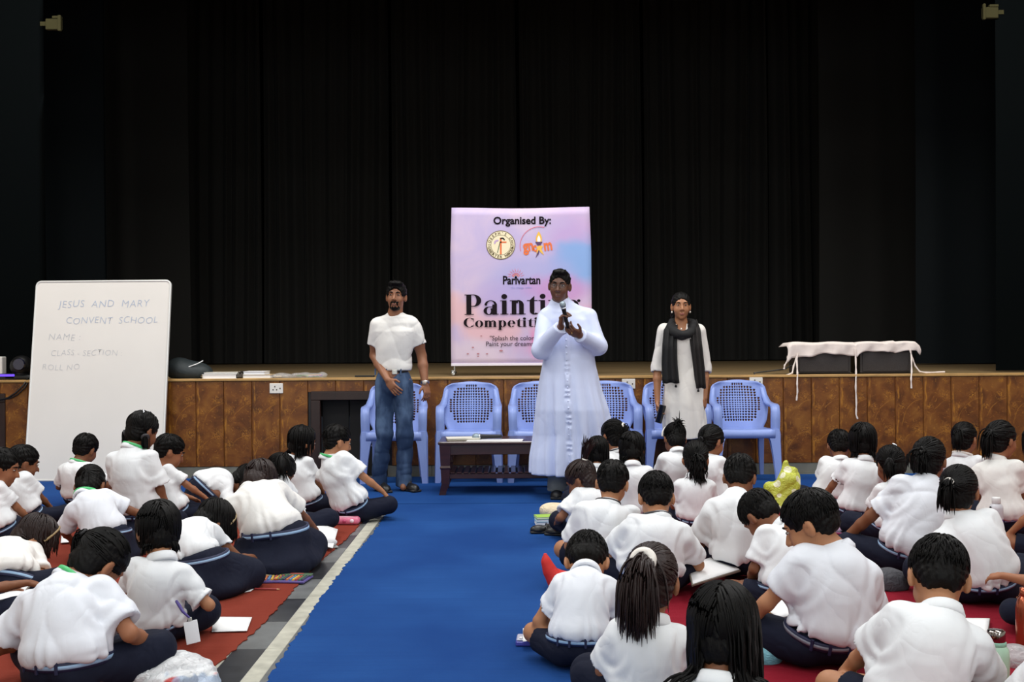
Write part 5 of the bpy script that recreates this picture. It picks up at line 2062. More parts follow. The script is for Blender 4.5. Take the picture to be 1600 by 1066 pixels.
child(BL + 'at the right edge, bare knee up beside the purple bottle', (1648, 880), (1652, 720), .05, 22, 22, 20, 0, 'short', 'cross', 'shorts', hands=[(-.20, .16, .10), (.14, .24, .1)], skin=0)
child(BL + 'small, just left of the child holding a blue pencil', (1390, 846), (1391, 727), .06, 10, 8, 22, 0, 'pony', 'cross', 'skirt', opt=dict(ties=[(-.05, -.095, .0)], len=.13, extra=[hairclip(.3, -.6, .74)], **SB), skin=1)
child(BL + 'holding a blue pencil in the left hand, at right', (1422, 900), (1452, 719), .08, 6, -30, 14, 0, 'pony', 'cross', 'trousers', s=1.14, opt=dict(ties=[(-.03, -.105, .025)], len=.12, width=.04, wave=.35, spread=.55, count=80, **SB), hands=[(-.27, .24, .12), (.12, .26, .1)], skin=1, shirt=1)
child(BL + 'broad back, left of the yellow bag', (1163, 906), (1156, 746), .10, -18, -22, 34, 0, 'short', 'cross', 'shorts', s=1.16, skin=1, belt=False)
child(BL + 'with dark lanyard, at the aisle, back to camera', (947, 906), (957, 755), .08, -4, -14, 22, 4, 'short', 'cross', 'shorts', lany=DARKBAND, skin=2, s=1.06, belt=False)
child(BL + 'and thin dark lanyard, second from the aisle, elbow by a sheet', (1017, 932), (1025, 777), .10, 0, 0, 30, 0, 'short', 'cross', 'shorts', lany=DARKBAND, skin=2, s=1.1, belt=False, hs=1.03, hands=[(-.14, .28, .1), (.16, .26, .12)])
child(BL + 'head bent low to the left, between two larger children', (1226, 956), (1188, 806), .20, 28, 30, 58, -8, 'short', 'cross', 'shorts', curv=.06, skin=1)
child(BL + 'with white hair tie and blue striped belt, right of centre right', (1536, 946), (1498, 767), .06, -6, -24, 10, 0, 'pony', 'cross', 'skirt', opt=dict(ties=[(-.035, -.100, .028)], len=.13, width=.024, bsize=1.0), skin=0, s=1.06)
child(BL + 'and grey striped belt, face in profile to the left, front right', (1292, 1046), (1266, 818), .07, 10, 62, 30, 0, 'short', 'cross', 'shorts', hs=1.06, stripe=True, face=True, hands=[(-.27, .20, .10), (.12, .26, .1)], skin=2, shirt=1, s=1.1)
child('child in dark trousers at the right edge, knee beside the white sheet', (1672, 992), (1672, 830), .05, 38, 38, 20, 0, 'short', 'cross', 'trousers', hands=[(-.16, .20, .22), (.14, .24, .1)], skin=0)
child(BL + 'bent double at the aisle, bare knee on the blue carpet', (905, 1046), (917, 880), .27, -4, -6, 66, 0, 'short', 'cross', 'shorts', curv=.075, skin=2, hs=1.03, shirt=1)
child(BL + 'with white scrunchie on a long brown ponytail, front centre', (1010, 1122), (1018, 908), .06, -2, -10, 14, 0, 'pony', 'cross', 'skirt', hairm=HAIRB, hs=1.04, opt=dict(ties=[(-.02, -.100, .055)], len=.26, width=.026, count=110, spread=.24, wave=.04, bsize=1.7), skin=0, belt=False)
child(BL + 'with long loose black hair, lowest in the middle of the picture', (1122, 1236), (1130, 985), .05, -8, -22, 16, 0, 'loose', 'cross', 'skirt', hs=1.08, opt=dict(len=.24, wave=.10), skin=1, belt=False)
child(BL + 'broad short-cropped back, both ears showing, front right', (1428, 1158), (1466, 902), .09, -4, -10, 36, 6, 'short', 'cross', 'shorts', hs=1.07, s=1.0, skin=2, belt=False, hands=[(-.16, .26, .1), (.20, .24, .12)])
child(BL + 'cut off in the lower right corner', (1655, 1200), (1672, 968), .05, 0, 0, 20, 0, 'short', 'cross', 'shorts', skin=1)


# ------------------------------------------------------------------ the three adults
def frames(p):
    return None


def stand(Y, px, py):
    g = at(px, py, Y)
    org = V3(g[0], Y, .005)
    return org, (lambda x, y, dy=0.0: at(x, y, Y + dy) - org)


def ring_field(levels, wave=None, zlo=None, zhi=None):
    """levels: (z, cx, cy, rx, ry); an upright garment with elliptical sections"""
    L = np.array(sorted(levels))

    def f(P):
        z = P[..., 2]
        cx, cy, rx, ry = (np.interp(z, L[:, 0], L[:, i]) for i in (1, 2, 3, 4))
        x, y = P[..., 0] - cx, P[..., 1] - cy
        if wave is not None:
            k = 1 + wave(np.arctan2(y, x), z)
            rx, ry = rx * k, ry * k
        q = np.sqrt((x / rx) ** 2 + (y / ry) ** 2)
        d = (q - 1) * np.minimum(rx, ry) * .8
        d = np.maximum(d, L[0, 0] - z)
        return np.maximum(d, z - L[-1, 0])
    m = 1.35
    f.lo = np.array([(L[:, 1] - L[:, 3] * m).min(), (L[:, 2] - L[:, 4] * m).min(), L[0, 0]])
    f.hi = np.array([(L[:, 1] + L[:, 3] * m).max(), (L[:, 2] + L[:, 4] * m).max(), L[-1, 0]])
    return f


def shoe(root, heel, toe, s=1.0, m=None, name='shoe'):
    d = nrm((toe - heel) * V3(1, 1, 0))
    r = V3(d[1], -d[0], 0)
    R = np.stack([r, d, V3(0, 0, 1)], 1)
    L = np.linalg.norm((toe - heel)[:2])
    mid = (heel + toe) / 2
    f = Field(.025)
    f.add(ell(mid * V3(1, 1, 0) + V3(0, 0, .02) + d * L * .18, (.045 * s, L * .34, .045 * s), R))
    f.add(ell(mid * V3(1, 1, 0) + V3(0, 0, .035) - d * L * .24, (.037 * s, L * .28, .06 * s), R))
    f.inter(half((0, 0, 0), (0, 0, -1)))
    o = blob(f, name, m or SHOEB, .006, root)
    f = Field(.01)
    f.add(rbox(mid * V3(1, 1, 0) + V3(0, 0, .010) + d * L * .0, (.043 * s, L * .52, .011), R, .01))
    blob(f, 'sole', mat('dark_sole', rgb(30, 28, 27), .7), .006, o)


def adult_hair(root, c, R, hs, fn, name='hair', h=.0055, m=None, strands=0, seed=0):
    F = fn()
    r = np.random.RandomState(seed + 3)

    def disp(P):
        a = np.arctan2(P[..., 0], P[..., 2] + .01)
        return .0018 * np.sin(a * 21 + 70 * P[..., 1]) + .0014 * np.sin(P[..., 0] * 260 + P[..., 2] * 120)
    F.disp, F.damp = disp, .004
    o = link(name, F.mesh(h), m or HAIRM, root)
    o.matrix_basis = Matrix.Translation(c) @ Matrix(R.tolist()).to_4x4() @ Matrix.Scale(hs, 4)
    return o


# --- the man in T-shirt and jeans
org, W = stand(8.80, 614, 768)
sk = mat('skin_man', rgb(138, 90, 62), .5, bump=.06, bscale=120, bdist=.002, var=.05)
Hd = W(619, 463, -.03)
Rh = rot(rad(180 - 4), rad(-2), rad(-2))
hs = 1.0
N = W(617, 491, .0)
F = Field(.02)
head_prims(F, Hd, Rh, hs, 1.1)
F.add(cone(N - V3(0, 0, .03), Hd + V3(0, .02, -.06), .058, .054), .02)
PL, CH = W(615, 590), W(616, 525)
F.add(cone(PL, CH, .07, .07), .04)
F.add(cone(CH, N, .06, .05), .03)
armsM = [(W(590, 509), W(585, 556, .06), W(606, 594, -.16)), (W(646, 509), W(659, 556, .05), W(664, 600, -.03))]
for (a, e, w), sd in zip(armsM, (1, -1)):
    F.add(cone(CH + V3(0, .02, .08), a, .045, .045), .02)
    F.add(cone(a, a * .4 + e * .6, .052, .047), .02)
    F.add(cone(a * .4 + e * .6, e, .047, .037), .02)
    F.add(cone(e, e * .65 + w * .35, .038, .040), .015)
    F.add(cone(e * .65 + w * .35, w, .040, .026), .015)
hand(F, armsM[0][2], W(618, 611, -.20) - armsM[0][2], V3(.35, .9, .1), 1, .98, .32, 1.3)
hand(F, armsM[1][2], W(668, 618, -.05) - armsM[1][2], V3(-.7, .6, .1), -1, .95, .55)
legM = [(W(602, 600), W(600, 678, -.04), W(592, 752, .02)), (W(629, 600), W(633, 678, -.02), W(631, 746, .03))]
for h_, k_, a_ in legM:
    F.add(cone(PL, h_, .09, .08), .04)
    F.add(cone(h_, k_, .07, .05), .03)
    F.add(cone(k_, a_, .05, .035), .03)
    F.add(cone(a_, a_ * V3(1, 1, 0) + V3(0, -.06, .03), .03, .025), .02)
man = link('person', F.mesh(.0056), sk, None, org)
tag(man, 'man in white T-shirt and blue jeans standing before a chair, hands lowered', 'person')
eyes(man, Hd, Rh, hs, True, .0048)
G = Field(.05)
R18 = rot(0)
lvm = []
for py, x0, x1, ry in ((582, 591, 641, .108), (572, 589, 643, .112), (555, 589, 643, .112), (535, 586, 646, .118), (518, 584, 649, .118), (505, 588, 646, .10), (497, 595, 638, .08)):
    xa, xb = W(x0, py)[0], W(x1, py)[0]
    lvm.append((W(616, py)[2], (xa + xb) / 2, .008, (xb - xa) / 2, ry))
G.add(ring_field(lvm))
for q in (590, 645):
    G.add(cone(W(q, 507, .01), N - V3(0, -.012, .035), .046, .046), .035)
G.add(cone(W(617, 505, .01), N - V3(0, 0, .035), .075, .058), .04)
for (a, e, w), px in zip(armsM, (-1, 1)):
    ax = nrm(e - a)
    e2 = a + ax * .155
    G.add(cut(cone(a - ax * .01, a + ax * .19, .050, .062), half(e2, ax)), .022)
    G.sub(cut(cone(e2 - ax * .03, e2 + ax * .04, .05, .062), half(e2 - ax * .022, -ax)), .004)
G.sub(cone(N + V3(0, -.03, -.028), N + V3(0, -.03, .08), .052, .066), .008)
G.inter(half(W(615, 578.5), (0, 0, -1)), .01)
TS = cloth_mat('white_tshirt', rgb(226, 224, 220), .8, 4.5, .5, .02)
w1, w2 = folds(77, .009, 17, (.7, .1, 1)), folds(78, .010, 34, (-.6, .2, 1))
blob(G, 'tshirt', TS, .0075, man, disp=lambda P: w1(P) + w2(P), damp=.016)
f = Field(.01).add(torus(N + V3(0, -.008, -.016), rot(0, rad(-24), 0), .062, .006, 1, 1.0, 1.2))
blob(f, 'neckband', TS, .005, man)
J = Field(.04)
J.add(ell(W(615, 590, .01), (.138, .11, .085)))
J.add(ell(W(615, 606, .015), (.145, .125, .09)))
for h_, k_, a_ in legM:
    J.add(cone(h_, k_, .084, .064), .012)
    J.add(cone(k_, a_, .063, .058), .012)
    J.add(cone(a_, a_ * V3(1, 1, 0) + V3(0, 0, .05), .058, .062), .01)
J.inter(half(W(615, 577), (0, 0, 1)))
J.inter(half((0, 0, .035), (0, 0, -1)))
n = NT('blue_denim', .85, .15)
xx = n.xyz()
wear_ = n.noise(5.0, n.scaled((1.6, 1.6, .7)), 4)
c = n.mix(n.smooth(wear_, .40, .66), rgb(44, 62, 92), rgb(88, 110, 142))
tw_ = n.math('SINE', n.math('MULTIPLY', n.math('ADD', n.math('ADD', xx[0], xx[2]), xx[1]), 1600))
n.bump(n.math('ADD', n.math('MULTIPLY', tw_, .1), n.noise(7.0, n.scaled((1, 1, 2.2)), 3, .8)), .5, .02)
DENIM = n.color(c)
j1, j2 = folds(81, .014, 26, (.2, .1, 1)), folds(82, .010, 48, (-.3, .2, 1))
jo = blob(J, 'jeans', DENIM, .0075, man, disp=lambda P: j1(P) * np.clip(1.3 - P[..., 2], .35, 1.2) + j2(P) * np.clip(1.2 - 1.4 * P[..., 2], .2, 1.1), damp=.02)
U = Field(0).add(ell(W(615, 590, .01), (.138, .11, .085))).add(ell(W(616, 568), (.132, .10, .07)), .03)
bo, rd = band(U, W(615, 581), rot(0), .036, mat('dark_leather', rgb(24, 19, 17), .4), 'belt', man, .003)
MB().box((-.022, -.006, -.019), (.022, .003, .019), .004).build('buckle', STEEL, bo, W(619, 581, 0) + V3(0, -.118, 0))
for q in (588, 606, 628):
    MB().box((-.006, -.006, -.026), (.006, .002, .026), .001).build('belt_loop', DENIM, bo, W(q, 581, 0) + V3(0, -.115 + .05 * abs(q - 615) / 25, 0))
shoe(man, legM[0][2] * V3(1, 1, 0) + V3(0, .04, 0), W(606, 768, -.14) * V3(1, 1, 0), 1.0)
shoe(man, legM[1][2] * V3(1, 1, 0) + V3(0, .03, 0), W(652, 760, -.10) * V3(1, 1, 0), 1.0)
e, w = armsM[1][1], armsM[1][2]
ax = nrm(w - e)
t = nrm(np.cross(ax, V3(0, 1, 0)))
Rw = np.stack([t, np.cross(ax, t), ax], 1)
f = Field(0).add(torus(w - ax * .012, Rw, .031, .005, 1, 1, 2.2))
wo = blob(f, 'wristwatch', mat('chrome', rgb(200, 205, 210), .25, metal=1), .004, man)
MB().lathe([(.0, 0), (.017, 0), (.017, .006), (.0, .007)], 14).build('watch_face', EYEW, wo, w - ax * .012 + V3(.0, -.036, 0)).rotation_euler = (rad(90), 0, 0)


def man_hair():
    f = Field(.02).add(ell((0, -.012, .034), (.083, .103, .090))).add(ell((0, -.055, -.02), (.062, .045, .05)))
    f.add(ell((.0, .05, .098), (.062, .05, .026)), .02)
    f.sub(ell((-.008, .115, -.028), (.082, .075, .100)), .006)
    f.sub(half((0, -.06, -.055), nrm(V3(0, .5, 1))), .004)
    for sx in (-1, 1):
        f.sub(ell((sx * .09, .008, -.048), (.03, .036, .050)), .006)
    return f


adult_hair(man, Hd, Rh, hs, man_hair)


def beard_field(thick, jaw=True, mous=True, chin_only=False):
    def mk():
        H = Field(.02)
        head_prims(H, np.zeros(3), np.eye(3), 1.0, 1.1, ears=False)
        region = Field(.01)
        if jaw:
            region.add(ell((0, .035, -.112), (.056, .075, .030)))
        if mous:
            region.add(ell((0, .095, -.054), (.032, .03, .0085)), .004)
            for sx in (-1, 1):
                region.add(cone((sx * .028, .085, -.056), (sx * .030, .075, -.095), .008), .006)
        lips = ell((0, .09, -.070), (.018, .03, .0082))

        def g(P):
            return np.maximum(np.maximum(H.ev(P) - thick, region.ev(P)), -lips(P))
        g.lo, g.hi = V3(-.08, -.05, -.16), V3(.08, .13, -.03)
        return Field(0).add(g)
    return mk


adult_hair(man, Hd, Rh, hs, beard_field(.0028), 'beard', .0045)
f = Field(0)
for zc, ry_ in ((-.0655, .0045), (-.0745, .0052)):
    f.add(ell(Hd + Rh @ V3(0, .083, zc), (.019, .011, ry_), Rh), .002)
blob(f, 'lips', mat('lips_man', rgb(122, 74, 66), .45), .003, man)

# --- the man in the white robe
org, W = stand(8.33, 882, 780)
sk = mat('skin_priest', rgb(98, 62, 45), .45, bump=.06, bscale=120, bdist=.002, var=.05)
Hd = W(874.5, 446, -.04)
Rh = rot(rad(180 - 10), rad(6), rad(-4))
hs = 1.03
N = W(876, 471, .01)
F = Field(.02)
head_prims(F, Hd, Rh, hs, 1.1, nose=1.2, wide=1.02)
F.add(cone(N - V3(0, 0, .04), Hd + V3(0, .02, -.06), .062, .058), .02)
PL, CH = W(884, 590), W(882, 510)
F.add(cone(PL, CH, .09, .10), .05)
F.add(cone(CH, N, .09, .05), .04)
armsP = [(W(853, 496), W(845, 547, -.10), W(876, 511, -.29)), (W(920, 496), W(935, 541, -.06), W(906, 524, -.27))]
for a, e, w in armsP:
    F.add(cone(CH + V3(0, 0, .1), a, .06, .05), .03)
    F.add(cone(a, e, .05, .04), .02)
    F.add(cone(e, w, .04, .027), .015)
micax = nrm(W(878.5, 474, -.34) - W(887, 512, -.31))
hand(F, armsP[0][2], nrm(W(879, 487, -.33) - armsP[0][2]), nrm(V3(.75, -.25, .0)), -1 * -1, 1.0, .95, .4)
hand(F, armsP[1][2], nrm(W(890, 516, -.33) - armsP[1][2]), nrm(V3(-.2, .5, .8)), -1, 1.0, .75, .5)
legP = [(W(870, 620), W(870, 690), W(871, 762, .02)), (W(898, 620), W(900, 690), W(903, 764, .06))]
for h_, k_, a_ in legP:
    F.add(cone(PL, h_, .09, .08), .04)
    F.add(cone(h_, k_, .07, .05), .03)
    F.add(cone(k_, a_, .05, .035), .03)
    F.add(cone(a_, a_ * V3(1, 1, 0) + V3(0, -.06, .03), .03, .025), .02)
pr = link('person', F.mesh(.0056), sk, None, org)
tag(pr, 'man in a long white robe and glasses speaking into a microphone', 'person')
eyes(pr, Hd, Rh, hs, True, .0045)
ROBE = cloth_mat('white_robe', rgb(206, 215, 244), .5, 3.0, .35, .02)
ROBE.node_tree.nodes['Principled BSDF'].inputs['Sheen Weight'].default_value = .25
ROBE.node_tree.nodes['Principled BSDF'].inputs['Specular IOR Level'].default_value = .35
Zp = lambda py: W(880, py)[2]
Xp = lambda px, py: W(px, py)[0]
lv = []
for py, x0, x1, ry in ((741, 832, 960, .23), (715, 832, 959, .23), (680, 836, 955, .22), (640, 838, 946, .21), (600, 842, 937, .19), (570, 848, 930, .175), (548, 851, 927, .155), (525, 853, 925, .145), (500, 856, 918, .125), (490, 864, 908, .10)):
    xa, xb = Xp(x0, py), Xp(x1, py)
    lv.append((Zp(py), (xa + xb) / 2, .01 + (.03 if py > 640 else 0), (xb - xa) / 2, ry))
zt, zbm = Zp(570), Zp(741)


def rwave(phi, z):
    t = np.clip((zt - z) / (zt - zbm), 0, 1)
    return t * (.10 * np.sin(9 * phi + 1.0) + .075 * np.sin(15 * phi + .4 + 1.5 * z) + .04 * np.sin(23 * phi + 2 * z))


G = Field(.05)
G.add(ring_field(lv, rwave))
for q in (854, 919):
    G.add(cone(W(q, 494, .01), N - V3(0, -.01, .03), .052, .056), .04)
G.add(cone(W(880, 495, .01), N - V3(0, 0, .02), .095, .062), .06)
for a, e, w in armsP:
    ax = nrm(w - e)
    G.add(cone(a, e, .060, .062), .04)
    G.add(cut(cone(e, w - ax * .005, .062, .050), half(w - ax * .008, ax)), .03)
G.sub(cone(N + V3(0, -.01, .02), N + V3(0, -.01, .1), .058, .062), .005)
w1, w2 = folds(91, .016, 17, (.8, .1, .7)), folds(92, .010, 30, (-.8, .2, .5))
xc0, xc1 = Xp(884, 520), Xp(884, 735)


def robe_disp(P):
    z = P[..., 2]
    up = np.clip((z - zt + .1) * 4, 0, 1)
    xc = np.interp(z, [zbm, zt, Zp(480)], [Xp(889, 735), Xp(884, 570), Xp(882, 480)])
    pl = np.clip(1 - np.abs(P[..., 0] - xc) / .02, 0, 1) * (P[..., 1] < 0)
    ruck = .006 * np.sin(z * 95 + 3 * np.sin(z * 31)) * (pl > 0) * (1 - up)
    return (w1(P) + w2(P)) * (.25 + .75 * up) - .007 * np.minimum(pl * 3, 1) + ruck


ro = blob(G, 'robe', ROBE, .0095, pr, disp=robe_disp, damp=.022)
f = Field(.005)
f.add(cut(minus(cone(N - V3(0, 0, .012), N + V3(0, -.008, .042), .067, .064), cone(N - V3(0, 0, .03), N + V3(0, -.008, .06), .060, .057)), half(N + V3(0, -.01, .034), (0, -.12, 1)), half(N - V3(0, 0, .03), (0, 0, -1))))
blob(f, 'collar', ROBE, .005, pr)
for k in range(22):
    py = 500 + k * 10.4
    z = Zp(py)
    x = float(np.interp(z, [zbm, zt, Zp(480)], [Xp(889, 735), Xp(884, 570), Xp(882, 480)]))
    yy_ = np.linspace(-.5, 0, 120)
    D = G.ev(np.stack([np.full(120, x), yy_, np.full(120, z)], 1))
    ins = np.nonzero(D < 0)[0]
    if len(ins):
        b_ = MB().lathe([(.0, -.004), (.007, -.002), (.008, .002), (.004, .005), (0, .0055)], 10).build('button', ROBE, ro, (x, yy_[ins[0]] - .001, z))
        b_.rotation_euler = (rad(90), 0, 0)
TRG = mat('grey_trousers', rgb(104, 108, 108), .8, bump=.4, bscale=20)
f = Field(.03)
for h_, k_, a_ in legP:
    f.add(cone(k_, a_, .075, .072), .02).add(cone(a_, a_ * V3(1, 1, 0) + V3(0, 0, .07), .072, .074), .02)
f.inter(half((0, 0, .055), (0, 0, -1)))
f.inter(half((0, 0, .45), (0, 0, 1)))
j1 = folds(95, .012, 45, (.2, .1, 1))
blob(f, 'trousers', TRG, .008, pr, disp=j1, damp=.01)
shoe(pr, legP[0][2] * V3(1, 1, 0) + V3(0, .06, 0), W(870, 782, -.10) * V3(1, 1, 0), 1.15)
shoe(pr, legP[1][2] * V3(1, 1, 0) + V3(0, .06, 0), W(908, 782, -.08) * V3(1, 1, 0), 1.15)


def priest_hair():
    f = Field(.02).add(ell((0, -.014, .036), (.079, .098, .088))).add(ell((0, -.055, -.02), (.060, .043, .05)))
    f.add(ell((.0, .045, .100), (.052, .042, .024)), .02)
    f.sub(ell((0, .112, -.020), (.078, .072, .098)), .006)
    f.sub(half((0, -.06, -.045), nrm(V3(0, .5, 1))), .004)
    for sx in (-1, 1):
        f.sub(ell((sx * .09, .008, -.052), (.03, .036, .052)), .006)
    return f


adult_hair(pr, Hd, Rh, hs, priest_hair)
f = Field(0)
for zc, ry_ in ((-.0655, .0045), (-.0745, .0055)):
    f.add(ell(Hd + Rh @ (V3(0, .084, zc) * hs), (.020, .011, ry_), Rh), .002)
blob(f, 'lips', mat('lips_priest', rgb(104, 62, 54), .45), .003, pr)
gl = empty('glasses', (0, 0, 0))
gl.parent = pr
gl.matrix_basis = Matrix.Translation(Hd) @ Matrix(Rh.tolist()).to_4x4() @ Matrix.Scale(hs, 4)
WIRE = mat('glasses_wire', rgb(70, 64, 60), .35, metal=.7)
for sx in (-1, 1):
    pts = [(sx * .032 + .023 * math.cos(a), .106 - .25 * abs(.023 * math.cos(a) * sx + .032 - .03) * .3, .003 + .0145 * math.sin(a)) for a in np.linspace(0, 2 * math.pi, 21)]
    MB().tube(pts, .0014, 5).build('lens_rim', WIRE, gl)
    MB().add([(p[0], p[1], p[2]) for p in pts[:-1]], [tuple(range(20))]).build('lens', mat('clear_lens', rgb(230, 235, 240), .25, alpha=.05), gl)
    MB().tube([(sx * .055, .103, .008), (sx * .074, .085, .008), (sx * .081, .0, .006), (sx * .080, -.02, -.006)], .0014, 5).build('temple', WIRE, gl)
MB().tube([(-.009, .106, .004), (0, .110, .007), (.009, .106, .004)], .0014, 5).build('bridge', WIRE, gl)
mic = microphone('microphone', 'black cordless microphone with silver head held by the man in the robe')
m0 = org + W(887.5, 513, -.335)
z_ = micax
x_ = nrm(np.cross(V3(0, 1, 0), z_))
Rm = np.stack([x_, np.cross(z_, x_), z_], 1)
mic.matrix_world = Matrix.Translation(m0) @ Matrix(Rm.tolist()).to_4x4() @ Matrix.Scale(.86, 4)
rg = MB().tube([(.0105 * math.cos(a), .0105 * math.sin(a), 0) for a in np.linspace(0, 2 * math.pi, 15)], .0016, 5).build('ring', mat('gold', rgb(220, 180, 100), .25, metal=1), pr, W(893.5, 521, -.325))
rg.rotation_euler = (0, rad(80), 0)

# --- the woman in white with a black scarf
org, W = stand(8.90, 1066, 764)
sk = mat('skin_woman', rgb(160, 108, 74), .5, bump=.05, bscale=120, bdist=.002, var=.04)
Hd = W(1064, 478, -.02)
Rh = rot(rad(180 - 3), rad(1), rad(0))
hs = .99
N = W(1064, 506, .0)
F = Field(.02)
head_prims(F, Hd, Rh, hs, 1.04, wide=.97)
F.add(cone(N - V3(0, 0, .04), Hd + V3(0, .02, -.06), .046, .045), .02)
PL, CH = W(1068, 610), W(1065, 540)
F.add(cone(PL, CH, .08, .08), .05)
F.add(cone(CH, N, .07, .045), .04)
armsW = [(W(1037, 517), W(1027, 574, .03), W(1027, 628, -.05)), (W(1092, 517), W(1101, 574, .03), W(1101, 622, -.05))]
for a, e, w in armsW:
    F.add(cone(CH + V3(0, 0, .1), a, .05, .04), .03)
    F.add(cone(a, e, .040, .033), .02)
    F.add(cone(e, e * .65 + w * .35, .033, .033), .015)
    F.add(cone(e * .65 + w * .35, w, .033, .022), .015)
hand(F, armsW[0][2], W(1028, 650, -.07) - armsW[0][2], V3(.75, -.2, .0), 1, .88, .75, .6)
hand(F, armsW[1][2], W(1098, 645, -.06) - armsW[1][2], V3(-.6, .5, .0), -1, .88, .5, .6)
legW = [(W(1056, 620), W(1055, 690), W(1054, 750)), (W(1082, 620), W(1084, 690), W(1086, 750))]
for h_, k_, a_ in legW:
    F.add(cone(PL, h_, .08, .075), .04)
    F.add(cone(h_, k_, .065, .045), .03)
    F.add(cone(k_, a_, .045, .032), .03)
    F.add(cone(a_, a_ * V3(1, 1, 0) + V3(0, -.10, .025), .03, .024), .02)
wo_ = link('person', F.mesh(.0056), sk, None, org)
tag(wo_, 'woman in a white tunic and black scarf standing with a phone in hand', 'person')
eyes(wo_, Hd, Rh, hs, True, .003)
KUR = cloth_mat('white_tunic', rgb(226, 222, 216), .8, 4.0, .4, .02)
Zp = lambda py: W(1066, py)[2]
Xp = lambda px, py: W(px, py)[0]
lv = []
for py, x0, x1, ry in ((684, 1038, 1104, .155), (660, 1036, 1103, .15), (630, 1036, 1101, .145), (600, 1038, 1098, .13), (575, 1040, 1095, .115), (555, 1040, 1093, .11), (535, 1037, 1094, .115), (520, 1037, 1093, .10)):
    xa, xb = Xp(x0, py), Xp(x1, py)
    lv.append((Zp(py), (xa + xb) / 2, .0, (xb - xa) / 2, ry))
G = Field(.045)
z0_, z1_ = Zp(600), Zp(684)
G.add(ring_field(lv, lambda phi, z: np.clip((z0_ - z) / (z0_ - z1_), 0, 1) * (.05 * np.sin(7 * phi + .5) + .03 * np.sin(13 * phi + 2 * z))))
G.add(cone(W(1040, 516), W(1089, 516), .045), .045)
G.add(cone(W(1064, 520), N - V3(0, 0, .02), .065, .052), .04)
for a, e, w in armsW:
    ax = nrm(w - e)
    e2 = e + ax * .04
    G.add(cone(a, e, .052, .050), .03)
    G.add(cut(cone(e, e + ax * .06, .050, .052), half(e2, ax)), .02)
    G.sub(cut(cone(e2 - ax * .03, e2 + ax * .04, .038, .046), half(e2 - ax * .022, -ax)), .004)
G.sub(cone(N + V3(0, -.045, -.06), N + V3(0, -.06, .08), .03, .055), .008)
w1, w2 = folds(101, .010, 17, (1, .1, .3)), folds(102, .008, 30, (1, .2, .2))
blob(G, 'tunic', KUR, .0075, wo_, disp=lambda P: w1(P) + w2(P), damp=.014)
LEG = mat('black_leggings', rgb(16, 16, 17), .8)
f = Field(.02)
for h_, k_, a_ in legW:
    f.add(cone(h_, k_, .078, .056), .03).add(cone(k_, a_, .056, .042), .02)
blob(f, 'leggings', LEG, .009, wo_)
for h_, k_, a_ in legW:
    shoe(wo_, a_ * V3(1, 1, 0) + V3(0, .05, 0), a_ * V3(1, 1, 0) + V3(0, -.17, 0), .9)


def scarf_strip(pts, name, m, ndepth=10, thick=.006, seed=0):
    """pts: (px centre, py, half width px, depth)"""
    vs, fs = [], []
    n = 14
    P_ = []
    for i in range(len(pts) - 1):
        for t in np.linspace(0, 1, 5)[:-1]:
            P_.append([pts[i][k] * (1 - t) + pts[i + 1][k] * t for k in range(4)])
    P_.append(list(pts[-1]))
    for i, (px, py, hw, dy) in enumerate(P_):
        for k in range(n + 1):
            u = -1 + 2 * k / n
            q = W(px + hw * u, py + .8 * math.sin(u * 5 + i * .3), dy)
            fold = .012 * math.sin(u * 9 + i * .12 + seed) + .02 * u * u
            vs.append(q + V3(0, fold, 0))
    for i in range(len(P_) - 1):
        for k in range(n):
            a = i * (n + 1) + k
            fs.append((a, a + n + 1, a + n + 2, a + 1))
    o = link(name, mesh_from(vs, fs, True), m, wo_)
    md = o.modifiers.new('thick', 'SOLIDIFY')
    md.thickness = thick
    return o


SCF = mat('black_scarf', rgb(15, 15, 17), .85, bump=.5, bscale=70, bdist=.004)
SCF2 = mat('brown_black_scarf', rgb(24, 19, 18), .85, bump=.5, bscale=70, bdist=.004)
scarf_strip([(1052, 502, 8, -.02), (1048, 515, 10, -.10), (1047, 540, 11, -.15), (1047, 570, 12, -.155), (1049, 599, 13, -.16)], 'scarf', SCF, seed=1)
s2 = scarf_strip([(1081, 500, 8, -.02), (1086, 515, 9, -.10), (1089, 540, 9, -.15), (1093, 575, 9, -.15), (1096, 607, 8, -.15)], 'scarf_end', SCF2, seed=2)
f = Field(.03)
for k in range(9):
    a = math.pi * k / 8
    x = 1066 - 17 * math.cos(a)
    y = 508 + 17 * math.sin(a)
    q = W(x, y, -.045 - .075 * math.sin(a))
    if k:
        f.add(cone(q0, q, .031, .031), .02)
    q0 = q
for k in range(9):
    a = math.pi * k / 8
    q = W(1066 - 17 * math.cos(a), 506 - 3 * math.sin(a), -.03 + .10 * math.sin(a))
    if k:
        f.add(cone(q0, q, .028, .028), .02)
    q0 = q
f.sub(cone(N + V3(0, -.01, -.03), N + V3(0, -.03, .14), .040, .062), .01)
w1 = folds(105, .016, 40, (.2, .2, 1))
blob(f, 'scarf_loop', SCF, .007, wo_, disp=w1, damp=.012)
for px, py in ((1036.5, 600), (1056, 602), (1091, 609)):
    MB().lathe([(.0, -.02), (.010, -.016), (.008, -.004), (.004, .004), (0, .006)], 10).build('tassel', SCF, wo_, W(px, py, -.15))


def woman_hair():
    f = Field(.02).add(ell((0, -.016, .030), (.0785, .099, .086))).add(ell((0, -.055, -.03), (.066, .055, .07)))
    f.add(cone((.03, -.07, -.05), (.06, -.06, -.2), .045, .03), .03)
    f.sub(ell((0, .115, -.032), (.074, .082, .103)), .008)
    for sx in (-1, 1):
        f.sub(ell((sx * .09, .012, -.045), (.025, .03, .045)), .006)
    return f


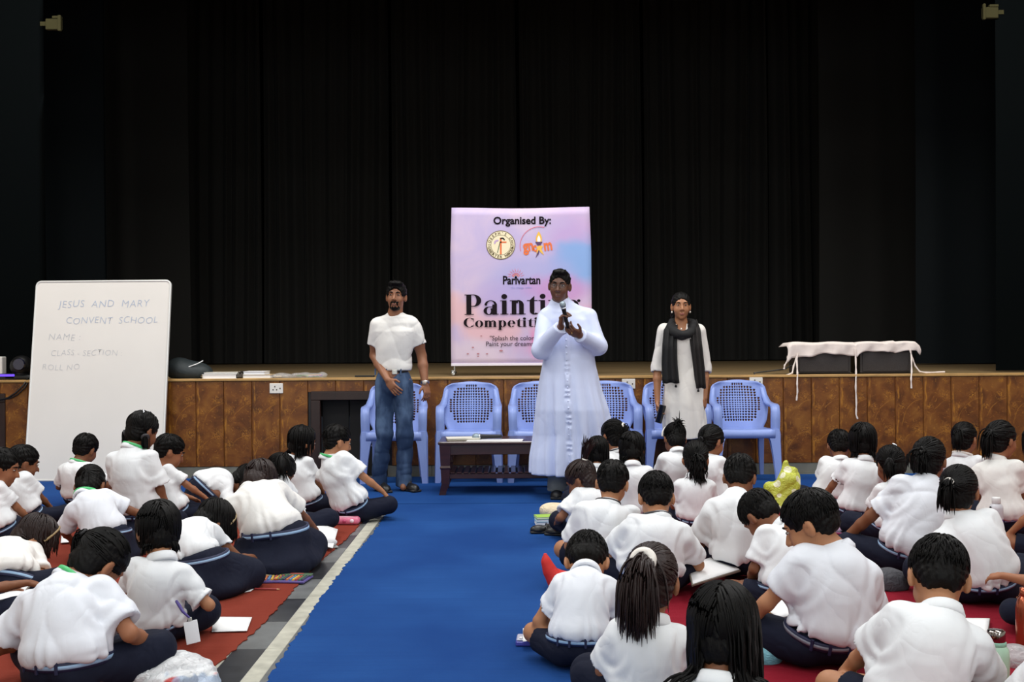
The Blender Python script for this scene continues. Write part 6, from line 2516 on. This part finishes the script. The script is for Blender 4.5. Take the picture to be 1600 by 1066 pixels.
adult_hair(wo_, Hd, Rh, hs, woman_hair)
f = Field(0)
for zc, ry_ in ((-.062, .0045), (-.0705, .0055)):
    f.add(ell(Hd + Rh @ (V3(0, .083, zc) * hs), (.020, .011, ry_), Rh), .002)
blob(f, 'lips', mat('lips_woman', rgb(150, 84, 72), .45), .003, wo_)
for sx in (-1, 1):
    MB().lathe([(0, -.009), (.006, -.006), (.008, 0), (.006, .006), (0, .009)], 10).build('earring', mat('pearl', rgb(232, 226, 215), .25), wo_, Hd + Rh @ (V3(sx * .074, .0, -.052) * hs))
MB().lathe([(0, -.010), (.006, -.005), (.006, .003), (0, .008)], 8).build('pendant', mat('pearl', rgb(232, 226, 215), .25), wo_, W(1064.5, 514, -.082))
ph = MB().box((-.036, -.005, -.075), (.036, .005, .075), .004).build('mobile_phone', mat('dark_phone', rgb(52, 42, 46), .3), None, org + W(1032, 647, -.115))
ph.rotation_euler = (rad(8), rad(14), rad(35))
MB().box((-.033, -.0056, -.071), (.033, -.0051, .071)).build('screen', mat('phone_glass', rgb(14, 12, 16), .1), ph)
tag(ph, 'dark mobile phone in the hand of the woman with the black scarf', 'phone')


# ------------------------------------------------------------------ things on the floor and on laps
def sheet(lab, px, zs, m=PAPER, name='paper_sheet', cat='paper', board=None):
    P = [ground(x, y, z) for (x, y), z in zip(px, zs)]
    c = sum(P) / 4
    n = nrm(np.cross(P[1] - P[0], P[3] - P[0]))
    if n[2] < 0:
        n = -n
        P = P[::-1]
    vs, fs = [], []
    K = 5
    for j in range(K + 1):
        for i in range(K + 1):
            u, v = i / K, j / K
            q = P[0] * (1 - u) * (1 - v) + P[1] * u * (1 - v) + P[2] * u * v + P[3] * (1 - u) * v
            vs.append(q - c + n * (.004 * math.sin(3.1 * u) * math.sin(3.1 * v) + .003 * (u - .5) * (v - .5)))
    for j in range(K):
        for i in range(K):
            a = j * (K + 1) + i
            fs.append((a, a + 1, a + K + 2, a + K + 1))
    if board is None:
        o = link(name, mesh_from(vs, fs, True), m, None, c)
        md = o.modifiers.new('thick', 'SOLIDIFY'); md.thickness = .0012
    else:
        o = empty(name, c)
        s_ = link('sheet', mesh_from(vs, fs, True), m, o)
        md = s_.modifiers.new('thick', 'SOLIDIFY'); md.thickness = .0012
        B_ = [(p - c) * 1.05 - n * .003 for p in P]
        MB().add([b - n * .008 for b in B_] + B_, [(3, 2, 1, 0), (4, 5, 6, 7), (0, 1, 5, 4), (1, 2, 6, 5), (2, 3, 7, 6), (3, 0, 4, 7)]).build('board', board, o)
    return tag(o, lab, cat)


WOODB = mat('tan_clipboard', rgb(186, 132, 62), .5, var=.15, vscale=6)
GREYB = mat('grey_board', rgb(120, 112, 100), .5)
sheet('white sheet held by the kneeling child at the aisle', [(455, 837), (490, 815), (528, 827), (520, 857)], [.055, .075, .05, .03])
sheet('blank white sheet on the red mat right of the ID card', [(331, 987), (334, 964), (394, 964), (386, 986)], [.014] * 4)
sheet('white sheet under the arm of the nearest child on the left', [(150, 1024), (178, 976), (200, 978), (228, 1020)], [.02, .02, .02, .02])
sheet('small white card on the blue carpet beside the pale strip', [(588, 797), (590, 786), (613, 786), (612, 797)], [.007] * 4, cat='card', name='white_card')
sheet('large white sheet on a lap at the left picture edge', [(-20, 948), (-25, 893), (62, 891), (24, 944)], [.12, .13, .13, .12], board=GREYB)
sheet('small cream sketch sheet lying beside the nearest left child', [(20, 1018), (26, 998), (52, 999), (50, 1022)], [.035] * 4, PAPER2, 'sketch_sheet')
sheet('corner of white paper showing between the children on the left', [(95, 848), (97, 824), (108, 827), (114, 847)], [.02] * 4)
sheet('white sheet half under the coloured pencil packs', [(378, 926), (384, 914), (402, 916), (392, 924)], [.011] * 4)
sheet('white sheet on a board beside the elbow, second from the aisle', [(1083, 912), (1075, 882), (1127, 866), (1155, 890)], [.09, .11, .10, .08], board=GREYB)
sheet('white sheet on a tan clipboard before the profile child', [(1186, 944), (1228, 931), (1242, 960), (1217, 966)], [.17, .17, .15, .14], board=WOODB, cat='clipboard')
sheet('white sheet on a thin board by the dark trousered knee', [(1507, 992), (1505, 966), (1546, 966), (1542, 993)], [.03, .03, .03, .03], board=GREYB)
sheet('white sheet in front of the blue pencil writer', [(1404, 884), (1406, 874), (1428, 874), (1424, 885)], [.03] * 4)


def pencil(lab, a, b, za, zb, m, r=.0042):
    A_, B_ = ground(a[0], a[1], za), ground(b[0], b[1], zb)
    o = empty('pencil', A_)
    d = nrm(B_ - A_)
    L = np.linalg.norm(B_ - A_)
    MB().tube([(0, 0, 0), d * (L - .02)], r, 6, smooth=False).build('shaft', m, o)
    MB().tube([d * (L - .02), d * (L - .006)], [r, .0015], 6).build('wood_tip', mat('pencil_wood', rgb(206, 170, 120), .6), o)
    MB().tube([d * (L - .006), d * L], [.0015, .0004], 6).build('lead', mat('pencil_lead', rgb(40, 40, 44), .5), o)
    return tag(o, lab, 'pencil')


pencil('long red pencil beside the coloured pencil packs on the mat', (398, 920), (439, 921), .012, .012, mat('pencil_red', rgb(150, 50, 50), .5))
pencil('red and black pencil resting on the cream sketch sheet', (22, 994), (32, 1026), .05, .048, mat('pencil_dark', rgb(60, 40, 44), .5), .006)
kid = None
p = ground(1349, 833, .10)
# the pencil in the writing hand
for root, arms_, s_, Hd_, org_, ya_ in KIDS:
    if 'blue pencil in the left hand' in root['label']:
        Rz_ = np.array(Matrix.Rotation(ya_, 3, 'Z'))
        w = org_ + Rz_ @ arms_[0][2]
        d_ = nrm(w - (org_ + Rz_ @ arms_[0][1]))
        a_ = w + d_ * .07 + V3(0, 0, -.075)
        o = empty('pencil', a_)
        dd = nrm(V3(.12, -.25, 1))
        MB().tube([dd * .02, dd * .15], .0045, 6, smooth=False).build('shaft', mat('pencil_blue', rgb(120, 170, 215), .5), o)
        MB().tube([dd * .02, dd * 0.0], [.0045, .0006], 6).build('wood_tip', mat('pencil_wood', rgb(206, 170, 120), .6), o)
        tag(o, 'light blue pencil held upright by a child in the right group', 'pencil')
    if 'white ID card' in root['label']:
        ra, rs, rorg, rya = arms_, s_, org_, ya_
# ID card on a violet lanyard
c0 = at(300, 988, 4.12)
idc = empty('id_card', c0)
Mx = Matrix.Rotation(rad(-14), 4, 'Y') @ Matrix.Rotation(rad(-16), 4, 'X')
o = MB().box((-.027, -.0015, -.042), (.027, .0015, .042), .002).build('card', mat('card_white', rgb(224, 224, 228), .4), idc)
o.matrix_basis = Mx
o = MB().box((-.008, -.003, .040), (.008, .003, .056), .002).build('clip', STEEL, idc)
o.matrix_basis = Mx
VIO = mat('violet_ribbon', rgb(62, 46, 120), .5)
lp = [at(291, 966, 4.12) - c0 + V3(.012, 0, .004), at(286, 956, 4.14) - c0, at(280, 946, 4.18) - c0, at(276, 940, 4.24) - c0]
MB().tube([np.array(Mx.to_3x3() @ Vector((0, 0, .054)))] + lp[1:], [.004, .006, .007, .006], 6).build('lanyard', VIO, idc)
tag(idc, 'white ID card on a violet ribbon hanging at a child\'s hip', 'card')

# pencil packs
PK = [rgb(206, 170, 70), rgb(170, 70, 60), rgb(70, 110, 80), rgb(60, 60, 90), rgb(190, 110, 60), rgb(80, 130, 170)]
for i, (px, py, rz_, lab) in enumerate(((419, 909, 6, 'flat box of coloured pencils on the red mat, left one'), (457, 909, -8, 'flat box of coloured pencils on the red mat, right one'))):
    g = ground(px, py)
    o = empty('pencil_box', (g[0], g[1], .0075), rad(rz_))
    MB().box((-.085, -.075, 0), (.085, .075, .012), .003).build('tray', mat('violet_tray', rgb(96, 84, 150), .4), o)
    for k in range(10):
        x = -.072 + k * .016
        MB().tube([(x, -.065, .0145), (x, .03, .0145), (x, .05, .0145)], [.0058, .0058, .001], 6, smooth=False).build('pencil', mat('pack_pencil_%d' % (k % 6), PK[(k + i) % 6], .5), o)
    MB().box((-.085, .035, .012), (.085, .075, .022), .003).build('label_card', mat('label_cream', rgb(220, 205, 160), .5) if i == 0 else mat('label_green', rgb(70, 96, 70), .5), o)
    MB().box((-.03, .045, .0222), (.04, .065, .0228)).build('label_print', mat('label_red', rgb(170, 66, 60), .5), o)
    tag(o, lab, 'pencil box', 'pencil boxes on the mat')
# pink pencil case
g = ground(539, 822)
o = empty('pencil_case', (g[0], g[1] + .03, .0075), rad(-4))
f = Field(.02).add(rbox((0, 0, .025), (.095, .038, .025), None, .022))
blob(f, 'case_body', mat('pink_vinyl', rgb(226, 120, 150), .45, bump=.4, bscale=30, var=.15, vscale=25), .007, o, disp=folds(12, .006, 40), damp=.008)
MB().tube([(-.085, -.02, .046), (0, -.022, .051), (.085, -.02, .046)], .003, 6).build('zip', mat('zip_white', rgb(236, 220, 228), .4), o)
for x, col in ((-.05, rgb(240, 190, 210)), (.0, rgb(200, 80, 120)), (.05, rgb(245, 220, 230))):
    MB().lathe([(0, 0), (.014, 0), (.014, .003), (0, .004)], 10).build('dot_print', mat('dot_%d' % int(col[1] * 1000), col, .5), o, (x, -.036, .026)).rotation_euler = (rad(80), 0, 0)
tag(o, 'pink pencil case with a zip lying on the red mat', 'pencil case')
# white sock foot behind the kneeling child
g = ground(505, 861)
o = blob(Field(.02).add(ell((0, 0, .03), (.028, .075, .03))).add(ell((.0, -.05, .035), (.025, .03, .035))).inter(half((0, 0, 0), (0, 0, -1))), 'white_shoe', SOCKW, .007, None, (g[0], g[1] + .05, .0075), rad(-70))
MB().box((-.030, -.085, 0), (.030, .078, .008), .004).build('sole', mat('grey_sole', rgb(150, 150, 150), .7), o)
tag(o, 'white canvas shoe beside the kneeling child at the aisle', 'shoe')


def plastic_bag(name, lab, px, py, size, h, base, spots, seed, spotshape=None, alpha=1.0, horn=None, cat='bag', fam=.02, rough=.3):
    g = ground(px, py)
    r_ = random.Random(seed)
    root = empty(name, (g[0], g[1], .0085))
    f = Field(.05)
    for k in range(7):
        a = k * 0.9
        f.add(ell((size[0] * .45 * math.cos(a), size[1] * .45 * math.sin(a), h * r_.uniform(.25, .4)), (size[0] * r_.uniform(.45, .65), size[1] * r_.uniform(.45, .65), h * r_.uniform(.3, .5))))
    if horn:
        for hx, hy, hz, hr in horn:
            f.add(cone((hx * .3, hy * .3, h * .4), (hx, hy, hz), .06, hr), .05)
    f.inter(half((0, 0, 0), (0, 0, -1)))
    w1_, w2_, w3_ = folds(seed, fam, 24, (r_.uniform(-1, 1), .3, .6)), folds(seed + 1, fam * .8, 47, (.4, .5, -.6)), folds(seed + 2, fam * .5, 85, (-.5, .6, .3))
    n = NT(name + '_film', rough, .6)
    v = n.t.nodes.new('ShaderNodeTexVoronoi')
    v.inputs['Scale'].default_value = spots[2] if spots else 5
    n.t.links.new(n.co.outputs['Object'], v.inputs['Vector'])
    c = base
    if spots:
        msk = n.smooth(v.outputs['Distance'], spots[1], spots[1] + .05, 1, 0)
        if len(spots) > 3:
            msk = n.math('MULTIPLY', msk, n.smooth(n.noise(spots[3], None, 2), .5, .56))
        c = n.mix(msk, base, spots[0])
        if len(spots) > 4:
            c = n.mix(n.math('MULTIPLY', n.smooth(n.noise(7.0, n.scaled((1, 1, 1), loc=(3, 1, 5)), 2), .56, .62), .7), c, spots[4])
    n.bump(n.noise(30.0, None, 4, 1.5), .8, .012)
    n.b.inputs['Alpha'].default_value = alpha
    n.color(c)
    blob(f, 'film', n.m, .0078, root, disp=lambda P: w1_(P) + w2_(P) + w3_(P), damp=fam * 1.3)
    tag(root, lab, cat)
    return root


plastic_bag('plastic_bag', 'crumpled white plastic bag with red and blue print, bottom left', 264, 1068, (.15, .11), .07, rgb(232, 234, 236), (rgb(205, 70, 66), .34, 5.0, 4.0, rgb(150, 176, 210)), 21, alpha=.8, fam=.032)
plastic_bag('polka_bag', 'yellow-green plastic bag with white dots standing at the carpet edge', 1221, 800, (.09, .06), .13, rgb(188, 194, 66), (rgb(228, 228, 190), .36, 14.0), 22, horn=[(.035, 0, .335, .014), (.09, .0, .28, .02), (-.06, .02, .15, .05), (.05, 0, .2, .07)], fam=.024, rough=.4)
g = ground(878, 920)
rbg = empty('red_bag', (g[0], g[1], .0045))
f = Field(.03)
pp = [at(x_, y_, g[1]) - V3(g[0], g[1], .0045) for x_, y_ in ((852, 866), (854, 878), (860, 892), (870, 905), (886, 914))]
for (q0, q1), (r0, r1) in zip(zip(pp[:-1], pp[1:]), ((.008, .018), (.018, .028), (.028, .036), (.036, .045))):
    f.add(cone(q0, q1, r0, r1))
f.add(ell((.02, 0, .03), (.07, .05, .035)))
f.inter(half((0, 0, 0), (0, 0, -1)))
blob(f, 'cloth', mat('red_cloth', rgb(205, 40, 32), .7, bump=.5, bscale=25), .007, rbg, disp=folds(23, .012, 40, (1, .2, .4)), damp=.012)
tag(rbg, 'bright red cloth bag with a raised corner at the aisle edge', 'bag')
plastic_bag('blue_bag', 'light blue printed pouch on the crimson mat by the front child', 1190, 1034, (.07, .06), .09, rgb(120, 190, 205), (rgb(226, 232, 232), .3, 7.0, 5.0, rgb(190, 90, 60)), 24, fam=.02)
plastic_bag('lilac_bag', 'crumpled translucent lilac plastic by the pencil writer', 1322, 838, (.06, .05), .07, rgb(188, 160, 190), None, 25, alpha=.8, fam=.02)
plastic_bag('grey_bag', 'dark grey cloth bag with a pink patch, right of the profile child', 1388, 922, (.09, .06), .09, rgb(66, 66, 72), (rgb(214, 150, 165), .2, 5.0, 4.0), 26, fam=.012, rough=.8)
plastic_bag('teal_pouch', 'teal zip pouch on the mat at the right picture edge', 1592, 876, (.05, .06), .06, rgb(120, 164, 164), None, 27, fam=.012)
plastic_bag('clear_bag', 'clear crumpled plastic beside the mint bottle', 1590, 1040, (.06, .05), .05, rgb(190, 192, 194), None, 28, alpha=.55, fam=.02)
plastic_bag('cream_cushion', 'flat cream cloth pouch on the blue carpet at the aisle edge', 868, 806, (.10, .08), .075, rgb(226, 208, 176), None, 29, fam=.008, rough=.8)
# dark pouch with a pale print
g = ground(1344, 880)
o = empty('dark_pouch', (g[0], g[1] + .03, .0085), rad(-6))
blob(Field(.02).add(rbox((0, 0, .03), (.075, .05, .03), None, .026)), 'pouch_body', mat('slate_vinyl', rgb(84, 92, 102), .5), .008, o, disp=folds(31, .008, 30), damp=.01)
MB().box((-.075, -.054, .004), (.075, -.046, .016), .003).build('hem', mat('teal_hem', rgb(90, 150, 140), .5), o)
mb = MB()
for pts in ([(-.03, .0), (.03, .0), (.035, .006), (-.03, .006)], [(.0, .004), (.01, .02), (.016, .018), (.012, .004)], [(-.01, .0), (-.016, -.012), (-.010, -.012), (-.004, .0)], [(.014, .0), (.020, -.012), (.026, -.011), (.022, .0)], [(-.03, .002), (-.045, .010), (-.03, .007)]):
    mb.add([(a, -.040 + b * 1.4, .0615) for a, b in pts], [tuple(range(len(pts)))])
mb.build('print', mat('pale_print', rgb(206, 210, 212), .5), o)
tag(o, 'slate grey zip pouch with a pale bone print on the mat', 'pouch')
# magenta case beside it
g = ground(1317, 842)
o = empty('magenta_case', (g[0], g[1], .03), rad(-20))
MB().box((-.06, -.035, 0), (.06, .035, .012), .005).build('case_body', mat('magenta_plastic', rgb(126, 30, 84), .35), o)
MB().box((-.052, -.03, .0122), (.045, .03, .0135), .003).build('lid_panel', mat('black_gloss', rgb(18, 14, 18), .15), o)
tag(o, 'flat magenta and black pencil box beside the lilac plastic', 'pencil box')
# books under the cream pouch
for i, (z0, z1, col, lab) in enumerate(((.0, .022, rgb(226, 226, 224), 'white book lowest of the three at the aisle edge'), (.0225, .042, rgb(70, 160, 190), 'turquoise book in the middle of the three at the aisle edge'), (.0425, .056, rgb(150, 188, 50), 'lime green book on top of the three at the aisle edge'))):
    g = ground(857, 822)
    o = empty('book', (g[0], g[1] + .05, .0045 + z0), rad(4 + 3 * i))
    h_ = z1 - z0
    m_ = mat('book_%d' % i, col, .45)
    MB().box((-.085, -.06, 0), (.085, .06, .002)).box((-.085, -.06, h_ - .002), (.085, .06, h_)).box((-.085, .058, 0), (.085, .06, h_)).build('cover', m_, o)
    MB().box((-.082, -.057, .002), (.082, .057, h_ - .002)).build('pages', PAPER, o)
    tag(o, lab, 'book', 'books at the aisle edge')


def school_shoe(lab, px, py, rz_):
    g = ground(px, py)
    o = empty('school_shoe', (g[0], g[1], .0045), rad(rz_))
    f = Field(.02).add(ell((0, .045, .022), (.036, .055, .030))).add(ell((0, -.045, .03), (.031, .05, .042))).inter(half((0, 0, 0), (0, 0, -1)))
    f.sub(ell((0, -.045, .075), (.022, .038, .035)), .006)
    blob(f, 'upper', SHOEB, .006, o)
    blob(Field(.004).add(rbox((0, 0, .008), (.034, .10, .008), None, .008)), 'sole', mat('dark_sole', rgb(30, 28, 27), .7), .006, o)
    MB().tube([(-.034, -.0, .03), (-.02, -.005, .055), (.02, -.005, .055), (.034, 0, .03)], .006, 6).build('strap', SHOEB, o)
    return tag(o, lab, 'shoe', 'black shoes at the aisle edge')


school_shoe('black strap shoe at the aisle edge, nearest the books', 853, 834, 95)
school_shoe('black strap shoe at the aisle edge, tucked by the child\'s arm', 876, 838, 70)
# stationery box with a sheet at the lower left of the right group
g = ground(824, 1008)
o = empty('stationery_box', (g[0], g[1], .0045), rad(-3))
MB().box((-.045, -.04, 0), (.05, .05, .02), .005).build('tray', mat('blue_violet_plastic', rgb(70, 70, 160), .35), o)
MB().box((-.042, -.036, .02), (.047, .046, .028), .004).build('lid', mat('clear_lid', rgb(206, 206, 220), .2, alpha=.75), o)
for k in range(4):
    MB().box((-.03 + .018 * k, -.03, .0285), (-.018 + .018 * k, -.008, .031)).build('eraser', mat('pale_eraser', rgb(226, 226, 226), .6), o)
tag(o, 'violet and clear plastic stationery box on the blue carpet', 'stationery box')
sheet('folded white card standing on the violet stationery box', [(817, 1002), (817, 982), (838, 981), (839, 1001)], [.04, .055, .055, .04], name='white_card', cat='card')
g = ground(1096, 912)
o = empty('stationery_tray', (g[0], g[1], .0085), rad(12))
MB().box((-.06, -.03, 0), (.06, .03, .02), .004).build('tray', mat('violet_tray', rgb(96, 84, 150), .4), o)
for k in range(6):
    MB().box((-.05 + .017 * k, -.028, .02), (-.04 + .017 * k, .026, .026), .002).build('stick', PAPER, o)
tag(o, 'violet tray of white sticks under the sheet on a board', 'tray')


def bottle(name, lab, px, py, prof_body, m_body, prof_cap, m_cap, extra=None, z=.0085):
    g = ground(px, py)
    o = empty(name, (g[0], g[1], z))
    MB().lathe(prof_body, 22).build('body', m_body, o)
    MB().lathe(prof_cap, 22).build('cap', m_cap, o)
    if extra:
        extra(o)
    return tag(o, lab, 'bottle')


CAPW = mat('white_plastic', rgb(222, 222, 222), .35)


def purple_extra(o):
    MB().lathe([(.0325, .105), (.0325, .155), (.030, .168), (.018, .178)], 22).build('upper_body', mat('frosted_white', rgb(206, 206, 212), .35), o)
    MB().tube([(-.032, -.01, .165), (-.038, -.01, .15), (-.038, -.01, .125), (-.034, -.01, .115)], .004, 6).build('strap', BLKP, o)


pbt = bottle('water_bottle', 'purple and white water bottle standing behind the ponytail child', 1557, 848, [(.029, 0), (.032, .004), (.032, .105)], mat('purple_bottle', rgb(84, 44, 140), .35), [(.020, .178), (.021, .18), (.021, .203), (.018, .207), (0, .207)], CAPW, purple_extra)
pbt.scale = (1.2, 1.2, 1.25)


def mint_extra(o):
    MB().lathe([(.031, .135), (.033, .139), (.033, .15), (.030, .153)], 22).build('neck_ring', mat('mint_dark', rgb(140, 190, 168), .35), o)


bottle('water_bottle', 'mint green water bottle with a steel cap, lower right', 1557, 1075, [(.038, 0), (.042, .006), (.043, .10), (.040, .125), (.031, .14)], mat('mint_bottle', rgb(176, 216, 190), .35), [(.028, .150), (.030, .153), (.030, .185), (.027, .190), (0, .191)], mat('dark_chrome', rgb(150, 145, 140), .12, metal=1), mint_extra)
bottle('water_bottle', 'copper coloured bottle cut by the right picture edge', 1603, 1018, [(.034, 0), (.037, .006), (.037, .16), (.030, .19), (.018, .205)], mat('copper', rgb(170, 92, 66), .25, metal=.8), [(.020, .204), (.021, .207), (.021, .235), (0, .238)], mat('copper', rgb(170, 92, 66), .25, metal=.8))
